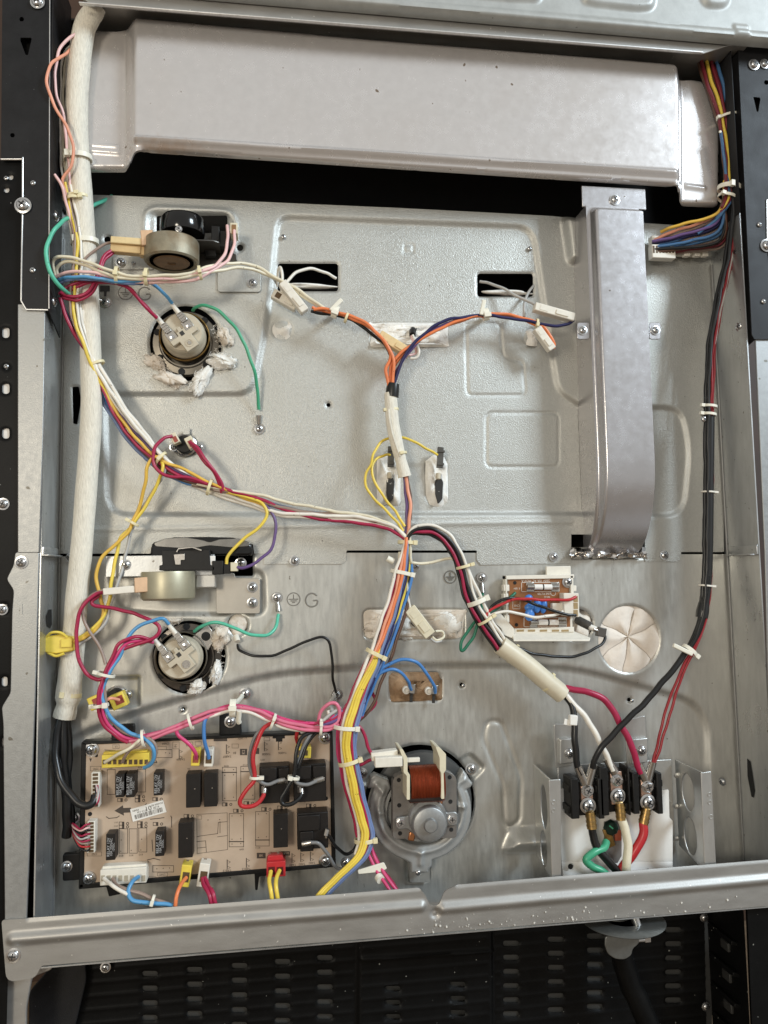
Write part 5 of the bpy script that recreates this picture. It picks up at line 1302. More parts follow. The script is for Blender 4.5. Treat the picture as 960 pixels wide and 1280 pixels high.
# connectors -------------------------------------------------------------
def header(name, x0, y0, x1, y1, h, mat, n, vert=False, holes=None, parts=True):
    b = MB(); b.box(x0, y0, x1, y1, BD, BD+h); o = b.build(name, mat, t, bevel=.7)
    hm = holes or M('shadow_amber', (.35, .25, .12), .6)
    for i in range(n):
        s = (i+.5)/n
        b = MB()
        if vert: yy = y0+(y1-y0)*s; w = (y1-y0)/n*.62; b.box(x0+1.8, yy-w/2, x1-1.5, yy+w/2, BD+h, BD+h+.35)
        else: xx = x0+(x1-x0)*s; w = (x1-x0)/n*.62; b.box(xx-w/2, y0+(y1-y0)*.42, xx+w/2, y1-2.2, BD+h, BD+h+.35)
        b.build('pin_socket', hm, o, smooth=0)
    return o
brownhole = M('dark_socket', (.10, .06, .025), .6)
header('yellow_header', 127, 944, 186, 957.5, 12, yellowp, 9, holes=brownhole)
b = MB(); b.box(129, 940.5, 184, 945, BD, BD+7); b.build('header_latch', yellowp, t, bevel=.6)
header('white_header', 125, 1088, 183, 1103.5, 13, ivory, 8, holes=M('pale_socket', (.42, .37, .28), .6))
b = MB(); b.prism([(128, 1083), (183, 1080), (184, 1090), (127, 1092)], BD, BD+9); b.build('header_latch', ivory, t, bevel=.6)
header('side_header', 114, 966, 124, 1009, 11, ivory, 9, True, brownhole)
header('side_header', 109, 1027, 118.5, 1066, 11, ivory, 9, True, brownhole)
def tabplug(x0, y0, x1, y1, mat, name='tab_plug', inner=None, ang=6):
    cx, cy = (x0+x1)/2, (y0+y1)/2
    b = MB(); obox_px(b, cx, cy, BD+8, (x1-x0)*.86, (y1-y0)*.93, 15, ang); o = b.build(name, mat, t, bevel=.7)
    b = MB(); obox_px(b, cx-.6, cy+(y1-y0)*.17, BD+15.6, (x1-x0)*.58, (y1-y0)*.42, .5, ang); b.build('plug_mouth', inner or brownhole, o)
    b = MB(); obox_px(b, cx+1.5, y0+1, BD+4, (x1-x0)*.25, 5, 3, ang); b.build('tab', tin, o)
tabplug(239, 934.5, 251.5, 956, yellowp, inner=M('red_mouth', (.30, .07, .03), .5), ang=3)
tabplug(255, 934, 268, 957, ivory, ang=3)
tabplug(368, 931, 390, 946, yellowp, ang=3)
tabplug(225.5, 1077, 240, 1106, yellowp, ang=9)
tabplug(247.5, 1075, 262.5, 1106, ivory, ang=9)
b = MB(); b.box(333, 1078, 357, 1095.5, BD, BD+17); o = b.build('red_plug', redp, t, bevel=.6)
b = MB(); b.prism([(335, 1070), (353, 1069), (357, 1080), (333, 1081)], BD+2, BD+12); b.build('plug_top', redp, o, bevel=.6)
for x in (339.5, 350):
    b = MB(); b.box(x-4, 1084, x+4, 1093, BD+17, BD+17.4); b.build('plug_mouth', M('dark_red_socket', (.10, .005, .006), .5), o)
for (x, y) in ((336.5, 1069), (347.5, 1068)):
    b = MB(); obox_px(b, x, y, BD+6, 3, 5, 3, 5); b.build('tab', tin, t)
# relays -------------------------------------------------------------
def relay(x0, y0, x1, y1, h, name, prints=None):
    dx = -2 if (x0+x1)/2 < 349 else 0
    b = MB(); b.box(x0, y0+5, x1+dx, y1, BD+.3, BD+h); o = b.build(name, relay_m, t, bevel=.5)
    if prints:
        for i, (s, yy, sz) in enumerate(prints):
            text(o, 'printed_text', s, (x0+x1+dx)/2+(yy[0]), (y0+5+y1)/2+yy[1], BD+h+.06, sz, inkg, 90 if sz > 0 else -90)
    else:
        b = MB(); c = W((x0+x1)/2+1, (y0+y1)/2, BD+h); b.cyl(c, c+Vector((0, -.0002, 0)), .0006, n=10); b.build('mould_mark', tin, o)
    return o
sp_ = [('OMR 12V', (-2.6, -7), 5), ('10A 250V', (1.8, -7), 4), ('G5Q-1', (-2.4, 8), 5), ('12VDC', (2, 8), 4)]
sp_ = [('RELAY 12V', (-2.6, 0), 5), ('10A 250VAC', (1.0, 0), 4.2), ('12VDC', (4, 0), 3.6)]
for q in ((144.5, 963, 157, 996.5), (157.5, 962.5, 170, 996.5), (192, 961, 205, 994), (132.5, 1038, 145.8, 1075), (194, 1034.6, 207, 1070)): relay(*q, 15, 'small_relay', sp_)
for q in ((232.5, 963, 252.5, 1009), (255, 962, 273.5, 1008), (222.8, 1024, 242.8, 1071.8), (341.5, 1013, 360, 1059)): relay(*q, 16, 'tall_relay')
for (x0, y0, x1, y1) in ((324, 953, 362, 1003), (367, 950, 408, 1001)):
    b = MB(); b.box(x0, y0+6, x1, y1, BD+.3, BD+19); o = b.build('power_relay', relay_m, t, bevel=.8)
    b = MB(); b.box(x0+1, y0+8, x0+22, y0+24, BD+19, BD+24); b.box(x0+24, y0+8, x1-.5, y0+22, BD+19, BD+22.5); b.build('relay_shoulder', relay_m, o, bevel=.8)
    b = MB(); b.box(x1-14, y0+22, x1-2, y0+26, BD+19, BD+23); b.build('relay_tab', tin, o, bevel=.3)
    b = MB(); b.box(x0+5, y0+29, x0+8.5, y0+41, BD+19, BD+22); b.build('relay_tab', tin, o, bevel=.3)
b = MB(); b.box(371.5, 1017, 410.5, 1060, BD+.3, BD+19); o = b.build('power_relay', relay_m, t, bevel=.8)
b = MB(); b.box(372, 1020, 400, 1038, BD+19, BD+22); b.build('relay_shoulder', relay_m, o, bevel=.8)
b = MB(); b.box(375, 1040, 392, 1064, BD+6, BD+21.5); b.build('relay_foot', relay_m, o, bevel=.8)
b = MB(); b.box(378, 1052, 388, 1056, BD+21.5, BD+24.5); b.build('relay_tab', tin, o, bevel=.3)
b = MB(); b.box(406, 1036, 409, 1048, BD+19, BD+22); b.build('relay_tab', tin, o, bevel=.3)
# printed outlines, marks and lettering -------------------------------------------------------------
I = BD+.12
ink = MB()
for q in ((134, 962, 144, 993), (172, 961.5, 182, 990), (149, 1036, 159.5, 1066.5), (161.5, 1036, 171.5, 1066.5), (173.5, 1035, 183.5, 1065),
          (194, 937, 215, 947), (278, 959, 295.5, 1001), (301, 958, 318.5, 999), (286.5, 1017, 304.5, 1058.5), (319.5, 1014.5, 336.5, 1057.5),
          (191, 1082, 217, 1090)): ink_rect(ink, *q, I, .48)
for q in ((278, 965.5, 295.5, 965.5), (301, 964.5, 318.5, 964.5), (286.5, 1052, 304.5, 1052), (319.5, 1050, 336.5, 1050)):
    ink_lines(ink, [(q[0], q[1]), (q[2], q[3])], I, .95)
ink_lines(ink, [(246, 1018), (284, 1016), (284.5, 1062), (246.5, 1067), (246, 1018)], I, .4)
ink_lines(ink, [(246, 1046), (250, 1045), (272, 1042), (273, 1028), (284, 1027)], I, .48); ink_lines(ink, [(246, 1052), (257, 1051), (258, 1065)], I, .48); ink_lines(ink, [(272, 1046), (284, 1044.5)], I, .48)
ink_lines(ink, [(275, 1027), (275, 1041)], I, .48); ink_lines(ink, [(247, 1060), (257, 1059)], I, .48)
ink_rect(ink, 247.5, 1019.5, 252, 1024, I, .25)
for (x0, y0) in ((224, 937), (283, 931), (330.5, 927.5), (348, 926), (284, 1075), (308, 1073), (365, 1067), (376, 1066), (388, 1065)):     # tab symbols
    ink_lines(ink, [(x0, y0), (x0, y0+11)], I, .8); ink_lines(ink, [(x0+1, y0+1), (x0+4, y0+2.5), (x0+1.5, y0+4)], I, .35); ink_lines(ink, [(x0+1, y0+8), (x0+4, y0+9.5), (x0+1.5, y0+11)], I, .35)
for (x, y) in ((197, 941), (207, 941), (212, 941.5), (196, 1086), (204, 1085.5), (212, 1085), (281, 962.5), (292, 962), (281, 969), (292, 968.5), (281, 998), (292, 996.5), (304, 961), (304, 996), (316, 994),
               (290, 1020), (301, 1019.5), (290, 1049), (301, 1048.5), (290, 1055), (301, 1054.5), (323, 1017.5), (333, 1017), (323, 1047), (333, 1046), (151, 1064), (164, 1063), (176, 1062.5), (177, 1049), (151.5, 1050), (260, 1025), (274.5, 1024.5), (126, 983), (126, 1001), (127, 967), (126, 975)):
    c = W(x, y, I); ink.add([c+Vector((math.cos(q)*.0005, 0, math.sin(q)*.0005)) for q in np.linspace(0, 2*math.pi, 9)[:-1]], [tuple(range(8))])
# little component outlines under the relays: box + ring
def comp(x, y):
    ink_rect(ink, x, y, x+6, y+4, I, .5)
    ink.add([W(x+3.5, y, I), W(x+6, y, I), W(x+6, y+4, I), W(x+3.5, y+4, I)], [(0, 1, 2, 3)])
    c = W(x+10.5, y+2, I); pts = [c+Vector((math.cos(q)*.0014, 0, math.sin(q)*.0014)) for q in np.linspace(0, 2*math.pi, 14)]
    for A, Bq in zip(pts[:-1], pts[1:]):
        m_ = (A-c)*.55; m2 = (Bq-c)*.55; ink.add([A, Bq, c+m2, c+m_], [(0, 1, 2, 3)])
for (x, y) in ((147, 998), (169, 994), (169, 998.5), (191, 997), (149, 1027.5), (149, 1031.5), (172, 1027), (172, 1031), (191.5, 1028), (278, 1003.5), (305, 1002), (292, 1011.5), (327, 1009.5), (347, 1007.5), (383, 1005), (230, 1018)): comp(x, y)
for P in ([(133, 1021), (136, 1023), (146, 1022), (149, 1020)], [(213.5, 1020), (214.5, 1022), (214.5, 1034)], [(188, 1024), (198, 1023), (205, 1022)], [(131, 937.5), (144, 938)], [(176, 1012.5), (183, 1004.5)], [(184, 1075), (192, 1073), (200, 1075)], [(190, 1050), (191, 1064)], [(184, 954), (196, 953), (195, 951)]):
    ink_lines(ink, P, I, .7)
ink.add([W(*p, I) for p in ((143, 1013.5), (153.6, 1006.5), (154.2, 1010), (163.5, 1009.5), (164, 1015.5), (154.6, 1016), (155, 1019.6))], [(0, 1, 2, 3, 4, 5, 6)])
ink.add([W(*p, I) for p in ((111.5, 948), (115, 948), (113.2, 952.5))], [(0, 1, 2)])
for q in ((267, 922, 284, 926.5), (300, 936, 309, 944), (317, 935, 324, 942.5), (321, 1066, 332, 1073), (351.5, 1064, 362.5, 1069.5)):
    ink.add([W(q[0], q[1], I), W(q[2], q[1], I), W(q[2], q[3], I), W(q[0], q[3], I)], [(0, 1, 2, 3)])
for q in ((141, 931, 149, 935.5), (113, 958, 126, 963.5), (196, 933, 208, 937), (216, 927.5, 224, 936), (233, 927.5, 241, 932.5), (244, 927, 251.5, 931.5), (290, 930, 298, 935), (330, 922, 337, 926), (109, 1065, 127, 1070), (197, 1091, 209.5, 1095), (186, 1096, 195, 1100)):
    ink_rect(ink, *q, I, .3)
ink.build('printed_ink', pcb_ink, t, smooth=0, recalc=False).__setitem__('kind', 'stuff')
for (s, x, y, sz) in (('TAB09', 226, 949, 3.8), ('TAB07', 284, 945.5, 3.8), ('TAB08', 333, 942.5, 3.8), ('TAB06', 353, 941, 3.8), ('B1', 293, 941, 4), ('CN04', 207, 929.5, 3.6), ('UL', 145, 933.2, 3.4), ('K6', 236, 961, 3), ('RY8', 283, 957.5, 3.2), ('RY12', 307, 956, 3.2), ('RY1', 328, 949.5, 3.2), ('TAB13', 284, 1088, 3.8), ('TAB12', 308, 1086, 3.8),
                      ('LK', 284, 1091.5, 3.4), ('CR', 308, 1089.5, 3.4), ('TAB4', 366, 1081, 3.6), ('TAB3', 377.5, 1080, 3.6), ('TAB2', 390, 1078.5, 3.6), ('N', 264.5, 1094, 3.6), ('CN03', 203, 1098, 3.6), ('CN02', 203, 1093, 3), ('RY4', 151.5, 1069.5, 3), ('RY3', 164, 1069, 3), ('RY2', 176, 1068, 3), ('RY9', 302, 1061.5, 3), ('RY11', 322, 1059.5, 3), ('CN1', 119.5, 961, 3.4), ('CN2', 118, 1067.5, 3.4), ('L1 240V', 303, 923, 3.4), ('RY5', 138, 960, 3), ('RY6', 175, 959, 3), ('D11', 145, 1028, 2.6), ('D12', 145, 1032.5, 2.6)):
    text(t, 'printed_text', s, x, y, I, sz, pcb_ink, 180)
for (s, x, y, sz) in (('P1', 220, 932, 4.5), ('K2', 304.5, 940, 5)): text(t, 'printed_text', s, x, y, I+.06, sz, pcb_ink if s == 'P1' else pcb_m, 90)
text(t, 'printed_text', 'BK', 326.5, 1069.5, I+.06, 4.2, pcb_m, 0); text(t, 'printed_text', 'W10', 357, 1066.8, I+.06, 4, pcb_m, 0)
for (x, y, r) in ((112.5, 1017.5, 2.6), (120.5, 944.5, 2.0), (407.5, 998, 2.6)):
    b = MB(); c = W(x, y, BD+.05); b.cyl(c, c+Vector((0, -.0002, 0)), r*k0, n=16); b.build('drill_hole', void_m, t)
b = MB(); b.prism([(341, 917), (356, 916), (356, 923), (353, 923), (353, 927), (345, 927), (345, 923), (341, 923)], BD, BD+.3); b.build('board_notch', blackp, t)
# sticker -------------------------------------------------------------
f = local(185, 1013.5, BD+.5, -13)
b = MB(); P = [(-21, -8), (21, -8), (22, 8), (-21, 8)]
b.add([f(x, y, .25) for x, y in P]+[f(x, y, -.3) for x, y in P], [(3, 2, 1, 0), (4, 5, 6, 7)]+[(i, (i+1) % 4, (i+1) % 4+4, i+4) for i in range(4)]); stk = b.build('barcode_sticker', labelp, t)
b = MB(); rnd = random.Random(8); x = -17.5
while x < 17.5:
    w = rnd.choice((.35, .35, .7, 1.0))
    b.add([f(x, .5, .32), f(x+w, .5, .32), f(x+w, 6, .32), f(x, 6, .32)], [(0, 1, 2, 3)]); x += w+rnd.choice((.35, .5, .9))
b.build('barcode', pcb_ink, stk, smooth=0, recalc=False)
def stext(s, x, y, sz):
    p = f(x, y, .35); o = text(stk, 'printed_text', s, 185, 1013.5, BD, sz, pcb_ink, 180+13); o.location = p-POS[stk.name]
stext('01', 1, -3.2, 8.5); stext('MAIN', -14.5, -5, 3.2); stext('0717-126', -7, -1.7, 3.4); stext('EBR6120', 13, -2.2, 3.6) if False else stext('6120', 11, -1.6, 3.8); stext('POWER BD', 12.5, -5.2, 3)

# ================================================================ plugs hanging in the wiring
def plug(px, py, d, lx, ly, th, ang, mat, label, lip=None, mouth=None):
    t = thing('wire_plug', label, 'plug', W(px, py, d), 'plugs in the wiring')
    b = MB(); obox_px(b, px, py, d, lx, ly, th, ang); b.build('plug_shell', mat, t, bevel=.9)
    f = local(px, py, d, ang)
    rot = Matrix.Rotation(R(ang), 3, 'Y'); k = k_at(px, py, d)
    b = MB(); b.obox(f(lx*.18, 0, th*.5+.3), (lx*k*.16, .0008, ly*k*.28), rot); b.build('latch', mat, t, bevel=.4)
    b = MB(); b.obox(f(-lx*.28, 0, th*.5), (lx*k*.10, .0004, ly*k*.3), rot); b.build('window', brownhole if mouth else mat, t, bevel=.2)
    return t
plug(367, 372, 24, 46, 11, 10, 52, ivory, 'ivory plug pointing down right beside the upper left opening')
plug(356, 376, 14, 34, 12, 9, 30, ivory, 'ivory plug lying behind another, below the upper left opening', mouth=True)
plug(692, 391, 26, 50, 10, 10, 14, ivory, 'long ivory plug touching the tall duct on the right harness')
plug(680, 424, 22, 32, 10, 9, 55, ivory, 'short cream plug under the long ivory one, orange wire')
plug(493, 431, 18, 44, 12, 10, 31, tanp, 'tan plug crossing the white insulated slot at the harness fork')
plug(524, 777, 22, 42, 15, 11, 53, cream, 'cream plug lying diagonally across the wide insulated slot')
b = MB(); b.cyl(W(516, 413, 0), W(515.5, 419, 9), .0040, .0034, 16); tag(b.build('sensor_stub', blackp), 'black sensor stub poking out of the white insulated slot', 'sensor')
# ================================================================ wiring
def harness(name, label, px, py, d=20): return thing(name, label, 'wiring', W(px, py, d), 'wire bundles')

# ---------------------------------------------------------------- braided sleeve down the left side
t = thing('braided_sleeve', 'thick white braided sleeve running down the left side', 'sleeve', W(90, 895, 20))
P = [(124, 8, 52), (112, 22, 50), (104, 40, 46), (99, 80, 44), (96, 130, 42), (97, 180, 40), (101, 230, 38), (106, 300, 34), (110, 370, 30), (113, 440, 28), (114, 520, 27), (109, 600, 26), (103, 680, 25), (97, 740, 24), (93, 790, 22), (89, 830, 20), (86, 858, 18), (84, 878, 17), (80, 897, 16)]
C = catmull(wpts(P), 7); n = 40; V = []; F = []; prev = None; k = len(C)
rad = np.interp(np.linspace(0, 1, k), [0, .03, .10, .3, .5, .7, .85, .93, .955, .98, 1.0], [.008, .0105, .0112, .0112, .0108, .0112, .0118, .0130, .0100, .0115, .0112])
for j, p in enumerate(C):
    tt = (C[min(j+1, k-1)]-C[max(j-1, 0)]).normalized()
    e1 = tt.cross(Vector((0, 1, 0))).normalized() if prev is None else (prev-tt*prev.dot(tt)).normalized()
    prev = e1; e2 = tt.cross(e1)
    for i in range(n):
        a = 2*math.pi*i/n
        rr = rad[j]*(1+.045*math.cos(a*20+.02*j)+.02*math.sin(3*a+.07*j)+.025*math.sin(a+.13*j)+.012*math.sin(j*.9))
        V.append(p+(e1*math.cos(a)*.92+e2*math.sin(a)*.78)*rr)
for j in range(k-1): F += [(j*n+i, j*n+(i+1) % n, (j+1)*n+(i+1) % n, (j+1)*n+i) for i in range(n)]
b = MB().add(V, F); b.build('braid', sleeve_m, t, smooth=80, recalc=False)
for (x, y, d, tx, ty, r, w) in ((97, 198, 40, 3, 40, 14.5, 6), (106, 303, 34, 3, 40, 14, 6), (88, 868, 18, -4, 24, 10.8, 5)):
    tie(t, x, y, d, tx, ty, r, w, nylon_y if y > 800 else nylon, head=60)
tie(t, 96, 248, 38, 3, 40, 14, 3.5, nylon_y, head=100)
# yellow clip gripping it
t = thing('cable_clip', 'translucent yellow plastic clip holding the yellow wires to the wall', 'clip', W(75, 805, 30))
b = MB(); b.prism(rpoly([(56, 796), (74, 793), (92, 796), (94, 813), (72, 817), (56, 815)], 3), 24, 40, at=36); b.build('clip_body', yellowp, t, bevel=1.2)
b = MB(); b.tube(catmull(wpts([(56, 799, 38), (64, 791, 41), (76, 791, 42), (84, 797, 40)]), 5), .0013, 8); b.tube(catmull(wpts([(60, 816, 38), (70, 820, 41), (80, 817, 42)]), 5), .0013, 8); b.build('clip_band', yellowp, t)
b = MB(); b.box(76, 799, 90, 809, 40, 41.5); b.build('clip_latch', yellowp, t, bevel=.5)

# ---------------------------------------------------------------- upper left bundle beside the sleeve
h = harness('wire_bundle', 'thin white, pink and yellow wires descending beside the white sleeve', 80, 200, 40)
wire(h, [(112, 28, 48), (95, 50, 46), (83, 66, 50), (65, 80, 64), (58.5, 103, 68), (67, 131, 64), (84, 158, 58), (91, 184, 56), (89, 206, 54), (79, 224, 50), (82, 242, 46), (88, 270, 44)], 'salmon', 1.8)
wire(h, [(116, 30, 48), (104, 38, 50), (88, 47, 54), (74, 62, 56), (69, 91, 58), (71, 119, 56), (78, 141, 52), (83, 175, 46), (86, 205, 44), (88, 250, 42)], 'lpink', 1.8)
wire(h, [(68, 218, 56), (77, 233, 54), (82, 250, 50), (88, 272, 46), (93, 296, 42), (96, 330, 40)], 'lpink', 1.8)
for i, (dx, c) in enumerate(((0, 'white'), (3.5, 'cream'), (7, 'white'), (10, 'white'))):
    wire(h, [(118-dx*.4, 24, 40), (96+dx*.2, 48, 38), (79+dx, 72, 36), (76+dx, 110, 36), (76+dx, 190, 38), (82+dx*.9, 245, 38), (90+dx*.7, 295, 38), (94+dx*.6, 340, 38), (95+dx*.5, 385, 36)], c, 1.7)
wire(h, [(81, 228, 46), (86, 252, 46), (92, 280, 46), (97, 305, 46), (95, 340, 44), (92, 380, 42), (95, 405, 42), (102, 425, 40), (112, 450, 37), (127, 481, 31), (148, 519, 27), (176, 553, 25), (204, 578, 25)], 'yellow', 1.9)
wire(h, [(84, 232, 44), (89, 262, 46), (94, 286, 46), (93, 320, 46), (89, 352, 44), (88, 380, 42), (94, 410, 40), (104, 432, 37), (117, 462, 31), (138, 503, 25), (164, 541, 22), (192, 570, 22)], 'taupe', 1.7)
wire(h, [(88, 231, 44), (95, 266, 44), (101, 300, 44), (101, 340, 43), (97, 372, 42), (99, 405, 40), (112, 440, 36), (128, 475, 31), (152, 518, 27), (180, 552, 25), (206, 577, 24)], 'white', 1.7)
tie(h, 92, 248, 45, 4, 30, 7, 3.5, nylon_y, head=150)
wire(h, [(121, 20, 46), (114, 40, 46), (108, 66, 44)], 'brown', 1.7)
wire(h, [(120, 24, 48), (110, 44, 48), (107, 60, 44)], 'lpink', 1.7)

h = thing('ground_wire', 'green wire looping from the gap round to the left earth lug', 'wire', W(70, 320, 40), 'green earth wires')
wire(h, [(140, 245, -6), (120, 256, 8), (100, 268, 24), (84, 274, 48), (70, 284, 64), (60, 302, 68), (59, 325, 68), (66, 346, 66), (78, 362, 56), (92, 370, 36), (106, 374, 20), (117, 373, 10)], 'teal', 2.4)
h = thing('ground_wire', 'green wire arching from the upper lamp holder down to its earth lug', 'wire', W(310, 420, 10), 'green earth wires')
wire(h, [(241, 388, 2), (245, 383, 14), (256, 382, 20), (272, 388, 22), (290, 405, 22), (305, 428, 20), (316, 458, 16), (322, 488, 8), (323.5, 512, 1)], 'green', 2.1)
h = thing('ground_wire', 'green wire sagging from the lower lamp holder to the lug by the letter G', 'wire', W(310, 790, 10), 'green earth wires')
wire(h, [(243, 789, 2), (250, 784, 12), (262, 779, 18), (278, 780, 20), (296, 786, 20), (318, 794, 20), (334, 794, 18), (344, 784, 12), (348, 768, 4)], 'teal', 2.1)

# ---------------------------------------------------------------- horizontal bundle across the upper latch motor
h = harness('wire_bundle', 'cream, pink and blue wires crossing left to right under the upper latch motor', 170, 345, 50)
wire(h, [(69, 345, 46), (66, 330, 50), (72, 322, 54), (90, 322, 56), (110, 327, 58), (130, 336, 60), (160, 344, 62), (200, 345, 62), (235, 342, 60), (262, 333, 52), (290, 329, 38), (320, 333, 28), (345, 347, 26), (372, 362, 26), (395, 378, 26), (410, 388, 24)], 'cream', 2.0)
wire(h, [(74, 350, 44), (72, 336, 48), (84, 327, 52), (104, 330, 54), (124, 339, 58), (150, 347, 60), (200, 349, 60), (240, 345, 58), (268, 339, 50), (300, 335, 36), (330, 341, 26), (352, 353, 24), (378, 370, 22), (404, 386, 22)], 'cream', 2.0)
wire(h, [(70, 346, 48), (84, 340, 52), (110, 340, 56), (140, 346, 58), (180, 349, 60), (215, 348, 60), (245, 342, 58), (266, 334, 52), (280, 318, 44), (285, 300, 36), (284, 282, 28)], 'lpink', 2.0)
wire(h, [(74, 352, 44), (100, 346, 50), (140, 350, 54), (190, 353, 56), (240, 350, 56), (266, 338, 50), (284, 326, 42), (292, 308, 36), (293, 288, 30)], 'lpink', 2.0)
wire(h, [(73, 350, 46), (86, 346, 52), (110, 347, 56), (145, 351, 58), (180, 352, 56), (194, 357, 46), (205, 367, 40), (215, 379, 30)], 'sky', 2.1)
wire(h, [(74, 354, 44), (90, 349, 50), (120, 350, 54), (160, 354, 56), (178, 355, 50)], 'slate', 2.0)
wire(h, [(74, 368, 42), (86, 358, 44), (110, 350, 48), (135, 350, 52), (154, 355, 52), (168, 368, 46), (182, 384, 42), (196, 397, 34)], 'crimson', 2.1)
wire(h, [(76, 372, 40), (90, 362, 42), (112, 354, 46), (138, 353, 50), (160, 359, 50), (176, 376, 44), (196, 398, 32)], 'crimson', 2.0)
for (x, y) in ((146, 344), (183, 346)): tie(h, x, y, 56, 20, 1, 8.5, 4.0, nylon_y, head=85)
tie(h, 250, 341, 56, 20, -3, 7, 3.4, nylon_y, head=85)
h = harness('wire_bundle', 'brown and dark red wires rising into the tan connector of the upper latch', 120, 330, 40)
wire(h, [(97, 345, 40), (104, 328, 42), (116, 314, 42), (128, 306, 40), (140, 303, 38)], 'taupe', 1.7)
wire(h, [(76, 366, 44), (92, 372, 46), (108, 366, 48), (119, 350, 48), (125, 334, 46), (131, 320, 42), (141, 312, 38)], 'crimson', 2.1)
wire(h, [(78, 372, 42), (96, 376, 44), (112, 368, 46), (122, 352, 46), (128, 332, 44), (134, 322, 40), (142, 315, 36)], 'crimson', 2.0)

# ---------------------------------------------------------------- long diagonal bundle from the left wall to the centre
h = harness('wire_bundle', 'crimson, blue and white wires sweeping diagonally from the sleeve to the centre hub', 230, 600, 25)
wire(h, [(75, 372, 44), (80, 390, 42), (92, 415, 38), (110, 443, 34), (127, 480, 30), (143, 518, 28), (163, 547, 27), (190, 572, 27), (220, 592, 27), (250, 603, 27), (285, 612, 26), (330, 626, 25), (380, 645, 24), (440, 653, 26), (475, 658, 28), (500, 669, 30), (510, 680, 30)], 'crimson', 2.2)
wire(h, [(76, 376, 42), (84, 398, 38), (98, 424, 34), (111, 446, 32), (128, 484, 27), (146, 522, 25), (168, 553, 24), (196, 580, 24), (225, 599, 24), (258, 608, 24), (300, 618, 24), (345, 633, 23), (400, 648, 24), (460, 654, 25), (490, 660, 26), (508, 676, 28)], 'brown', 2.1)
wire(h, [(80, 387, 38), (94, 416, 32), (108, 443, 28), (120, 480, 24), (134, 512, 22), (158, 547, 21), (186, 577, 21), (218, 597, 21), (250, 606, 21), (290, 617, 21), (335, 629, 21), (390, 641, 22), (440, 645, 24), (480, 654, 26), (504, 670, 28)], 'slate', 2.1)
wire(h, [(82, 390, 36), (98, 422, 30), (112, 450, 26), (124, 484, 22), (140, 518, 20), (164, 552, 19), (192, 582, 19), (224, 601, 19), (262, 611, 20), (310, 624, 20), (360, 638, 21)], 'blue', 2.0)
wire(h, [(92, 385, 40), (95, 405, 38), (103, 425, 36), (113, 450, 33), (128, 482, 30), (148, 518, 29), (172, 550, 29), (200, 574, 29), (232, 588, 30), (262, 603, 28), (300, 620, 24), (330, 632, 22)], 'gold', 2.0)
wire(h, [(97, 388, 38), (103, 418, 34), (114, 450, 31), (130, 484, 28), (150, 518, 27), (178, 551, 26), (206, 578, 26), (240, 598, 26), (280, 611, 25)], 'purple', 2.0)
wire(h, [(100, 385, 38), (105, 410, 36), (116, 448, 34), (135, 485, 32), (156, 515, 32), (180, 546, 31), (205, 572, 29), (236, 596, 22), (262, 612, 20), (300, 624, 22), (345, 640, 24), (400, 644, 26), (450, 647, 28), (486, 655, 30), (508, 672, 31)], 'white', 2.3)
wire(h, [(104, 388, 36), (109, 412, 34), (120, 446, 32), (140, 484, 30), (162, 517, 30), (185, 547, 29), (208, 574, 26), (232, 600, 20), (262, 616, 19), (305, 630, 20), (350, 644, 22), (405, 648, 24), (455, 652, 26), (492, 662, 28)], 'white', 2.3)
wire(h, [(240, 604, 24), (275, 611, 26), (320, 618, 26), (370, 630, 26), (420, 639, 26), (462, 646, 28), (490, 656, 30), (507, 670, 31)], 'cream', 2.0)
wire(h, [(240, 606, 22), (275, 613, 24), (310, 620, 24), (350, 634, 24), (390, 641, 24), (420, 643, 24), (470, 652, 26), (505, 672, 28)], 'taupe', 2.2)
wire(h, [(280, 614, 24), (310, 622, 26), (328, 630, 26), (334, 642, 26), (328, 655, 28), (312, 668, 30), (298, 680, 32), (286, 694, 32), (283, 705, 32)], 'yellow', 2.0, label='yellow wire dropping to the lower latch switch')
wire(h, [(300, 618, 22), (326, 628, 24), (341, 642, 24), (345, 662, 24), (338, 686, 26), (322, 702, 30), (306, 710, 32), (296, 709, 32)], 'purple', 1.9, label='purple wire curling to the lower latch switch')
tie(h, 121, 455, 30, 10, 22, 8, 3.2, nylon_y, head=20)
tie(h, 201, 573, 27, 22, 18, 8, 3.4, nylon_y, head=85)
tie(h, 262, 609, 25, 26, 8, 8.5, 3.4, nylon_y, head=300)

# thermal switch loop, upper panel
h = harness('wire_loop', 'crimson loop wires plugged into the upper thermal switch', 240, 580, 28)
wire(h, [(215, 545, 24), (204, 548, 28), (194, 560, 32), (192, 576, 34), (200, 590, 34), (215, 596, 32), (240, 598, 30), (262, 606, 28)], 'crimson', 2.1)
wire(h, [(238, 553, 26), (246, 560, 32), (256, 574, 34), (268, 588, 32), (276, 602, 28), (279, 614, 26)], 'crimson', 2.2)
wire(h, [(240, 556, 24), (249, 568, 30), (259, 580, 32), (270, 594, 30), (277, 616, 24)], 'crimson', 2.1)

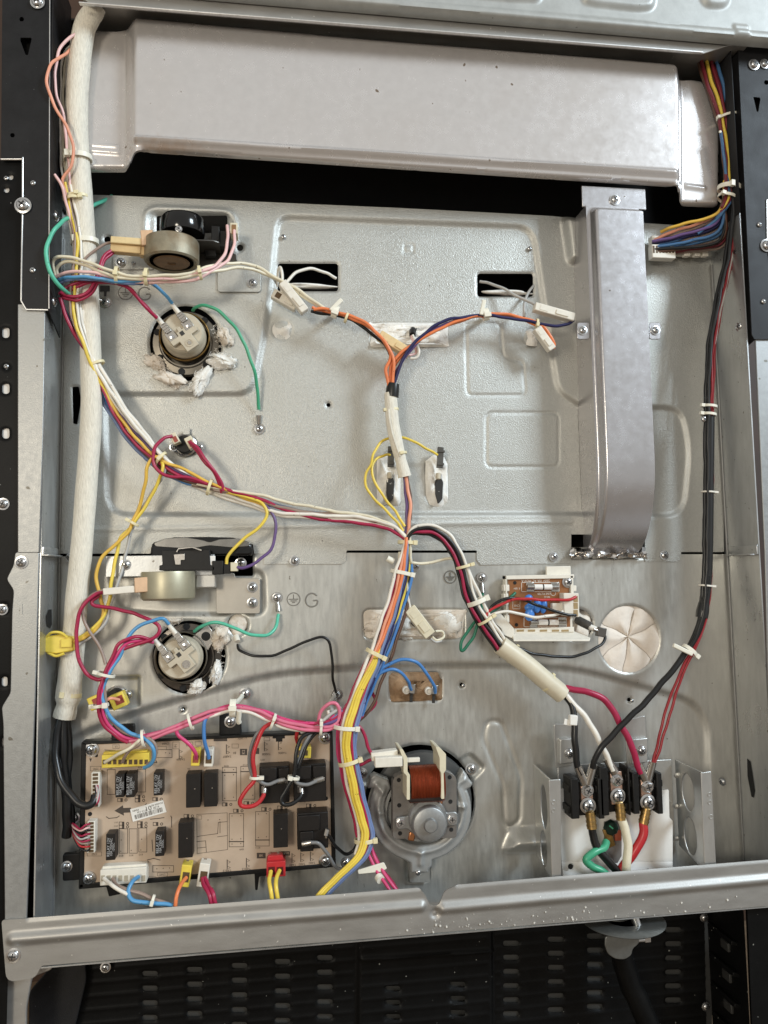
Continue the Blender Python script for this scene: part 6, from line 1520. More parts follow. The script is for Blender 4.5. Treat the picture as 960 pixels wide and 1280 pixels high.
# yellow wires from the diagonal bundle down to the clip
h = harness('wire_bundle', 'two yellow wires and a clear one hanging down to the yellow clip', 150, 690, 25)
wire(h, [(204, 572, 30), (192, 572, 32), (184, 584, 32), (181, 605, 30), (174, 635, 26), (166, 652, 25), (158, 668, 26), (140, 684, 30), (126, 700, 32), (120, 722, 32), (126, 748, 34), (130, 764, 34), (122, 784, 34), (106, 796, 36), (90, 802, 38), (75, 805, 38)], 'gold', 2.1)
wire(h, [(202, 576, 28), (204, 586, 30), (196, 606, 28), (182, 632, 25), (166, 656, 24), (150, 674, 24), (145, 696, 26), (140, 726, 30), (136, 750, 32), (128, 772, 34), (112, 790, 35), (94, 800, 37)], 'yellow', 2.1)
wire(h, [(205, 574, 26), (205, 592, 26), (186, 622, 24), (168, 654, 22), (158, 690, 22), (148, 726, 26), (140, 752, 30), (132, 776, 32), (116, 794, 33), (98, 806, 34)], 'lgrey', 1.9)
tie(h, 167, 654, 24, -10, 16, 5.5, 3, nylon_y, head=20)

# ---------------------------------------------------------------- centre: Y shaped upper harness
h = harness('wire_bundle', 'orange and navy Y shaped harness fork above the white sleeve', 490, 440, 30)
wire(h, [(487, 492, 24), (484, 474, 26), (482, 462, 27), (487, 450, 27), (488, 440, 27), (478, 424, 28), (460, 408, 28), (438, 397, 26), (420, 392, 24), (402, 388, 22), (390, 384, 24)], 'orange', 2.1)
wire(h, [(488, 492, 26), (492, 470, 28), (492, 452, 29), (486, 436, 29), (474, 419, 30), (456, 403, 30), (436, 394, 28), (420, 390, 26), (404, 386, 26), (392, 387, 25)], 'orange', 2.1)
wire(h, [(492, 490, 22), (492, 468, 22), (489, 448, 22), (480, 430, 22), (464, 416, 24), (446, 404, 24), (428, 396, 22), (410, 392, 20), (396, 391, 22), (389, 389, 24)], 'black', 2.1)
wire(h, [(488, 500, 22), (488, 462, 24), (500, 442, 26), (520, 428, 28), (540, 416, 30), (565, 404, 30), (590, 396, 28), (607, 393, 26), (634, 393, 24), (656, 398, 24), (672, 404, 25), (684, 414, 25), (692, 428, 24), (692, 436, 22)], 'orange', 2.1)
wire(h, [(489, 500, 20), (492, 462, 22), (510, 436, 24), (532, 420, 26), (560, 406, 27), (590, 397, 25), (607, 395, 23), (634, 394, 22), (660, 402, 22), (678, 410, 23), (689, 424, 22)], 'orange', 2.1)
wire(h, [(492, 494, 24), (494, 476, 25), (500, 456, 26), (514, 434, 29), (536, 412, 31), (560, 400, 31), (588, 395, 29), (607, 394, 27), (640, 398, 26), (668, 403, 26), (690, 407, 26), (708, 406, 26), (717, 400, 26)], 'navy', 2.1)
wire(h, [(490, 494, 20), (494, 470, 22), (504, 450, 24), (520, 430, 26), (545, 410, 28), (575, 399, 28)], 'purple', 1.9)
b = MB(); b.tube(wpts([(490, 496, 23), (491, 486, 24), (492, 480, 24)]), [.0072, .0070, .0062], 16); b.build('heat_shrink', WC['black'], h)
# white hook clamps screwed to the sheet
for (x, y, a, lb_) in ((419, 390, 22, 'white hook clamp on the left arm of the orange and navy fork'), (607, 393, -8, 'white hook clamp on the right arm of the orange and navy fork')):
    c = thing('wire_clamp', lb_, 'clamp', W(x, y, 10), 'white wire clamps')
    tie(c, x, y, 26, 20*math.cos(R(a)), 20*math.sin(R(a)), 6.5, 7, nylon, head=70)
    b = MB(); f = local(x, y, 30, a); b.obox(f(-2, -9, 0), (.0022, .0012, .0085), Matrix.Rotation(R(a+22), 3, 'Y')); b.build('hook_arm', nylon, c, bevel=.8)
    b = MB(); b.cyl(W(x, y+3, 0), W(x, y+1, 20), .003, n=12); b.build('clamp_foot', nylon, c)
tie(h, 433, 397, 26, 20, 8, 5.2, 3, nylon_y, head=285)
tie(h, 671, 404, 25, 20, 5, 4.6, 3, nylon_y, head=60)
h = harness('lead_wire', 'pale leads running from the upper left opening into its ivory plugs', 370, 350, 10)
wire(h, [(420, 348, -6), (405, 340, 0), (388, 336, 8), (370, 341, 14), (358, 352, 18), (352, 366, 18)], 'white', 2.0)
wire(h, [(346, 358, -6), (348, 340, 2), (351, 334, 8), (353, 346, 12), (352, 364, 14)], 'white', 2.0)
h = harness('lead_wire', 'pale leads running from the upper right opening to the long ivory plug', 640, 365, 10)
wire(h, [(600, 352, -6), (612, 355, 0), (632, 362, 8), (652, 373, 16), (668, 380, 24)], 'lgrey', 2.0)
wire(h, [(668, 356, -6), (660, 366, 2), (656, 380, 10), (655, 396, 14)], 'lgrey', 1.9)
h = harness('lead_wire', 'white lead loop joining the tan plug to the black sensor stub', 520, 440, 15)
wire(h, [(516, 419, 9), (520, 428, 14), (523, 438, 18), (521, 447, 18), (513, 448, 18)], 'white', 1.8)
wire(h, [(514, 420, 8), (518, 430, 12), (520, 440, 15), (517, 443, 16), (511, 444, 17)], 'lpink', 1.6)
wire(h, [(468, 414, 20), (458, 408, 24), (446, 402, 25)], 'cream', 1.7)

# central white sleeve
t = thing('white_sleeve', 'short white sleeve hanging in the centre, tied at top and bottom', 'sleeve', W(497, 545, 24))
b = MB(); C = catmull(wpts([(488, 491, 24), (489, 505, 24), (491, 530, 24), (496, 555, 24), (501, 575, 23), (506, 596, 22)]), 6)
b.tube(C, [float(q) for q in np.interp(np.linspace(0, 1, len(C)), [0, .15, .5, .75, .8, 1], [.0062, .0068, .0070, .0062, .0058, .0072])], 22, flat=.85); b.build('sleeve_tube', sleeve_m, t, smooth=70)
b = MB(); b.tube(catmull(wpts([(486, 512, 30), (487, 524, 31), (490, 540, 31), (495, 556, 30), (500, 570, 29)]), 5), .0012, 6); b.build('sleeve_fold', sleeve_m, t)
tie(t, 490.5, 512, 24, 2, 20, 6.6, 3, nylon_y, head=10); tie(t, 501, 567, 23, 5, 20, 6.4, 3, nylon_y, head=90)

h = harness('wire_bundle', 'brown, salmon and purple wires between the centre sleeve and the hub', 510, 640, 24)
wire(h, [(507, 592, 22), (509, 610, 22), (513, 630, 24), (512, 652, 26), (508, 680, 28)], 'salmon', 2.2)
wire(h, [(505, 592, 20), (507, 612, 20), (509, 632, 22), (508, 655, 24), (506, 680, 26)], 'purple', 2.2)
wire(h, [(508, 592, 20), (511, 612, 20), (514, 635, 21), (511, 660, 23), (507, 682, 25)], 'brown', 2.2)
h = harness('wire_bundle', 'two thin yellow wires looping from the oval slots to the hub', 465, 590, 24)
wire(h, [(489, 569, 8), (480, 569, 14), (470, 574, 20), (465, 586, 24), (470, 606, 26), (482, 624, 26), (495, 640, 27), (506, 658, 28)], 'yellow', 1.7)
wire(h, [(549, 570, 8), (536, 562, 14), (520, 553, 18), (505, 548, 16), (490, 547, 16), (476, 553, 22), (467, 566, 26), (464, 580, 27), (458, 592, 26), (458, 608, 26), (466, 622, 26), (480, 636, 27), (495, 650, 28), (504, 664, 28)], 'yellow', 1.7)

# ---------------------------------------------------------------- trunk from the hub down to the rail
h = harness('wire_bundle', 'thick many coloured wire trunk dropping from the hub to the bottom rail', 470, 800, 30)
TC = [(508, 672, 28), (507, 690, 31), (502, 720, 33), (494, 752, 34), (480, 792, 35), (464, 832, 36), (447, 872, 38), (436, 905, 42), (434, 940, 42), (441, 980, 40), (451, 1020, 38), (456, 1046, 38), (450, 1068, 40), (432, 1088, 44), (410, 1108, 46), (392, 1128, 46), (374, 1146, 44)]
TW = [0, .45, .9, 1, 1, 1, 1, 1, 1, 1, 1, .95, .9, .9, .9, .9, .9]
for (ot, ob, dt, db, c, n_) in ((-11, -7.5, 5, 3, 'white', 13), (-7.5, -11, 3, 0, 'crimson', 12), (-7, -3, 0, 0, 'taupe', 9), (-3.6, -2, 6, 1, 'salmon', 10), (-.2, 0, 4, 0, 'brown', 9), (.5, 2, 7, 0, 'orange', 9),
                                (3.6, 9.5, 6, 3, 'slate', 17), (6.5, 12, 3, 0, 'navy', 8), (6, -4, 0, 6, 'yellow', 17), (8, -.4, -1, 7, 'yellow', 17), (9.5, 3.2, -2, 6, 'yellow', 17), (4, 6.4, 1, 3, 'crimson', 13), (9, 12, -3, 1, 'slate', 17)):
    P = []
    for q, ((x, y, dd), w) in enumerate(zip(TC[:n_], TW)):
        m_ = min(1, max(0, (y-735)/150)); m_ = m_*m_*(3-2*m_)
        P.append((x+w*.88*(ot+(ob-ot)*m_), y, dd+dt+(db-dt)*m_))
    wire(h, P, c, 2.1)
wire(h, [(508, 680, 26), (514, 700, 28), (514, 722, 28), (506, 752, 28), (494, 790, 30), (478, 832, 30), (462, 868, 30), (452, 895, 32)], 'blue', 2.2)
wire(h, [(510, 682, 24), (512, 720, 26), (508, 760, 26), (496, 800, 28), (478, 850, 28), (466, 880, 28), (454, 896, 28), (440, 910, 30)], 'brown', 2.1)
wire(h, [(500, 690, 26), (497, 720, 28), (486, 760, 28), (472, 805, 30), (455, 850, 30), (436, 890, 32), (424, 905, 34)], 'cream', 2.1)
wire(h, [(505, 688, 22), (503, 720, 22), (494, 765, 24), (476, 820, 24), (458, 862, 24), (446, 884, 26)], 'black', 2.1)
wire(h, [(462, 860, 24), (470, 878, 24), (458, 892, 26), (446, 902, 30), (440, 930, 30), (446, 970, 30), (456, 1010, 30), (462, 1050, 28), (474, 1080, 32), (496, 1112, 46), (506, 1128, 50)], 'crimson', 2.0)
for dx in (0, 5):
    wire(h, [(424+dx, 892, 40), (422+dx*.4, 930, 38), (428+dx*.4, 972, 36), (440+dx*.4, 1010, 34), (452+dx, 1040, 32), (460+dx*1.4, 1066, 34), (472+dx*1.4, 1090, 42), (486+dx*1.6, 1112, 50), (498+dx*2, 1130, 52)], 'hot', 2.0)
for (x, y, tx, ty, r, d) in ((508, 678, -1, 20, 9, 28), (502, 716, -4, 20, 12, 32), (469, 817, -12, 24, 10.5, 36), (432, 909, -2, 20, 12.5, 42), (437, 952, 5, 20, 11.5, 41), (456, 1050, 1, 20, 10.5, 38)):
    tie(h, x, y, d, tx, ty, r, 4.5, nylon if y in (909, 716) else nylon_y, head=150)
wire(h, [(512, 672, 30), (514, 700, 32), (516, 704, 28), (534, 704, 24), (552, 699, 24), (566, 699, 26), (574, 706, 28)], 'cream', 1.9)
b = MB(); b.tube(wpts([(484, 698, 30), (492, 702, 30)]), .0032, 10); b.build('tie_tail', nylon, h)
b = MB(); b.prism(rpoly([(447, 1088), (480, 1078), (484, 1086), (476, 1090), (448, 1093)], 2), 40, 42); b.build('tie_strap', nylon, h, bevel=.5)
b = MB(); b.cyl(W(473, 1096, 42), W(476, 1100, 46), .0042, n=14); b.build('tie_stub', nylon, h)
h = harness('lead_wire', 'pair of pale wires running from the hub tie into the lower cream plug', 510, 740, 26)
wire(h, [(507, 715, 28), (508, 735, 28), (511, 752, 26), (513, 762, 24)], 'white', 2.0)
wire(h, [(504, 720, 26), (506, 738, 26), (508, 750, 25), (510, 761, 24)], 'cream', 1.9)
wire(h, [(540, 796, 20), (546, 800, 18), (554, 797, 16), (553, 790, 14), (544, 789, 16)], 'cream', 1.7)
wire(h, [(538, 798, 20), (544, 803, 18), (552, 801, 16)], 'lgrey', 1.7)
h = harness('lead_wire', 'two dark blue wires arching to the scorched slot terminals', 490, 830, 26)
wire(h, [(446, 874, 28), (456, 862, 30), (472, 845, 30), (488, 836, 30), (502, 842, 26), (510, 852, 18), (514, 862, 8)], 'blue', 2.1)
wire(h, [(444, 878, 26), (460, 854, 28), (480, 834, 30), (500, 825, 30), (520, 828, 28), (534, 842, 22), (542, 856, 12), (544, 866, 5)], 'blue', 2.1)
wire(h, [(420, 902, 22), (432, 888, 22), (446, 870, 24), (462, 850, 24)], 'navy', 2.1)
h = harness('lead_wire', 'thin black wire from the small round hole to the lug above the board', 370, 800, 16)
wire(h, [(297, 806, 2), (300, 814, 10), (318, 820, 14), (345, 818, 16), (378, 804, 16), (398, 796, 16), (410, 800, 16), (414, 816, 14), (416, 845, 10), (420, 866, 2)], 'black', 1.7)
b = MB(); b.cyl(W(295, 795, 2), W(297, 802, 6), .0030, n=12); b.build('plug_end', ivory, h)

# ---------------------------------------------------------------- fan motor leads
h = harness('lead_wire', 'crimson leads curling from the trunk into the fan motor plug', 455, 930, 34)
wire(h, [(438, 908, 38), (448, 908, 38), (457, 920, 38), (460, 934, 38), (466, 945, 38)], 'crimson', 2.0)
wire(h, [(440, 958, 36), (452, 956, 36), (460, 952, 36), (468, 948, 36)], 'crimson', 2.0)

# ---------------------------------------------------------------- right branch to the power terminals
h = harness('wire_bundle', 'dark red, black and white wires arching right from the hub to a cream sleeve', 570, 700, 28)
for (o, d, c) in ((-1, 30, 'white'), (3.4, 33, 'black'), (8, 32, 'crimson'), (5.5, 28, 'black'), (11, 29, 'black')):
    nx = lambda x, y, ax, ay: (x+ax*o, y+ay*o)
    P = [(506, 680, d), (514, 664+o*.3, d), (*nx(528, 657, 0, 1), d), (*nx(545, 659, -.5, .9), d), (*nx(562, 670, -.8, .6), d), (*nx(574, 688, -.9, .4), d), (*nx(584, 715, -1, .2), d), (*nx(592, 745, -1, .25), d), (*nx(603, 768, -.9, .45), d), (*nx(618, 790, -.8, .55), d), (*nx(632, 810, -.8, .6), d)]
    wire(h, P, c, 2.2)
wire(h, [(580, 700, 28), (590, 722, 30), (600, 745, 30), (612, 770, 30), (626, 792, 30), (638, 812, 28)], 'white', 2.1)
for (x, y, tx, ty, r) in ((580, 708, 6, 22, 8.5), (607, 775, 12, 20, 9.5)): tie(h, x, y, 30, tx, ty, r, 3.4, nylon_y, head=150)
tie(h, 596, 752, 30, 8, 20, 11, 5.5, nylon, head=160)
t = thing('cream_sleeve', 'translucent cream sleeve slanting down right toward the power terminals', 'sleeve', W(665, 835, 26))
b = MB(); C = catmull(wpts([(625, 806, 28), (640, 817, 28), (660, 832, 27), (680, 849, 26), (703, 868, 25)]), 6)
b.tube(C, .0098, 24); b.build('sleeve_tube', M('cream_tube', (.66, .60, .46), .42, var=.06, vscale=70), t, smooth=70)
for (x, y) in ((641, 818), (686, 854)): tie(t, x, y, 27, 20, 16, 10, 3, nylon_y, head=205)
h = harness('power_wires', 'thick black, white and crimson wires from the cream sleeve to the terminals', 720, 910, 34)
wire(h, [(696, 862, 26), (708, 872, 28), (716, 886, 32), (718, 905, 36), (719, 930, 38), (721, 955, 38), (726, 968, 37)], 'black', 3.4)
wire(h, [(700, 860, 26), (714, 876, 30), (730, 895, 34), (745, 918, 38), (756, 940, 39), (762, 955, 38), (766, 963, 37)], 'white', 3.1)
wire(h, [(700, 860, 26), (716, 862, 30), (740, 866, 34), (760, 880, 36), (776, 905, 38), (788, 930, 39), (795, 950, 39), (801, 966, 37)], 'crimson', 3.4)
for (a, b_) in (((722, 958, 38), (731, 980, 36)), ((758, 948, 38), (769, 966, 36)), ((798, 956, 38), (807, 974, 36)), ((742, 955, 40), (735, 980, 36)), ((816, 952, 40), (810, 974, 36))):
    m_ = MB(); m_.tube([W(*a), W(*a).lerp(W(*b_), .6), W(*b_)], [.0042, .0044, .0048], 14, flat=.7); m_.build('ring_terminal', tin, h, smooth=50)
b = MB(); obox_px(b, 716, 900, 40, 10, 12, 6, 6); b.build('wire_flag', labelp, h, bevel=1.0)
b = MB(); obox_px(b, 710, 903, 40, 10, 7, 1, 14); b.build('flag_tail', labelp, h, bevel=.3)

# cord wires below the terminals
h = harness('power_cord_wires', 'thick black, white, red and green cord wires leaving down through the rail', 765, 1070, 36)
wire(h, [(740, 1034, 36), (742, 1050, 36), (750, 1064, 37), (764, 1080, 38), (776, 1098, 38), (785, 1125, 36)], 'black', 4.2)
wire(h, [(776.5, 1022, 36), (782, 1040, 38), (785, 1060, 40), (783, 1085, 41), (781, 1100, 40), (779, 1125, 38)], 'cream', 4.6)
wire(h, [(804, 1028, 36), (803, 1044, 37), (795, 1062, 38), (784, 1078, 37), (774, 1092, 37), (770, 1110, 36), (770, 1130, 36)], 'red', 4.6)
wire(h, [(758, 1052, 30), (754, 1060, 36), (742, 1067, 41), (733, 1075, 42), (740, 1083, 42), (752, 1088, 42), (762, 1100, 42), (768, 1120, 40)], 'green', 3.9)
t = thing('mains_cable', 'thick black power cord hanging down behind the cord clamp', 'cord', W(800, 1240, 35))
wire(t, [(776, 1190, 36), (782, 1210, 34), (792, 1240, 34), (806, 1270, 36), (822, 1310, 40)], black_slot, 11, name='cord_jacket', n=18)

# ---------------------------------------------------------------- filter board leads
h = harness('filter_wires', 'red, black and white leads lying across the small brown board', 660, 760, 24)
wire(h, [(606, 778, 28), (610, 766, 30), (622, 757, 30), (640, 750, 28), (665, 749, 28), (695, 750, 28), (712, 750, 28), (720, 746, 26)], 'red', 1.9)
wire(h, [(608, 772, 28), (616, 757, 30), (632, 749, 28), (648, 748, 26), (664, 753, 26), (684, 761, 27), (704, 767, 27), (720, 769, 26)], 'black', 1.9)
wire(h, [(604, 782, 28), (614, 769, 30), (628, 765, 30), (648, 767, 28), (668, 771, 28), (688, 770, 26), (702, 765, 22), (706, 758, 18)], 'white', 1.9)
wire(h, [(600, 768, 26), (620, 792, 28), (640, 806, 28), (668, 817, 26), (700, 821, 24), (728, 818, 22), (748, 808, 18), (756, 798, 15), (755, 793, 14)], 'black', 1.9)
wire(h, [(603, 742, 2), (602, 760, 16), (598, 778, 24), (592, 795, 26), (582, 810, 26), (576, 812, 26), (578, 800, 26), (588, 785, 26), (600, 772, 24), (622, 760, 16), (640, 745, 13), (644, 741, 11)], 'dgreen', 2.0)

# ---------------------------------------------------------------- right side run
h = harness('wire_run', 'many coloured wires curving down the upper right corner behind the black bracket', 905, 200, 40)
specs = [('brown', 0), ('crimson_shaded', 1), ('black', 2), ('yellow', 3), ('brown', 4), ('crimson_shaded', 5), ('crimson_shaded', 6), ('sky_shaded', 7), ('slate', 8)]  # crimson and blue wires here are coloured darker for the shaded corner
for c, i in specs:
    o = (i-4)*3.1
    d = 42+(i % 2)*4
    wire(h, [(884+o*1.0, 68, d-6), (891+o*1.05, 95, d-2), (901+o*.8, 130, d), (908+o*.62, 165, d), (912+o*.55, 200, d), (913+o*.55, 228, d+2), (912+o*.5, 246, d+2), (906+o*.3, 258, d), (898-o*.3, 268+o*.6, d-6)], c, 2.45)
fan = [('gold', 886, 272, 842, 283, 826, 290), ('salmon', 888, 274, 848, 287, 818, 300), ('taupe', 890, 277, 850, 291, 818, 300), ('purple', 893, 280, 852, 294, 815, 302), ('navy', 895, 283, 854, 297, 815, 304), ('taupe', 897, 286, 856, 300, 815, 306), ('sky_shaded', 898, 289, 860, 302, 818, 309), ('sky_shaded', 900, 292, 864, 305, 820, 311), ('lgrey', 902, 294, 866, 307, 818, 313), ('brown', 904, 296, 870, 308, 820, 315), ('crimson_shaded', 905, 300, 874, 310, 826, 317), ('taupe', 906, 303, 876, 313, 830, 318), ('black', 900, 300, 860, 309, 816, 312), ('sky_shaded', 892, 278, 858, 296, 822, 306)]
for i, (c, x1, y1, x2, y2, x3, y3) in enumerate(fan):
    d = 40-(i % 3)*4
    wire(h, [(912+(i-7)*.9, 226, d+4), (911+(i-7)*.8, 244, d+4), (906+(i-7)*.5, 258, d+2), (x1, y1, d), (x2, y2, d-10), (x3, y3, d-20)], c, 2.15)
wire(h, [(901, 165, 50), (904, 190, 50), (908, 215, 48), (911, 240, 48), (908, 258, 46), (896, 274, 42), (872, 292, 34)], 'sky_shaded', 2.1)
tie(h, 909, 147, 45, 6, 24, 13, 3.2, nylon, head=20); tie(h, 912, 236, 46, -1, 20, 14, 6, nylon, head=75); tie(h, 910, 248, 46, -4, 16, 12, 4, nylon, head=40)
b = MB(); b.lathe(W(900, 165, 52), [(.0016, 0), (.0014, .001), (0, .0014)], n=10); b.build('tie_stub', nylon, h)
t = thing('block_connector', 'white block connector receiving the many coloured wires right of the duct', 'connector', W(840, 312, 10))
b = MB(); b.box(815, 294, 880, 318, 4, 14); b.build('connector_shell', ivory, t, bevel=.8)
b = MB(); b.box(815, 305, 845, 323, 12, 22); b.build('connector_front', ivory, t, bevel=.8)
for i in range(7):
    b = MB(); b.box(816+i*4, 307, 818.6+i*4, 316, 22, 22.4); b.build('wire_slot', brownhole, t)
for x in (855, 868, 878):
    b = MB(); b.box(x, 304, x+8, 320, 12, 18); b.build('connector_rib', ivory, t, bevel=.6)
h = harness('wire_run', 'long black and red cable run hanging down the right side', 885, 560, 40)
RP = [(916, 240, 46), (917, 270, 46), (913, 310, 44), (905, 350, 42), (896, 392, 40), (889, 440, 38), (887, 490, 38), (886, 540, 38), (886, 600, 38), (885, 660, 38), (884, 720, 38), (880, 765, 38), (872, 795, 38), (858, 818, 38)]
for (o, d, c, r) in ((-4.5, 0, 'black', 2.6), (-1, 4, 'black', 2.4), (2.0, -1, 'darkred', 1.8), (4.4, -4, 'darkred', 1.8), (-2.2, -3, 'black', 2.6)):
    P = [(x+o*(.5 if y < 300 else 1), y, dd+d) for x, y, dd in RP]
    if c == 'darkred':
        P = P[:12]+[(866+o, 808, 39), (856+o*1.5-5, 832, 39), (841+o*2.4-6, 866, 40), (830+o*2.6-8, 905, 41), (823+o*1.9-6, 935, 41), (816+o*.8-2, 955, 40)]
    wire(h, P, c, r)
wire(h, [(917, 245, 44), (921, 268, 44), (917, 308, 42), (910, 345, 40), (902, 380, 38), (893, 430, 36)], 'lgrey', 1.9)
wire(h, [(884, 720, 40), (879, 765, 40), (868, 800, 40), (852, 822, 40), (826, 856, 42), (798, 886, 44), (770, 914, 46), (752, 934, 46), (744, 948, 44), (741, 960, 42)], 'black', 3.2, label='thick black wire crossing to the terminals')
b = MB(); C = catmull(wpts([(887, 520, 37), (886, 600, 37), (885, 680, 37), (883, 730, 37), (877, 772, 37)]), 6); b.tube(C, [.0052]*(len(C)-3)+[.0060, .0066, .0062], 18); b.build('black_tubing', M('black_tubing', (.013, .013, .013), .32, var=.2), h, smooth=70)
for (x, y, tx, ty) in ((885, 615, 0, 20), (882, 732, -1, 20)): tie(h, x, y, 38, tx, ty, 7.4, 2.2, ivory, head=170)
for (x, y) in ((887, 508), (886, 518)): tie(h, x, y, 38, -1, 20, 8.2, 3.4, nylon, head=10)
screw(h, 880, 524, 40, .75, 'plain', 'clip_screw')
tie(h, 862, 813, 39, -12, 16, 9, 4.5, nylon, head=160)
b = MB(); b.obox((W(841, 806, 44)+W(866, 818, 46))/2, ((W(866, 818, 46)-W(841, 806, 44)).length/2, .0015, .0022), Matrix.Rotation(R(26), 3, 'Y')); b.build('tie_tail', nylon, h, bevel=.8)

# ---------------------------------------------------------------- lower left loops
h = harness('wire_bundle', 'crimson, blue and brown wires looping round the lower left thermal switch', 135, 820, 34)
wire(h, [(131, 740, 38), (118, 744, 42), (105, 756, 44), (97, 775, 44), (95, 800, 44), (99, 822, 44), (108, 842, 44), (121, 850, 44), (130, 846, 44), (134, 838, 42), (142, 825, 40), (152, 814, 40), (168, 806, 40), (186, 800, 40), (198, 792, 38), (199, 784, 36), (191, 777, 36), (176, 770, 36), (155, 763, 36), (130, 759, 38), (118, 757, 40), (116, 752, 40), (124, 744, 38)], 'crimson', 2.2)
wire(h, [(190, 801, 34), (178, 796, 38), (165, 797, 42), (150, 805, 44), (141, 820, 44), (133, 836, 44), (127, 852, 44), (124, 870, 44), (124, 890, 44), (131, 908, 42), (144, 920, 40), (160, 928, 40)], 'crimson', 2.2)
wire(h, [(192, 803, 32), (176, 800, 36), (160, 804, 40), (148, 816, 42), (138, 832, 42), (130, 850, 42), (127, 872, 42), (129, 894, 42), (140, 911, 40), (156, 922, 38), (172, 925, 38)], 'hot', 2.1)
wire(h, [(211, 780, 32), (203, 774, 36), (186, 777, 38), (172, 784, 38), (162, 794, 38), (156, 808, 40), (148, 822, 40), (138, 838, 42), (131, 854, 42), (128, 872, 42), (134, 890, 42), (148, 906, 40), (164, 917, 40), (182, 924, 42), (191, 934, 44), (192, 946, 42), (187, 957, 38), (180, 960, 34)], 'sky', 2.2)
wire(h, [(132, 737, 38), (114, 744, 40), (103, 757, 40), (104, 772, 40), (112, 788, 40), (124, 808, 40), (132, 830, 42)], 'taupe', 1.9)
wire(h, [(134, 838, 40), (131, 856, 40), (132, 880, 40), (140, 902, 38), (158, 916, 38), (176, 921, 40), (188, 924, 42), (195, 936, 42), (193, 950, 40), (184, 955, 36)], 'taupe', 1.9)
wire(h, [(149, 875, 30), (138, 873, 36), (130, 878, 38)], 'salmon', 1.9)
tie(h, 132, 843, 43, -6, 20, 9, 3.2, nylon, head=20); tie(h, 125, 882, 43, 2, 20, 8, 3.4, nylon, head=340)
b = MB(); obox_px(b, 131, 882, 50, 7, 7, 5, 0); b.build('tie_head', ivory, h, bevel=.6)
b = MB(); b.tube(wpts([(174, 805, 34), (183, 801, 34)]), .0028, 10); b.build('wire_ferrule', ivory, h)

# ---------------------------------------------------------------- pink bundle over the top of the control board
h = harness('wire_bundle', 'pink and white wires rising and falling along the top edge of the tan board', 300, 890, 36)
wire(h, [(160, 927, 38), (180, 922, 40), (205, 914, 42), (240, 898, 42), (270, 888, 42), (297, 884, 42), (325, 890, 42), (350, 900, 42), (380, 908, 44), (405, 909, 44), (420, 904, 42), (424, 890, 42), (420, 880, 42), (411, 880, 42), (402, 888, 40), (398, 902, 38)], 'pink', 2.2)
wire(h, [(165, 930, 38), (185, 924, 40), (210, 916, 42), (245, 902, 42), (272, 892, 42), (297, 886, 40), (322, 893, 40), (350, 904, 42), (380, 912, 44), (405, 913, 44), (424, 906, 42)], 'pink', 2.2)
wire(h, [(160, 924, 36), (184, 918, 38), (214, 911, 40), (244, 897, 40), (272, 887, 40), (296, 882, 40), (326, 888, 40), (352, 898, 40), (382, 904, 42), (406, 904, 42), (418, 894, 40)], 'hot', 2.1)
wire(h, [(240, 904, 40), (268, 894, 42), (292, 888, 42), (314, 891, 42), (340, 904, 40), (370, 912, 42), (398, 910, 42), (412, 902, 40), (410, 888, 38)], 'white', 2.1)
wire(h, [(338, 902, 38), (362, 902, 40), (388, 904, 42), (410, 902, 42), (426, 892, 40), (434, 880, 36)], 'crimson', 2.2)
wire(h, [(390, 906, 40), (406, 905, 42), (420, 900, 42), (430, 892, 38)], 'purple', 2.2)
wire(h, [(380, 914, 40), (400, 908, 42), (416, 898, 42), (428, 888, 40)], 'slate', 2.0)
wire(h, [(376, 916, 40), (396, 906, 42), (412, 894, 42), (426, 884, 40)], 'lgrey', 2.0)
wire(h, [(418, 870, 4), (414, 878, 14), (415, 890, 30), (414, 902, 38)], 'lgrey', 2.6)
wire(h, [(222, 907, 42), (221, 914, 42), (226, 922, 42), (237, 931, 42), (244, 941, 40), (245, 948, 34)], 'hot', 2.2)
wire(h, [(262, 892, 40), (257, 900, 42), (255, 914, 42), (257, 930, 40), (261, 948, 34)], 'blue', 2.2)
wire(h, [(178, 922, 40), (168, 930, 42), (152, 941, 40), (131, 953, 30)], 'cream', 2.0)
wire(h, [(182, 920, 40), (174, 930, 42), (162, 937, 40), (156, 946, 36), (153, 953, 30)], 'taupe', 1.9)
for (x, y, tx, ty) in ((179, 923, 20, -4), (238, 902, 20, -7), (341, 902, 20, 7), (401, 909, 20, 0)): tie(h, x, y, 42, tx, ty, 8, 3, nylon, head=270 if x < 300 else 120)
c = thing('wire_clamp', 'white hook clamp screwed above the board holding the pink wires', 'clamp', W(290, 880, 10), 'white wire clamps')
tie(c, 291, 885, 41, 20, 0, 8.5, 7, nylon, head=95)
b = MB(); b.tube(wpts([(293, 880, 40), (298, 876, 20), (303, 870, 4)]), .0030, 10, flat=.6); b.build('hook_arm', nylon, c)
b = MB(); b.tube(wpts([(299, 888, 44), (298, 900, 40), (299, 903, 38)]), .0026, 10); b.build('clamp_tail', nylon, c)
screw(c, 306, 867, 0, .95)

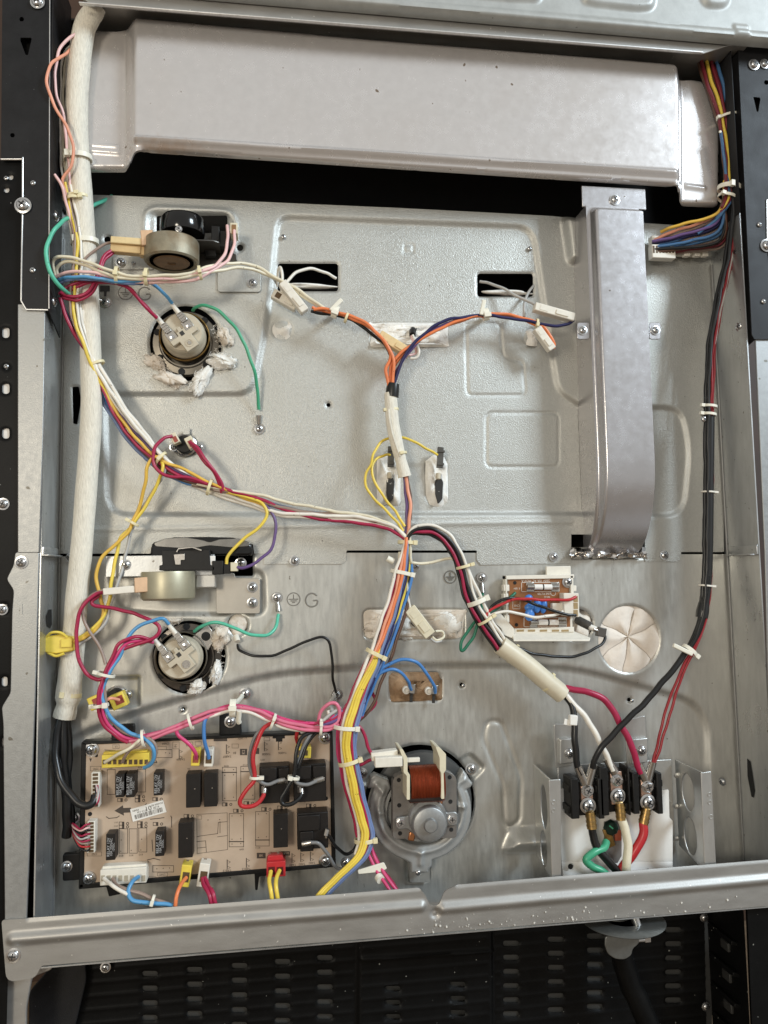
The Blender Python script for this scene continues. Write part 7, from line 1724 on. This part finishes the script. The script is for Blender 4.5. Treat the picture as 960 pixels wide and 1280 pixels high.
# ---------------------------------------------------------------- wires on the board itself
h = harness('relay_wires', 'red, grey and black leads looping between the power relays on the board', 340, 980, 42)
wire(h, [(344, 902, 42), (330, 910, 44), (320, 930, 46), (316, 950, 48), (319, 968, 48), (318, 976, 48), (308, 988, 48), (300, 1000, 48), (302, 1008, 48), (313, 1008, 48), (324, 1002, 46), (330, 995, 44), (330, 988, 42)], 'red', 2.5)
wire(h, [(338, 904, 40), (324, 914, 42), (314, 934, 42), (311, 950, 42), (315, 968, 44), (324, 976, 46), (336, 980, 46), (348, 976, 44)], 'grey', 2.1)
wire(h, [(372, 928, 30), (371, 918, 38), (374, 906, 42)], 'red', 2.4)
wire(h, [(396, 912, 40), (380, 920, 44), (372, 934, 46), (369, 954, 48), (366, 972, 48), (360, 984, 48), (352, 998, 48), (354, 1005, 48), (364, 1004, 48), (374, 997, 46), (377, 990, 44)], 'black', 2.4)
wire(h, [(392, 912, 40), (384, 924, 42), (375, 944, 42), (368, 968, 44), (372, 978, 46), (384, 981, 46), (396, 976, 44)], 'grey', 2.1)
wire(h, [(400, 912, 38), (390, 922, 40), (381, 938, 42), (372, 960, 44)], 'black', 2.1)
for (a, b_) in (((346, 977, 43), (356, 975, 41)), ((392, 977, 43), (404, 973, 41)), ((330, 992, 43), (330.5, 983, 40)), ((377, 993, 44), (376, 984, 41)), ((389, 1053, 42), (378, 1055, 40))):
    m_ = MB(); m_.tube([W(*a), W(*a).lerp(W(*b_), .5), W(*b_)], [.0026, .0030, .0028], 10); m_.build('spade_lug', tin, h)
tie(h, 319, 972, 47, -1, 20, 5, 3, nylon, head=170); tie(h, 367, 972, 47, -4, 20, 5.5, 3.4, nylon, head=60)
wire(h, [(388, 1053, 42), (398, 1055, 42), (408, 1066, 38), (416, 1078, 32), (424, 1086, 26), (434, 1086, 24), (446, 1078, 26)], 'grey', 2.1)
wire(h, [(408, 1042, 40), (414, 1050, 34), (424, 1062, 24), (434, 1068, 18), (442, 1064, 16), (446, 1054, 18)], 'black', 2.0)
b = MB(); b.tube(wpts([(407, 1044, 40), (409, 1036, 40)]), .0024, 8); b.build('spade_lug', tin, h)

h = harness('board_wires', 'short coloured wires leaving the plugs along the lower edge of the board', 260, 1115, 40)
wire(h, [(130, 1098, 32), (136, 1104, 40), (144, 1110, 46), (160, 1118, 50)], 'white', 2.2)
wire(h, [(141, 1098, 32), (146, 1106, 40), (158, 1112, 46), (178, 1118, 50), (196, 1125, 52), (214, 1131, 52)], 'taupe', 2.1)
wire(h, [(173, 1096, 32), (166, 1102, 42), (161, 1114, 48), (166, 1124, 52), (180, 1128, 54), (200, 1130, 54), (216, 1132, 54)], 'sky', 2.4)
wire(h, [(233, 1097, 36), (226, 1106, 46), (221, 1118, 54), (219, 1131, 56), (218, 1145, 56)], 'orange', 2.2)
wire(h, [(253, 1098, 36), (256, 1108, 46), (262, 1120, 54), (266, 1140, 56)], 'crimson', 2.4)
wire(h, [(256, 1097, 36), (261, 1108, 46), (267, 1118, 54), (272, 1140, 56)], 'crimson', 2.4)
wire(h, [(338.5, 1089, 36), (337, 1100, 46), (339, 1114, 54), (342, 1140, 56)], 'yellow', 2.4)
wire(h, [(349.5, 1088, 36), (346, 1098, 46), (346, 1112, 54), (348, 1140, 56)], 'yellow', 2.4)
tie(h, 191, 1126, 53, 20, 4, 5, 3, nylon, head=90)

# ---------------------------------------------------------------- black leads out of the braided sleeve, side plugs
h = harness('sleeve_leads', 'black leads dropping out of the sleeve end into the board side plug', 80, 960, 24)
wire(h, [(76, 894, 18), (71, 920, 22), (70, 945, 26), (73, 968, 30), (82, 985, 34), (94, 1000, 38), (106, 1008, 40), (115, 1004, 38), (119, 994, 34)], 'black', 3.6)
wire(h, [(80, 896, 16), (79, 925, 18), (80, 960, 18), (83, 1000, 16), (85, 1030, 14), (83, 1046, 12)], 'black', 4.6)
wire(h, [(84, 896, 15), (86, 930, 15), (85, 970, 14), (88, 1010, 12), (89, 1030, 10)], 'black', 3.6)
wire(h, [(74, 896, 18), (72, 930, 20), (76, 960, 22)], 'black', 2.4)
for (x0, x1, c) in ((112, 122, 'taupe'), (115, 121, 'lpink'), (116, 122, 'lgrey'), (113, 120, 'black'), (118, 123, 'crimson')):
    wire(h, [(x0, 1007, 36), (x0+4, 1002, 38), (x1, 992, 36), (x1-1, 982, 30)], c, 1.1)
h = harness('side_plug_wires', 'thin red, white and black wires fanning into the lower side plug of the board', 98, 1045, 26)
for i, c in enumerate(('crimson', 'lpink', 'black', 'crimson', 'lgrey', 'crimson', 'taupe', 'red', 'black')):
    y = 1030+i*4
    wire(h, [(89+i*.4, 1028+i*1.4, 10), (93, 1032+i*2, 22), (100, 1036+i*3, 30), (107, y+1, 32), (112, y, 28)], c, 1.15)
